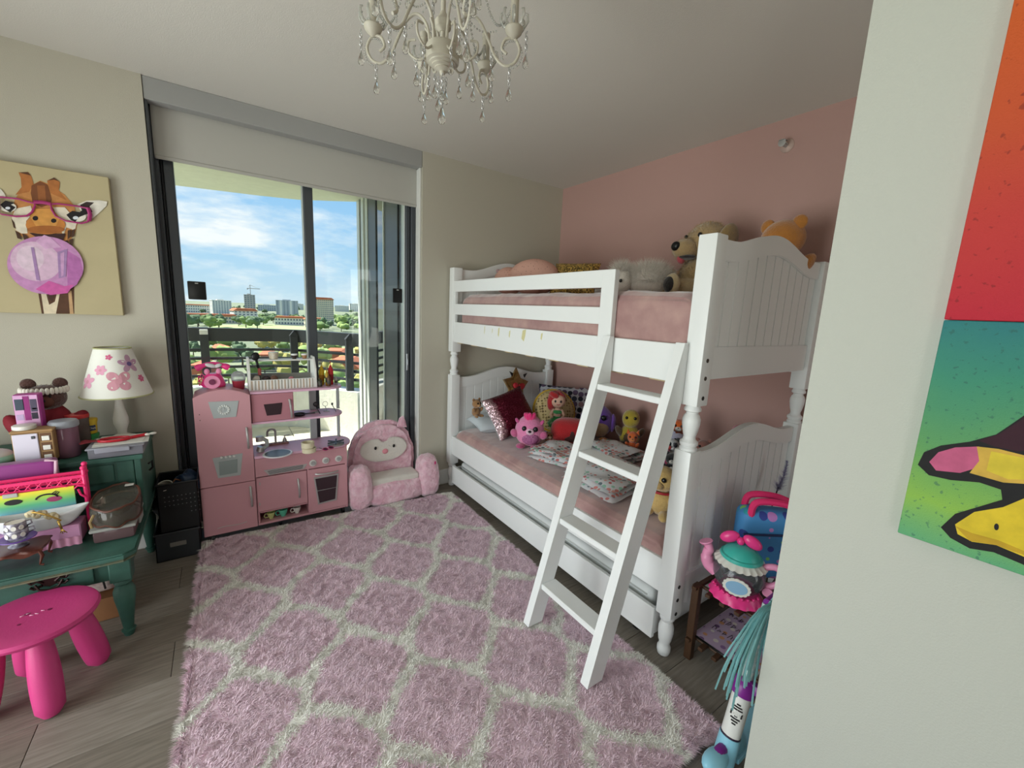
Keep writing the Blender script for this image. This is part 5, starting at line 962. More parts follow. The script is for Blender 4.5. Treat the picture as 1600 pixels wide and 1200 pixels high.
L1 = [(-60, 375), (0, 366), (120, 378), (228, 408), (232, 425), (212, 465), (180, 488), (110, 492), (20, 478), (-50, 470)]; L2 = [(332, 412), (380, 410), (500, 425), (575, 440), (588, 470), (572, 525), (530, 536), (430, 520), (365, 490), (340, 450)]
for k, l_ in enumerate((L1, L2)):
    l2 = [(max(x, 0), y) if k == 0 else (x, y) for x, y in l_]
    ps = [at(x*.2417, 220+y*.2417, 'y', -.031) for x, y in l2]; b = B(); b.tube([V((p.x, -.0425, p.z)) for p in ps], .004, 6, True); b.obj('glasses_rim', mg, cv)
pa, pb_ = at(225*.2417, 220+400*.2417, 'y', -.031), at(335*.2417, 220+412*.2417, 'y', -.031); B().tube([(pa.x, -.0425, pa.z), ((pa.x+pb_.x)/2, -.0425, pa.z+.004), (pb_.x, -.0425, pb_.z)], .008, 6).obj('glasses_bridge', mg, cv); pa, pb_ = at(572*.2417, 220+435*.2417, 'y', -.031), at(580*.2417, 220+520*.2417, 'y', -.031); B().tube([(pa.x, -.0425, pa.z), (pb_.x+.006, -.0425, (pa.z+pb_.z)/2), (pb_.x, -.0425, pb_.z)], .008, 6).obj('glasses_hinge', mg, cv)
# the bright painting on the near wall
XC = NX-.03
pt_ = thing('bright_painting', 'large canvas painted red above and green below with yellow shapes', 'painting', (NX-.015, -3.1, .96), world=True)
c1 = at(1402, 832, 'x', XC); c2 = at(1473, 500, 'x', XC); ye = -3.55
def vgrad(name, z0, z1, stops, sp_scale=90, spk='7d2a1e'):
    m = mat(name, 'ffffff', .7, bump=.25, bs=400); t = m.node_tree; tcn = N(t, 'ShaderNodeTexCoord'); sp = N(t, 'ShaderNodeSeparateXYZ'); L(t, tcn.outputs['Object'], sp.inputs[0]); no = N(t, 'ShaderNodeTexNoise', Scale=5.0, Detail=4.0); L(t, tcn.outputs['Object'], no.inputs['Vector'])
    ad = N(t, 'ShaderNodeMath', operation='MULTIPLY_ADD'); L(t, no.outputs['Fac'], ad.inputs[0]); ad.inputs[1].default_value = .12; L(t, sp.outputs[2], ad.inputs[2])
    mr = N(t, 'ShaderNodeMapRange'); mr.inputs[1].default_value = z0+.06; mr.inputs[2].default_value = z1+.06; L(t, ad.outputs[0], mr.inputs[0]); rp_ = ramp(t, stops); L(t, mr.outputs[0], rp_.inputs[0])
    n2 = N(t, 'ShaderNodeTexNoise', Scale=sp_scale, Detail=2.0); L(t, tcn.outputs['Object'], n2.inputs['Vector']); cr2 = ramp(t, [(.64, 0.0), (.70, .55)]); L(t, n2.outputs['Fac'], cr2.inputs[0]); mx_ = N(t, 'ShaderNodeMixRGB'); L(t, cr2.outputs[0], mx_.inputs[0]); L(t, rp_.outputs[0], mx_.inputs[1]); mx_.inputs[2].default_value = lin(spk); L(t, mx_.outputs[0], t.nodes['Principled BSDF'].inputs['Base Color']); return m
zoff = .96
m_lo = vgrad('painting_green', c1.z-zoff, c2.z-zoff, [(0, '5fa878'), (.22, '8cbb4e'), (.45, '63a05f'), (.75, '3f8f74'), (1, '2c7a80')], 120, '2f5f58'); m_hi = vgrad('painting_red', c2.z-zoff, 2.05-zoff, [(0, 'bf2438'), (.3, 'c43a36'), (.55, 'c8502c'), (1, 'd2601e')], 70, '6f1a1a')
lo = B().box((XC, ye, c1.z), (NX-.001, c1.y, c2.z), .0015).obj('green_panel', m_lo, pt_, smooth=False); hi = B().box((XC, ye, c2.z+.001), (NX-.001, c1.y, 2.06), .0015).obj('red_panel', m_hi, pt_, smooth=False)
kz = lambda pts: [(1380+x*.751, y*.75) for x, y in pts]
print_layers(pt_, 'x', XC, -1, [(c, kz(p)) for c, p in [
 ('1b1a1c', [(72, 968), (85, 942), (120, 928), (180, 920), (235, 905), (275, 878), (330, 840), (330, 1040), (300, 1060), (250, 1058), (245, 1020), (200, 1005), (140, 1000), (95, 990)]),
 ('3a1626', [(200, 918), (240, 905), (280, 880), (330, 846), (330, 935), (280, 940), (230, 930)]), ('c85f86', [(96, 962), (115, 942), (150, 932), (200, 930), (225, 945), (210, 970), (160, 985), (110, 980)]), ('d9b04a', [(195, 930), (240, 935), (300, 950), (330, 955), (330, 1010), (250, 1005), (180, 985), (200, 960)]), ('e0c83c', [(225, 940), (300, 955), (330, 960), (330, 1000), (260, 998), (215, 980)]),
 ('1b1a1c', [(120, 1098), (150, 1070), (200, 1055), (250, 1040), (300, 1015), (335, 1000), (335, 1200), (290, 1175), (230, 1150), (180, 1142), (140, 1120)]), ('e2c52e', [(150, 1092), (190, 1066), (250, 1056), (300, 1035), (335, 1020), (335, 1180), (290, 1158), (235, 1135), (185, 1128), (155, 1112)]), ('c9a226', [(150, 1095), (185, 1110), (240, 1125), (300, 1150), (300, 1158), (235, 1135), (180, 1126)]), ('1b1a1c', E_(236, 1097, 5, 7))]])
# ---- chandelier
HC = V((-2.03, -1.885, 2.015)); m_cw_ = mat('chandelier_white', 'b9b3a4', .5); m_cry = mat('crystal', 'f4f4f0', .03, trans=1.0, ior=1.5); m_cry2 = glass('crystal_bead', 'eeeeea', 1.0, .03, .25)
cl = thing('chandelier', 'small white chandelier with scrolled arms and crystal drops', 'chandelier', HC, R(8), scale=.86); HT = (H-HC.z)/.86
B().lathe([(.004, -.05), (.008, -.045), (.008, -.04), (.022, -.034), (.022, -.031), (.030, -.028), (.030, -.025), (.037, -.022), (.038, -.019), (.046, -.016), (.047, .018), (.044, .024), (.02, .028), (.008, .032)], n=32).obj('hub', m_cw_, cl)
B().tube([(0, 0, .03), (0, 0, HT-.06)], .007, 10).obj('stem', m_cw_, cl); B().lathe([(.012, HT-.07), (.05, HT-.03), (.06, HT-.012), (.06, HT-.0005)], n=28).obj('canopy', m_cw_, cl); B().lathe([(.01, .06), (.022, .07), (.024, .085), (.012, .10), (.008, .11)], n=20).obj('stem_ring', m_cw_, cl)
def smooth_path(P, k=6):
    P = [V(p) for p in P]; out = []
    for i in range(len(P)-1):
        p0, p1, p2, p3 = P[max(i-1, 0)], P[i], P[i+1], P[min(i+2, len(P)-1)]
        for j in range(k):
            t = j/k; out.append(.5*((2*p1)+(p2-p0)*t+(2*p0-5*p1+4*p2-p3)*t*t+(3*p1-p0-3*p2+p3)*t**3))
    return out+[P[-1]]
def drop(par, p, n, big=1.0):
    """chain of small rings with a teardrop crystal at its end"""
    b = B(); x, y, z = p
    for k in range(n): z_ = z-.0055-k*.0105; b.tube([(x+.0038*math.cos(a)*(k % 2), y+.0038*math.cos(a)*(1-k % 2), z_+.0058*math.sin(a)) for a in (2*PI*i/10 for i in range(10))], .0014, 5, True)
    ch_ = b.obj('chain', m_ks, par); z_ = z-.004-n*.0105
    B().lathe([(.0, z_-.036*big), (.006*big, z_-.034*big), (.0088*big, z_-.028*big), (.0085*big, z_-.022*big), (.005*big, z_-.012*big), (.0018, z_-.001), (.0, z_)], (x, y, 0), 12).obj('crystal_drop', m_cry, ch_)
    B().cyl((x, y, z_-.006), (x, y, z_+.001), .0028*big, .0016).obj('drop_cap', m_ks, ch_)
NA = 6
for i in range(NA):
    a = 2*PI*i/NA+.25; d = V((math.cos(a), math.sin(a), 0))
    P = [(.036, .02), (.045, .075), (.072, .104), (.102, .09), (.128, .045), (.15, .0), (.178, -.022), (.206, -.012), (.218, .018), (.203, .046), (.178, .045), (.168, .022), (.182, .008)]
    ar = B(); ar.tube(smooth_path([d*r+V((0, 0, z)) for r, z in P]), .004, 8); arm = ar.obj('arm', m_cw_, cl)
    P2 = [(.05, .07), (.03, .03), (.062, -.01), (.095, .005), (.098, .035), (.078, .04)]
    b = B(); b.tube(smooth_path([d*r+V((0, 0, z)) for r, z in P2]), .0033, 7); b.obj('scroll', m_cw_, arm)
    b = B()
    for k in range(26): t = k/25; an = PI*.1+t*PI*1.55; r_ = .197+.028*math.cos(an-1.7); z_ = .013+.034*math.sin(an-1.7)-.006; b.sph(d*r_+V((0, 0, z_)), .0028, n=6, k=4)
    b.obj('bead_trim', m_cry2, arm, kind='stuff'); b = B()
    for k in range(14): t = k/13; b.sph(d*(.05+.10*t)+V((0, 0, .112-.055*t-.05*math.sin(PI*t)*.5+.008)), .0028, n=6, k=4)
    b.obj('bead_trim', m_cry2, arm, kind='stuff')
    c = d*.2+V((0, 0, .058))
    cp_ = B().lathe([(.004, -.014), (.012, -.008), (.022, .002), (.026, .012), (.024, .016), (.012, .012)], c, 18).obj('candle_cup', m_cw_, arm); B().lathe([(.0115, .012), (.0115, .085), (.013, .086), (.013, .1)], c, 14).obj('candle_sleeve', m_cw_, arm)
    b = B()
    for k in range(8):
        q_ = 2*PI*k/8; e = V((math.cos(q_), math.sin(q_), 0)); b.tube([c+e*r_+V((0, 0, z_)) for r_, z_ in ((.014, .014), (.03, .02), (.038, .034), (.036, .048), (.03, .052))], [.003, .004, .0045, .004, .002], 6)
    b.obj('glass_petal', m_cry2, arm, kind='stuff')
    drop(arm, d*.192+V((0, 0, -.02)), 4+(i % 2)); drop(arm, d*.236+V((0, 0, .065)), 5); drop(arm, d*.14+V((0, 0, .02)), 4)
    drop(cl, d*.075+V((0, 0, -.008)), 3)
    # upper scroll and garland from the stem
    P3 = [(.01, .26), (.05, .285), (.09, .26), (.10, .21), (.08, .18), (.06, .2)]; b = B(); b.tube(smooth_path([d*r+V((0, 0, z)) for r, z in P3]), .004, 7); us = b.obj('upper_scroll', m_cw_, cl)
    b = B()
    for k in range(30): t = k/29; b.sph(d*(.10+.098*t)+V((0, 0, .21-.075*t-.09*math.sin(PI*t))), .0036, n=6, k=5)
    b.obj('bead_garland', m_cry2, us, kind='stuff'); drop(us, d*.1+V((0, 0, .2)), 4)
for k in range(3): drop(cl, (.012*math.cos(k*2.1), .012*math.sin(k*2.1), -.05), 3+2*(k == 1)); 
drop(cl, (0, 0, -.062), 6, 1.35)
# ---- sprinkler head
sp_ = thing('sprinkler_head', 'chrome fire sprinkler head on the pink wall near the ceiling', 'sprinkler', (0, -1.783, 2.336), world=True); y, z = -1.783, 2.336
B().lathe([(.034, 0), (.034, .003), (.028, .010), (.016, .014), (.014, .016)], (0, y, z), 28, ax=(-1, 0, 0)).obj('escutcheon', mat('sprinkler_plate', 'c9b0a6', .4, metal=.2), sp_); b = B(); b.lathe([(.012, .014), (.012, .028), (.008, .034), (.006, .05)], (0, y, z), 16, ax=(-1, 0, 0)); b.obj('nozzle', m_ks, sp_)
for s in (-1, 1): B().tube([(-.028, y+s*.010, z), (-.045, y+s*.016, z), (-.06, y+s*.008, z)], .0028, 6).obj('frame_arm', m_ks, sp_)
B().lathe([(.018, 0), (.019, .0015), (.006, .003)], (-.062, y, z), 16, ax=(-1, 0, 0)).obj('deflector', m_ks, sp_); B().box((-.072, y-.016, z+.012), (-.035, y+.016, z+.0145), .001).obj('deflector_hood', m_ks, sp_, smooth=False)
# ================================================================ PLUSH TOYS AND CUSHIONS
def dots(name, base, cols, scale, rad, rough=.8, stretch=(1, 1, 1), metal=0):
    if name in MATS: return MATS[name]
    m = mat(name, base, rough, metal); t = m.node_tree; tcn = N(t, 'ShaderNodeTexCoord'); mp = N(t, 'ShaderNodeMapping'); mp.inputs['Scale'].default_value = stretch; L(t, tcn.outputs['Object'], mp.inputs[0])
    vo = N(t, 'ShaderNodeTexVoronoi', Scale=scale, Randomness=.35); L(t, mp.outputs[0], vo.inputs['Vector'])
    lt = N(t, 'ShaderNodeMath', operation='LESS_THAN'); lt.inputs[1].default_value = rad; L(t, vo.outputs['Distance'], lt.inputs[0])
    cr_ = ramp(t, [(k/len(cols), c) for k, c in enumerate(cols)], 'CONSTANT'); sp = N(t, 'ShaderNodeSeparateColor'); L(t, vo.outputs['Color'], sp.inputs[0]); L(t, sp.outputs[0], cr_.inputs[0])
    mx_ = N(t, 'ShaderNodeMixRGB'); L(t, lt.outputs[0], mx_.inputs[0]); mx_.inputs[1].default_value = lin(base); L(t, cr_.outputs[0], mx_.inputs[2]); L(t, mx_.outputs[0], t.nodes['Principled BSDF'].inputs['Base Color']); return m
def sequin(name, c1, c2, axis=0, a=-.14, b_=-.08):
    m = mat(name, c1, .28, metal=.75); t = m.node_tree; tcn = N(t, 'ShaderNodeTexCoord'); vo = N(t, 'ShaderNodeTexVoronoi', Scale=170.0); L(t, tcn.outputs['Object'], vo.inputs['Vector'])
    sp = N(t, 'ShaderNodeSeparateXYZ'); L(t, tcn.outputs['Object'], sp.inputs[0]); no = N(t, 'ShaderNodeTexNoise', Scale=24.0); L(t, tcn.outputs['Object'], no.inputs['Vector'])
    ad = N(t, 'ShaderNodeMath', operation='MULTIPLY_ADD'); L(t, no.outputs['Fac'], ad.inputs[0]); ad.inputs[1].default_value = .05; L(t, sp.outputs[axis], ad.inputs[2]); mr = N(t, 'ShaderNodeMapRange'); mr.inputs[1].default_value = a; mr.inputs[2].default_value = b_; mr.inputs[3].default_value = 1; mr.inputs[4].default_value = 0; L(t, ad.outputs[0], mr.inputs[0])
    mx_ = N(t, 'ShaderNodeMixRGB'); L(t, mr.outputs[0], mx_.inputs[0]); mx_.inputs[1].default_value = lin(c1); mx_.inputs[2].default_value = lin(c2); L(t, mx_.outputs[0], t.nodes['Principled BSDF'].inputs['Base Color'])
    nm = N(t, 'ShaderNodeVectorMath', operation='MULTIPLY_ADD'); L(t, vo.outputs['Color'], nm.inputs[0]); nm.inputs[1].default_value = (.7, .7, .7); ge = N(t, 'ShaderNodeNewGeometry'); sb = N(t, 'ShaderNodeVectorMath', operation='SUBTRACT'); L(t, ge.outputs['Normal'], sb.inputs[0]); sb.inputs[1].default_value = (.35, .35, .35); L(t, sb.outputs[0], nm.inputs[2]); nz = N(t, 'ShaderNodeVectorMath', operation='NORMALIZE'); L(t, nm.outputs[0], nz.inputs[0]); L(t, nz.outputs[0], t.nodes['Principled BSDF'].inputs['Normal']); return m
def plm(c, n=None): return mat('plush_'+(n or c), c, .9, sheen=.6, bump=.5, bs=120, var=.1, vs=40)
def cushion(b, w_, d, h, puff=.5, n=14):
    """pillow lying flat, pinched at its edges"""
    def f(s):
        def g(u, v):
            x, y = 2*u-1, 2*v-1; k = (1-abs(x)**3.2)*(1-abs(y)**3.2); e = 1-.06*(1-abs(x)**2)*abs(y)-.0
            return (x*w_/2*(1-.07*(1-y*y)*abs(x)), y*d/2*(1-.07*(1-x*x)*abs(y)), s*h/2*k**puff+.004*noise.noise(V((x*2, y*2, s))))
        return g
    b.grid(f(1), n*2+1, n*2+1); b.grid(f(-1), n*2+1, n*2+1); bmesh.ops.remove_doubles(b.bm, verts=b.bm.verts, dist=.0008); return b
def face(p, extra=0): return math.atan2(CAM.x-p[0], -(CAM.y-p[1]))+extra
def fur(parent, ells, nb, ln, m, seed=1, w_=.0012, droop=.4, name='fur', cut=-2):
    rs_ = np.random.RandomState(seed); tot = sum(e[1][0]*e[1][1]+e[1][0]*e[1][2] for e in ells); V_ = []; 
    for c, r in ells:
        k = int(nb*(r[0]*r[1]+r[0]*r[2])/tot); d = rs_.randn(k, 3); d /= np.linalg.norm(d, axis=1)[:, None]; d = d[d[:, 2] > cut]; k = len(d); p = np.array(c)+d*np.array(r)*.985; nn_ = d/np.array(r); nn_ /= np.linalg.norm(nn_, axis=1)[:, None]
        dr = nn_+rs_.randn(k, 3)*.35; dr[:, 2] -= droop; dr /= np.linalg.norm(dr, axis=1)[:, None]; sd_ = np.cross(dr, rs_.randn(k, 3)); sd_ /= np.linalg.norm(sd_, axis=1)[:, None]; l_ = ln*(.6+.8*rs_.rand(k, 1)); V_.append(np.stack([p-sd_*w_, p+sd_*w_, p+dr*l_], 1))
    vv = np.concatenate(V_).reshape(-1, 3); fa = np.arange(len(vv)).reshape(-1, 3); return npmesh(name, vv, fa, np.zeros(len(fa)), [m], parent, 'stuff')
def plush(name, lab, loc, h, c, rz=None, cat='plush', group=None, rot=None, belly=None, muzzle=None, nose='1a1416', ear='round', earc=None, eye=.045, eyec='0d0c0e', limb=None, head=1.0, hx=1.0, eyew=None, tail=None, squash=1, arms=True, legs=True, z0=0):
    """sitting soft toy of height h that looks towards the camera"""
    t = thing(name, lab, cat, loc, face(loc) if rz is None else rz, group, rot=rot); m = plm(c); lm = plm(limb) if limb else m
    S_ = lambda p, r, n, mm, par=t, rot_=None, k=14: B().sph((p[0]*h, p[1]*h, p[2]*h), tuple(q_*h for q_ in r), rot_, n=k, k=max(8, k*2//3)).obj(n, mm, par)
    bd = S_((0, 0, .26), (.24*squash, .2, .26), 'body', m, k=18)
    if belly: S_((0, -.07, .25), (.17*squash, .15, .2), 'belly', plm(belly), bd)
    hd = S_((0, -.03, .68), (.25*head*hx, .22*head, .23*head), 'head', m, k=18)
    if muzzle: S_((0, -.2*head-.02, .62), (.11*head, .09*head, .085*head), 'muzzle', plm(muzzle), hd)
    if nose: S_((0, -.23*head-.05 if muzzle else -.23*head-.02, .655), (.032, .024, .024), 'nose', mat('nose_'+nose, nose, .35), hd, k=10)
    for s in (-1, 1):
        ex = s*.1*head
        if eyew: S_((ex, -.19*head-.015, .73), (eye*1.9, eye, eye*2.0), 'eye_white', mat('eye_white_'+eyew, eyew, .4), hd, k=10)
        S_((ex, -.2*head-.025-(eye if eyew else 0), .73), (eye, eye*.7, eye), 'eye', mat('eye_'+eyec, eyec, .15), hd, k=10)
        em = plm(earc) if earc else m
        if ear == 'round': S_((s*.19*head*hx, .0, .88*head+.03*(1-head)), (.085, .04, .085), 'ear', em, hd)
        elif ear == 'point': B().prism([(s*.08*h, .84*h), (s*.24*h, .78*h), (s*.22*h, .99*h)], -.04*h, .03*h, 'y', bev=.012*h).obj('ear', em, hd)
        elif ear == 'flop': S_((s*.26*head*hx, -.02, .66), (.07, .11, .17), 'ear', em, hd, (0, s*.25, 0))
        elif ear == 'long': S_((s*.09, .02, 1.02), (.05, .03, .16), 'ear', em, hd, (0, s*.2, 0))
        if arms: S_((s*.24*squash, -.08, .36), (.075, .1, .17), 'arm', lm, t, (.5, s*.5, 0))
        if legs: S_((s*.15*squash, -.2, .08), (.09, .17, .08), 'leg', lm, t, (0, 0, s*.35))
    return t
def on(u, v, z): p = at(u, v, 'z', z); return (p.x, p.y, z)
ZL = .497; ZU = 1.53
# ---- head of the lower bunk
t = thing('white_pillow', 'plain white pillow under the sequin cushion on the lower bunk', 'pillow', (-.70, -.26, ZL+.052), R(-6), rot=(R(4), R(-3), R(-8))); cushion(B(), .52, .30, .11).obj('pillow_body', mat('pillow_white', 'd9e2e8', .8, bump=.1, bs=30), t); B().tube([(x_*.26, y_*.15, 0) for x_, y_ in ((-.99, -.93), (0, -.9), (.99, -.93), (.92, 0), (.99, .93), (0, .9), (-.99, .93), (-.92, 0))], .003, 5, True).obj('piping', mat('pillow_white', 'd9e2e8'), t)
m_sq = sequin('burgundy_sequins', '6a2134', 'd9bfc4', 0, -.15, -.08)
t = thing('sequin_cushion', 'burgundy sequin cushion with silver edge leaning on the lower bunk', 'cushion', (-.775, -.46, .668), rot=(R(58), R(-14), R(2))); cushion(B(), .37, .33, .13, .6).obj('cushion_body', m_sq, t); B().tube([(-.18, -.16, 0), (-.168, 0, 0), (-.18, .16, 0)], .004, 6).obj('seam', m_ks, t)
t = thing('star_cushion', 'gold sequin star cushion with a red bow against the lower headboard', 'cushion', (-.52, -.155, .80), rot=(R(80), R(8), R(10))); sp5 = [(.155*(1 if k % 2 == 0 else .56)*math.cos(PI/2+k*PI/5), .155*(1 if k % 2 == 0 else .56)*math.sin(PI/2+k*PI/5)) for k in range(10)]
b = B(); b.prism(sp5, -.03, .03, 'z', bev=.022); b.obj('star_body', sequin('gold_sequins', 'a98a5a', 'c9c2b0', 0, -.16, -.09), t); 
for s in (-1, 1): B().sph((s*.034, .0, .04), (.036, .026, .014), (0, 0, s*.3)).obj('bow_loop', mat('bow_red', 'c8323c', .6), t); B().prism([(s*.075+s*.0, .075+.06*0), (s*.105, .115), (s*.06, .10)], .026, .032, 'z').obj('dark_inset', mat('star_inset', '1e1a1c', .6), t)
B().sph((0, 0, .045), (.014, .016, .012)).obj('bow_knot', mat('bow_red', 'c8323c'), t)
plush('tan_bear', 'small tan bear peeping out behind the sequin cushion', (-.96, -.27, ZL+.115), .15, 'a37a4e', rz=.2, muzzle='b98f62')
t = thing('print_pillow', 'white and navy printed pillow standing against the pink wall', 'pillow', (-.20, -.40, .665), rot=(R(72), 0, R(-48))); cushion(B(), .44, .32, .11).obj('pillow_body', dots('navy_print', 'c9cdd6', ['3a4356', '6a5a78', '2a2f3c', '9c7f86'], 22.0, .5), t); B().tube([(-.21, .145, 0), (0, .14, 0), (.21, .145, 0)], .003, 5).obj('piping', mat('navy_piping', '2c3446', .7), t)
t = thing('round_cushion', 'large round cream patterned cushion with yellow edge behind the doll', 'cushion', (-.40, -.52, .66), rot=(R(66), 0, R(-22))); b = B(); b.sph((0, 0, 0), (.165, .165, .065), n=28, k=16); b.obj('cushion_body', dots('cream_script', 'c9b583', ['6e5c3c', '8a7748', 'a9956a'], 46.0, .42), t); B().tube([(.166*math.cos(a), .166*math.sin(a), 0) for a in (2*PI*i/36 for i in range(36))], .010, 8, True).obj('yellow_edge', plm('d0a928'), t)
t = thing('rag_doll', 'soft doll with red hair and green skirt sitting on the round cushion', 'doll', (-.47, -.64, .585), face((-.47, -.64))); sk_ = mat('doll_skin', 'd9b09a', .7)
bd = B().sph((0, 0, .085), (.032, .026, .05)).obj('body', sk_, t); B().sph((0, -.008, .10), (.036, .026, .018)).obj('bodice', plm('3a9a54'), t); B().lathe([(.07, .0), (.074, .01), (.05, .04), (.03, .068)], n=18).obj('skirt', plm('2f8f4a'), t); hd = B().sph((0, -.004, .185), (.055, .05, .055), n=18, k=12).obj('head', sk_, t)
b = B(); b.sph((-.012, .014, .205), (.066, .056, .056), n=18, k=12); b.sph((-.05, .008, .165), (.034, .036, .06)); b.sph((-.03, -.03, .232), (.04, .028, .022), (0, .4, 0)); b.noise(.006, 40).obj('hair', plm('b01e22'), hd)
for s in (-1, 1): B().sph((s*.02, -.05, .188), (.008, .005, .010), n=8, k=6).obj('eye', m_blk, hd); B().tube([(s*.03, 0, .115), (s*.05, -.02, .08), (s*.035, -.045, .065)], [.011, .010, .009], 8).obj('arm', sk_, t); B().tube([(s*.03, -.03, .02), (s*.04, -.085, .016), (s*.045, -.12, .02)], [.014, .012, .012], 8).obj('leg', plm('2f8f4a'), t)
B().tube([(-.01, -.054, .166), (.004, -.055, .163), (.016, -.053, .167)], .002, 5).obj('mouth', mat('lip_red', 'b03a44', .6), hd)
# ball shaped pink plush
p = (-.80, -.735, ZL); t = thing('ball_plush', 'bright pink ball shaped plush with hot pink tuft on the lower bunk', 'plush', p, face(p, -.1)); mpb = plm('ea8ab8'); r_ = .102
bd = B().sph((0, 0, .108), (r_, r_*.92, r_*1.06), n=24, k=16).obj('body', mpb, t); B().sph((.012, -.055, .075), (.062, .05, .05)).obj('belly', dots('mauve_belly', 'a8628e', ['8a4a76', 'c07ba6'], 90.0, .4), bd)
for s in (-1, 1):
    B().sph((s*.038+.01, -.083, .142), (.017, .010, .018), n=12, k=8).obj('eye', m_blk, bd); B().sph((s*.086, -.03, .18), (.012, .01, .02), (0, s*.5, 0)).obj('ear', plm('c9558e'), bd); B().sph((s*.1, -.045, .095), (.026, .022, .03), (0, s*.6, 0)).obj('arm', plm('c9628f'), t); B().sph((s*.05, -.07, .016), (.032, .045, .016)).obj('foot', plm('c04a80'), t)
B().sph((.012, -.092, .125), (.028, .016, .022)).obj('muzzle', plm('ecc3d6'), bd); B().sph((.012, -.107, .13), (.012, .008, .009), n=8, k=6).obj('nose', m_blk, bd); b = B(); [b.sph((.03*math.cos(k*2.4)*.8, -.03+.02*math.sin(k*2.4), .208+.006*(k % 3)), (.016, .014, .03), (.3*math.sin(k), .5*math.cos(k*2.4), 0), n=8, k=6) for k in range(9)]; b.obj('tuft', plm('e8307c'), bd)
p = (-.55, -.87, ZL); t = thing('red_cushion', 'plump red cushion with a small dark patch on the lower bunk', 'cushion', p, face(p)); b = B(); b.sph((0, .02, .098), (.135, .085, .1), n=26, k=18, fn=lambda c: V((abs(c.x)**.75*(1 if c.x > 0 else -1), c.y, abs(c.z)**.75*(1 if c.z > 0 else -1)))); b.obj('cushion_body', plm('b01a20'), t); B().prism([(-.03, .05), (.03, .05), (.045, .075), (.028, .12), (.012, .125), (-.0, .09), (-.03, .07)], -.066, -.060, 'y', bev=.002).obj('dark_patch', plm('4a2420'), t)
plush('brown_pup', 'small brown soft toy squeezed between pink plush and red cushion', (-.66, -.79, ZL), .10, '8a5a34', muzzle='d9c4a4')
p = (-.20, -.80, ZL); t = thing('purple_owl', 'round purple plush with tan belly behind the ladder', 'plush', p, face(p)); bd = B().sph((0, 0, .125), (.115, .10, .125), n=22, k=16).obj('body', plm('6a3fa0'), t); B().sph((.01, -.04, .09), (.08, .07, .08)).obj('belly', plm('a98a66'), bd)
for s in (-1, 1): B().sph((s*.04, -.085, .17), (.022, .012, .022)).obj('eye', m_blk, bd); B().sph((s*.05, -.085, .012), (.03, .03, .012)).obj('foot', plm('d98a2c'), t); B().sph((s*.11, -.0, .12), (.025, .05, .07)).obj('wing', plm('7a4fb4'), t)
# folded printed sheets
m_hp_ = dots('heart_print', 'dfe0e2', ['d98a84', '9cc9b4', '6f7f86', 'e2a79c', 'c96f70'], 34.0, .40, stretch=(1, 1, 1))
def bundle(lab, poly, z0, h, rz=0, seed=1):
    c = sum((V(p_) for p_ in poly), V((0, 0)))/len(poly); t = thing('folded_sheet', lab, 'bed linen', (c.x, c.y, z0), group='folded printed sheets')
    n = 3
    for k in range(n):
        s = 1-.03*k; b = B(); pp = [((p_[0]-c.x)*s, (p_[1]-c.y)*s) for p_ in poly]
        def f(u, v, pp=pp): 
            a, b2 = V(pp[0]).lerp(V(pp[1]), u), V(pp[3]).lerp(V(pp[2]), u); q_ = a.lerp(b2, v); return q_
        hk = h/n
        def g(s2, k=k):
            def gg(u, v):
                q_ = f(u, v); e = (1-abs(2*u-1)**6)*(1-abs(2*v-1)**6); zz_ = k*hk+hk/2+s2*hk*.47*(e**.5)+.010*noise.noise(V((q_.x*9+seed, q_.y*9, k)))*(1+.6*k); return (q_.x, q_.y, max(zz_, .001))
            return gg
        b.grid(g(1), 22, 22); b.grid(g(-1), 22, 22); bmesh.ops.remove_doubles(b.bm, verts=b.bm.verts, dist=.0006); b.obj('fold', m_hp_, t, ang=70)
    return t
bundle('printed folded sheet bundle in front of the red cushion', [(-.965, -.93), (-.70, -.83), (-.60, -1.08), (-.86, -1.26)], ZL, .075, seed=1)
bundle('printed folded sheet bundle lying deepest by the pink wall', [(-.56, -1.0), (-.33, -.98), (-.30, -1.34), (-.57, -1.34)], ZL, .075, seed=5)
bundle('printed folded sheet bundle nearest the ladder middle', [(-.99, -1.29), (-.53, -1.24), (-.58, -1.62), (-1.0, -1.68)], ZL, .08, seed=9)
# by the pink wall
plush('yellow_plush', 'yellow headed soft toy with brown body by the pink wall', (-.155, -1.07, ZL), .30, 'b5a032', limb='5a4630', belly='5a4630', ear=None, eye=.035, nose=None, head=.95, hx=.85)
plush('orange_plush', 'small orange spotted soft toy beside the yellow one', (-.27, -1.19, ZL), .17, 'd8692c', ear='point', eye=.04, muzzle='e08a50', hx=.8, squash=.75)
# heap at the foot end of the lower bunk
def hp(u, v, x, h): p = at(u, v, 'x', x); return (p.x, p.y, p.z-.62*h)
plush('fox_plush', 'orange and white soft toy at the back of the foot end heap', hp(1060, 668, -0.36, .17), .17, 'd8641f', belly='d9d9d6', muzzle='e6e2da', limb='cfd0d2', ear='round', group='soft toys heaped at the foot end')
plush('lavender_plush', 'pale lavender soft toy beside the front bed post', hp(1060, 690, -0.44, .17), .17, 'b9b6cc', belly='d6d4de', ear='round', group='soft toys heaped at the foot end')
plush('green_plush', 'small green soft toy in the foot end heap', hp(1041, 682, -0.46, .14), .14, '6f8f3a', ear='round', group='soft toys heaped at the foot end')
plush('panda_plush', 'grey and black eyed soft toy in the middle of the heap', hp(1050, 697, -0.56, .145), .145, 'c2c4c6', earc='2a2a2c', limb='2f3032', muzzle='d9d9d8', eye=.05, eyec='14161c', eyew='3a3c40', group='soft toys heaped at the foot end')
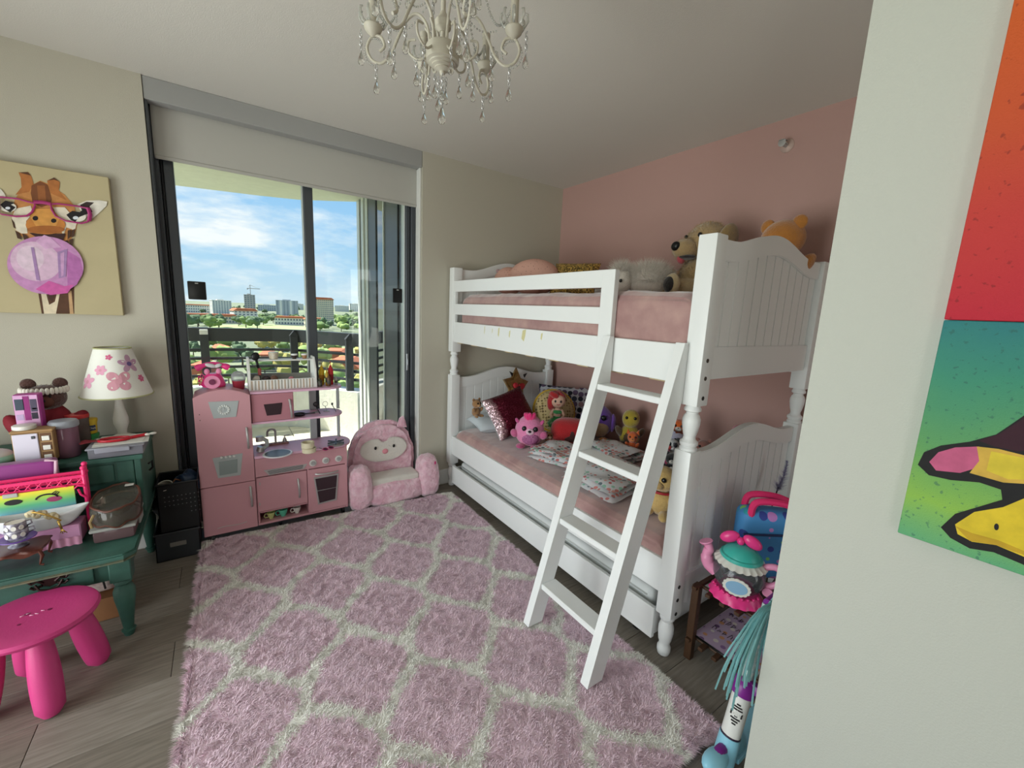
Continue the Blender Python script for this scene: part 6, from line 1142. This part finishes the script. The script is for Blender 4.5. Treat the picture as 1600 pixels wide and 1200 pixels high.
plush('parrot_plush', 'pink soft toy with red head at the left of the heap', hp(1035, 709, -0.62, .15), .15, 'd96a9a', limb='c03a3c', earc='c03a3c', ear='round', eye=.05, group='soft toys heaped at the foot end')
plush('penguin_plush', 'black and white soft toy above the tan dog', hp(1050, 719, -0.68, .13), .13, '1c1c20', belly='e0ded6', muzzle='e0ded6', nose='1a1416', ear='round', group='soft toys heaped at the foot end')
plush('black_plush', 'black soft toy lying behind the tan dog', hp(1031, 737, -0.72, .13), .13, '17171a', ear='flop', muzzle='2a2a2e', group='soft toys heaped at the foot end')
plush('tan_dog', 'tan soft dog with dark ears and red collar at the foot end', (-.865, -1.845, ZL), .265, 'c9a868', earc='4a342c', ear='flop', muzzle='b08f58', eye=.045, eyec='14120f', limb='c9a868', rz=face((-.86, -1.84), -.35))
dt = [o for o in C.objects if o.name == 'tan_dog'][0]; B().tube([(.058*math.cos(a), -.004+.05*math.sin(a), .125) for a in (2*PI*i/20 for i in range(20))], .006, 6, True).obj('collar', mat('collar_red', 'a32430', .5), dt)
plush('brown_bunny', 'brown and pink soft toy behind the front bed post', hp(1098, 700, -0.5, .15), .15, '8a5a50', muzzle='d9b8b0', ear='round')
t = thing('hair_bow', 'pink glittery bow lying above the lower footboard', 'bow', (-.27, -1.87, .80)); mb_ = mat('glitter_pink', 'd9a0b0', .3, metal=.4)
for s in (-1, 1): B().sph((s*.03, 0, .045), (.034, .016, .026), (0, s*.3, 0)).obj('bow_loop', mb_, t)
B().sph((0, 0, .045), .012, n=10, k=8).obj('bow_knot', mb_, t); B().tube([(0, .01, .04), (0, .012, -.30)], .006, 6).obj('hair_clip', mb_, t)
# heap support: a plain bedroll under the upper soft toys of the heap
t = thing('rolled_quilt', 'grey rose rolled quilt under the heap of soft toys at the foot', 'quilt', (-.42, -1.83, ZL)); b = B(); b.box((-.26, -.15, .002), (.28, .15, .165), .06, 4); b.noise(.01, 12).obj('quilt_roll', mat('quilt_grey_rose', '9a8286', .85, bump=.3, bs=30), t); B().tube([(-.25, .0, .168), (0, .02, .166), (.27, .0, .168)], .004, 5).obj('quilt_seam', mat('quilt_seam', '7d686c', .8), t)
# ---- top bunk
ZT = 1.532
t = thing('pink_lying_plush', 'pink dappled plush animal lying on the top bunk by the headboard', 'plush', (-.72, -.40, ZT)); mpd = dots('dappled_pink', 'd9a898', ['b98a80', '8a6660'], 60.0, .18)
bd = B().sph((.05, -.12, .125), (.13, .20, .125), (0, 0, .3), n=24, k=16).obj('body', mpd, t); hd = B().sph((-.02, .09, .10), (.105, .12, .10), n=20, k=14).obj('head', mpd, t); B().sph((-.08, .06, .075), (.06, .07, .055)).obj('muzzle', plm('e0b4a4'), hd); B().sph((-.1, .11, .145), (.008, .012, .014), n=8, k=6).obj('eye', m_blk, hd)
for s in (-1, 1): B().sph((.0+.07*s, .14, .165), (.03, .03, .014), (.6, 0, 0)).obj('ear', plm('b08a8e'), hd); B().sph((-.06, -.1+.12*s, .04), (.09, .05, .04)).obj('leg', mpd, t)
t = thing('gold_cushion', 'gold speckled cushion behind the pink plush on the top bunk', 'cushion', (-.52, -.78, ZT+.11), rot=(R(62), 0, R(-60))); cushion(B(), .32, .26, .12, .6).obj('cushion_body', dots('gold_speckle', 'a98a4a', ['5a4a26', 'd9b45a', '3f341c'], 90.0, .45, .4, metal=.4), t); B().tube([(-.155, .12, 0), (0, .115, 0), (.155, .12, 0)], .003, 5).obj('piping', plm('8a7038'), t)
p = (-.56, -1.30, ZT); t = thing('white_bird', 'fluffy white bird plush with tan beak on the top bunk', 'plush', p, face(p, -.25)); mwf = plm('e9e1d6')
bd = B().sph((.09, .03, .085), (.13, .09, .085), n=20, k=14).obj('body', mwf, t); hd = B().sph((-.05, -.03, .075), (.062, .06, .064), n=18, k=12).obj('head', mwf, t); B().sph((-.12, -.07, .075), (.034, .022, .018), (0, 0, .5)).obj('beak', plm('c9933c'), hd); B().sph((-.125, -.068, .057), (.02, .016, .01), (0, 0, .5)).obj('lower_beak', plm('d98a9c'), hd); B().sph((-.035, -.096, .075), (.009, .006, .010), n=10, k=8).obj('eye', m_blk, hd)
fur(t, [((.09, .03, .085), (.13, .09, .085)), ((-.055, .0, .09), (.06, .055, .07)), ((-.06, .0, .13), (.05, .05, .04))], 9000, .045, mwf, 3, .0011, .1, cut=-.2)
p = (-.31, -1.55, ZT); t = thing('big_dog', 'large shaggy tan plush dog with pink tongue on the top bunk', 'plush', p, R(-104), scale=.9); mtd = plm('b3966a'); mcr = plm('cbb58c')
bd = B().sph((0, .05, .13), (.14, .15, .135), n=22, k=16).obj('body', mtd, t); hd = B().sph((.02, .03, .325), (.125, .12, .125), n=22, k=16).obj('head', mtd, t); mz = B().sph((-.02, -.10, .285), (.075, .075, .062), n=18, k=12).obj('muzzle', mtd, hd); B().sph((-.025, -.17, .298), (.032, .022, .028), n=12, k=8).obj('nose', m_blk, hd); B().sph((-.02, -.125, .225), (.024, .022, .03), (.5, 0, 0)).obj('tongue', plm('c8505a'), hd); B().sph((.0, -.10, .236), (.06, .05, .016)).obj('mouth', plm('2a2224'), hd)
for s in (-1, 1): B().sph((s*.055+.015, -.085, .36), (.013, .010, .014), n=10, k=8).obj('eye', m_blk, hd); B().sph((s*.13+.02, .05, .33), (.035, .07, .095), (0, s*.2, 0)).obj('ear', plm('8f7448'), hd)
for x, y, rz_, c in ((-.10, -.16, .3, mcr), (.08, -.17, -.1, mcr)):
    l_ = B().sph((x, y+.02, .055), (.05, .12, .05), (0, 0, rz_), n=16, k=10).obj('leg', c, t); f_ = B().sph((x*1.15, y-.10, .062), (.055, .035, .062), n=16, k=12).obj('paw', c, l_); B().sph((x*1.18, y-.128, .06), (.04, .016, .045), n=14, k=10).obj('paw_pad', plm('1e1a18'), f_)
B().sph((-.14, -.02, .07), (.06, .09, .045), (0, 0, .8)).obj('arm', plm('a9875a'), t)
fur(t, [((.02, .03, .325), (.125, .12, .125)), ((-.02, -.10, .285), (.075, .06, .062)), ((0, .05, .13), (.14, .15, .135))], 9000, .018, mtd, 5, .0011, .3)
fur(t, [((-.10, -.14, .055), (.05, .12, .05)), ((.08, -.15, .055), (.05, .12, .05))], 3000, .014, mcr, 6, .001, .3, 'leg_fur')
plush('lion_cub', 'orange plush cub lying between the white bird and the big dog', (-.16, -1.33, ZT), .19, 'c98a34', earc='b5752a', muzzle='d9b070', eye=.03, ear='round')
plush('orange_bear', 'orange plush bear seen from behind above the top footboard', (-.28, -1.945, ZT), .41, 'b5742c', ear='round', rz=face((-.28, -1.945), 2.6), head=.95, eye=.02, muzzle='b5742c')
# ================================================================ FOOT OF THE BED: RACK, TEAPOT, BAG, SCOOTER
m_bw = mat('stained_wood', '4e3420', .5, var=.25, vs=30, stretch=(4, 4, 20))
rx0, rx1, ry0, ry1, rz1 = -.985, -.33, -2.43, -2.112, .34
rk = thing('slatted_rack', 'brown wooden slatted rack at the foot of the bunk bed', 'rack', (-.66, -2.27, 0), world=True)
for x in (rx0, rx1-.03):
    for y in (ry0, ry1-.03): B().box((x, y, 0), (x+.03, y+.03, rz1), .002).obj('leg', m_bw, rk, smooth=False)
for z in (.075, rz1-.025):
    for x in (rx0+.04, rx1-.055): B().cyl((x, ry0-.004, z+.012), (x, ry1+.004, z+.012), .007, n=10).obj('dowel', m_bw, rk)
    for k in range(6): y = ry0+.004+k*(ry1-ry0-.03)/5; B().box((rx0-.015, y, z+.012), (rx1+.01, y+.02, z+.026), .002).obj('slat', m_bw, rk, smooth=False)
# lap tray on the lower shelf
zt4 = .1015; t = thing('lap_tray', 'lilac printed tray with black handwriting on the lower rack shelf', 'tray', (-.80, -2.21, zt4)); tr_ = B().box((-.16, -.17, 0), (.22, .085, .008), .003).obj('tray_board', mat('tray_white', 'cfc9cf', .4), t, smooth=False); B().box((-.155, -.165, .008), (.215, .08, .009)).obj('print_field', dots('tray_print', 'b9a3bd', ['8a6a9a', 'c9936a', 'd9d0c8', '6a4a7a'], 24.0, .25, .4), tr_, smooth=False)
b = B()
for l_ in range(3):
    for k in range(7): x = -.06+.07*l_; y = .055-.022*k; hh = .026+.01*math.sin(k*5+l_*3); b.tube([(x, y, .0095), (x+hh, y-.004*(k % 2), .0095), (x+hh*.6, y-.012, .0095), (x+.004, y-.012+.006*(k % 3), .0095)], .0014, 4)
b.obj('handwriting', m_lash, tr_, kind='stuff'); B().tube([(-.16, -.168, .006), (-.16, .083, .006)], .004, 6).obj('tray_rim', m_blk, tr_)
t = thing('picture_book', 'dark red picture book under the rack top beside the tray', 'book', (-.52, -2.27, .112)); B().box((-.1, -.13, 0), (.12, .13, .022), .002).obj('cover', mat('book_red', '5a1f28', .4), t, smooth=False); B().box((-.096, -.132, .004), (.116, -.129, .018)).obj('pages', m_wht, t, smooth=False)
# toy teapot
p = (-.90, -2.245, rz1+.002); t = thing('toy_teapot', 'clear toy teapot with pink base and turquoise lid on the rack', 'toy teapot', p, face(p, 0), scale=.88); m_cb_ = glass('teapot_clear', 'd9dde0', 1.0, .02, .08); m_tp = mat('teapot_pink', 'ee9abf', .35); m_tq = mat('turquoise_plastic', '3fb5a8', .35)
b = B(); b.grid(lambda u, v: ((.088+.022*(1-v)+.003*math.cos(u*2*PI*16)*(v < .4))*math.cos(u*2*PI), (.088+.022*(1-v)+.003*math.cos(u*2*PI*16)*(v < .4))*math.sin(u*2*PI), .002+.040*v), 96, 6, True); b.prism(ell(0, 0, .088, .088, 30), .040, .043, 'z'); bs_ = b.obj('base', m_hp, t)
for k in range(10): a = PI+.3+k*.26; B().sph((.095*math.cos(a), .095*math.sin(a), .042), .006, n=8, k=6).obj('stud', m_hp, bs_)
B().lathe([(.07, .043), (.092, .065), (.105, .10), (.104, .13), (.09, .165), (.075, .18)], n=36, caps=False).obj('clear_bowl', m_cb_, t)
b = B(); b.grid(lambda u, v: ((.072+.034*v)*math.cos(u*2*PI), (.072+.034*v)*math.sin(u*2*PI), .190-.022*v-.006*abs(math.sin(u*2*PI*11))*v), 132, 4, True); b.obj('scalloped_collar', m_wht, t); ld = B().lathe([(.084, .186), (.086, .192), (.082, .2), (.074, .202), (.068, .215), (.045, .235), (.02, .243), (0, .244)], n=36).obj('lid', m_tq, t)
for s in (-1, 1): B().sph((s*.045-.01, .01, .262), (.042, .020, .026), (0, s*.5, 0)).obj('bow_loop', m_hp, ld)
B().sph((-.01, .005, .256), (.016, .018, .018)).obj('bow_knot', m_hp, ld)
B().tube(smooth_path([(-.09, 0, .085), (-.125, 0, .11), (-.135, 0, .15), (-.13, 0, .185), (-.142, 0, .205)]), [.028]*6+[.027]*6+[.022]*6+[.018]*6+[.024], 14).obj('spout', m_tp, t); B().lathe([(.022, 0), (.030, .008), (.028, .012)], (-.143, 0, .203), 18, ax=(-.4, 0, 1)).obj('spout_lip', m_tp, t)
B().tube(smooth_path([(.09, 0, .17), (.13, 0, .185), (.16, 0, .165), (.158, 0, .125), (.125, 0, .095), (.10, 0, .09)]), .014, 10).obj('handle', m_tp, t); B().cyl((.115, -.02, .07), (.115, .02, .07), .02, n=16).obj('handle_knob', m_tp, t)
sc2 = [((.046+.004*abs(math.cos(a*8)))*math.cos(a)*1.1, .10+(.046+.004*abs(math.cos(a*8)))*math.sin(a)*.8) for a in (2*PI*i/96 for i in range(96))]
bd_ = B().prism(sc2, -.113, -.106, 'y', bev=.001).obj('badge', m_wht, t, smooth=False); B().prism(ell(0, .10, .042, .028), -.1145, -.1125, 'y').obj('badge_blue', mat('badge_blue', '8fb9d9', .5), bd_, smooth=False)
# bag, feather wand, small white toy
t = thing('blue_print_bag', 'blue flower printed bag with hot pink handles behind the teapot', 'bag', (-.64, -2.25, rz1+.002), face((-.64, -2.25), .45)); b = B(); b.box((-.15, -.055, 0), (.15, .055, .30), .045, 4); b.noise(.008, 9).obj('bag_body', dots('bag_print', '4a8fc9', ['2a3f8a', 'c98ad0', '7fc96a', '2f9aa8', '3a4a9c'], 22.0, .44, .6), t); B().tube([(-.145, -.059, .20), (0, -.062, .215), (.145, -.059, .20)], .005, 6).obj('zip', mat('zip_navy', '25305a', .5), t)
for y in (-.04, .035): B().tube(smooth_path([(-.12, y, .27), (-.11, y-.01, .34), (-.02, y-.015, .35), (.06, y-.01, .325), (.13, y, .29)]), .014, 8).obj('handle', mat('strap_hot_pink', 'e8306f', .6), t)
t = thing('feather_wand', 'dark purple feather wand standing behind the blue bag', 'feather wand', (-.47, -2.13, rz1+.002), rot=(R(4), R(10), 0)); B().tube([(0, 0, 0), (0, 0, .32)], .003, 6).obj('stick', m_blk, t)
rs_ = np.random.RandomState(4); vv = []
for k in range(900):
    s = rs_.rand(); z = .30+.15*s; x = .02*math.sin(s*3); a = rs_.rand()*6.28; l_ = .034*(1-s*.75)*(.5+rs_.rand()); d_ = np.array([math.cos(a), math.sin(a), .5]); c_ = np.array([x, 0, z]); sd_ = np.array([-math.sin(a), math.cos(a), 0])*.0009; vv += [c_-sd_, c_+sd_, c_+d_*l_]
vv = np.array(vv); npmesh('feather', vv, np.arange(len(vv)).reshape(-1, 3), np.zeros(len(vv)//3), [plm('4f2a96')], t, 'stuff')
plush('white_figure', 'small white toy figure at the end of the rack beside the wall', (-.84, -2.395, rz1+.002), .12, 'c9cfca', limb='7f9a94', ear=None, eye=.03)
# scooter
m_sb = mat('scooter_blue', '8fcbe0', .35); m_sw2 = mat('scooter_white', 'e2e2de', .3); m_spu = mat('scooter_purple', '7a1f86', .35); m_gl_ = mat('glitter_tube', 'a9d0d4', .2, metal=.3, col2='e0e6e2', vs=90)
A_, Z_ = V((-1.285, -2.452, .105)), V((-1.150, -2.452, .545)); ax_ = (Z_-A_).normalized(); Lp = lambda s: A_+(Z_-A_)*s
sct = thing('kids_scooter', 'pale blue and white kids scooter with streamers beside the wall end', 'scooter', (-1.29, -2.43, 0), world=True)
B().cyl(Lp(.44), Lp(.98), .0165, n=18).obj('steering_tube', m_gl_, sct); cl_ = B().lathe([(.022, -.03), (.034, -.022), (.036, .0), (.032, .02), (.022, .03)], Lp(.40), 20, ax=ax_).obj('clamp', m_spu, sct); B().box((-.05, -.016, -.014), (-.01, .016, .014), .006, 2, M=Matrix.Translation(Lp(.43)) @ ax_.to_track_quat('Z', 'Y').to_matrix().to_4x4()).obj('clamp_lever', m_spu, cl_)
hd_ = B().cyl(Lp(.06), Lp(.37), .028, n=20).obj('head_tube', m_sw2, sct)
for s in (.065, .365): B().cyl(Lp(s)-ax_*.003, Lp(s)+ax_*.003, .029, n=20).obj('band', mat('band_plum', '2c1a34', .4), hd_)
tocam = (CAM-Lp(.22)); tocam = (tocam-ax_*tocam.dot(ax_)).normalized(); sd_ = ax_.cross(tocam).normalized(); b = B()
def deco(pts, off=.0287): b.poly([Lp(.22)+tocam*math.sqrt(max(off*off-x*x, 0))+sd_*x+ax_*y for x, y in pts])
for y0, w_ in ((.032, .006), (.024, .012), (.016, .015), (-.012, .014), (-.020, .010), (-.028, .006)): deco([(-w_, y0), (-w_*.5, y0), (0, y0), (w_*.5, y0), (w_, y0), (w_*.9, y0+.005), (0, y0+.005), (-w_*.9, y0+.005)])
deco([(-.017, -.003), (0, -.004), (.017, -.003), (.017, .011), (0, .012), (-.017, .011)], .0288); b.obj('decal', m_lash, hd_)
b = B(); [b.poly([Lp(.22)+tocam*.0294+sd_*x+ax_*y for x, y in ((q_-.0014, -.0), (q_+.0014, -.0), (q_+.0014, .008), (q_-.0014, .008))]) for q_ in (-.009, -.004, .001, .006)]; b.obj('decal_letters', m_sw2, hd_)
sv = B().cyl(Lp(-.12), Lp(.06), .032, .031, 20).obj('fork_sleeve', m_sb, sct)
B().sph(Lp(-.02)+V((-.065, 0, -.008)), (.062, .03, .03), (0, .25, 0), n=20, k=12).obj('fender', m_sb, sct); B().sph(Lp(-.06)+V((.055, 0, -.01)), (.055, .03, .04), (0, -.4, 0), n=20, k=12).obj('fender', m_sb, sct)
wc = V((-1.335, -2.452, .062)); wh = B().tube([wc+V((.046*math.cos(a), 0, .046*math.sin(a))) for a in (2*PI*i/28 for i in range(28))], .015, 10, True).obj('wheel', m_spu, sct); B().cyl(wc+V((0, -.012, 0)), wc+V((0, .012, 0)), .036, n=24).obj('wheel_hub', m_sb, wh)
B().box((-1.28, -2.49, .05), (-1.0, -2.415, .072), .01, 2).obj('deck', m_sb, sct); w2_ = V((-1.0, -2.452, .045)); B().tube([w2_+V((.032*math.cos(a), 0, .032*math.sin(a))) for a in (2*PI*i/24 for i in range(24))], .012, 8, True).obj('wheel', m_spu, sct)
hb = B().tube([Z_+V((-.012, -.0, .0)), Z_+V((.2, .0, .0))], .013, 12).obj('handlebar', m_spu, sct)
b = B(); r9 = random.Random(5)
for k in range(46):
    a = r9.uniform(-1, 1); o_ = r9.uniform(.03, .30); dn = r9.uniform(.08, .23); p0 = Z_+V((0, -.03, 0)); e = V((-o_*.9, r9.uniform(-.045, .04), -dn)); b.tube(smooth_path([p0, p0+V((-o_*.4, e.y*.3, .035)), p0+V((-o_*.8, e.y*.7, -dn*.45)), p0+e], 3), .0026, 4)
b.obj('streamers', mat('streamer_teal', '8fc9cc', .25, metal=.35), hb, kind='stuff')
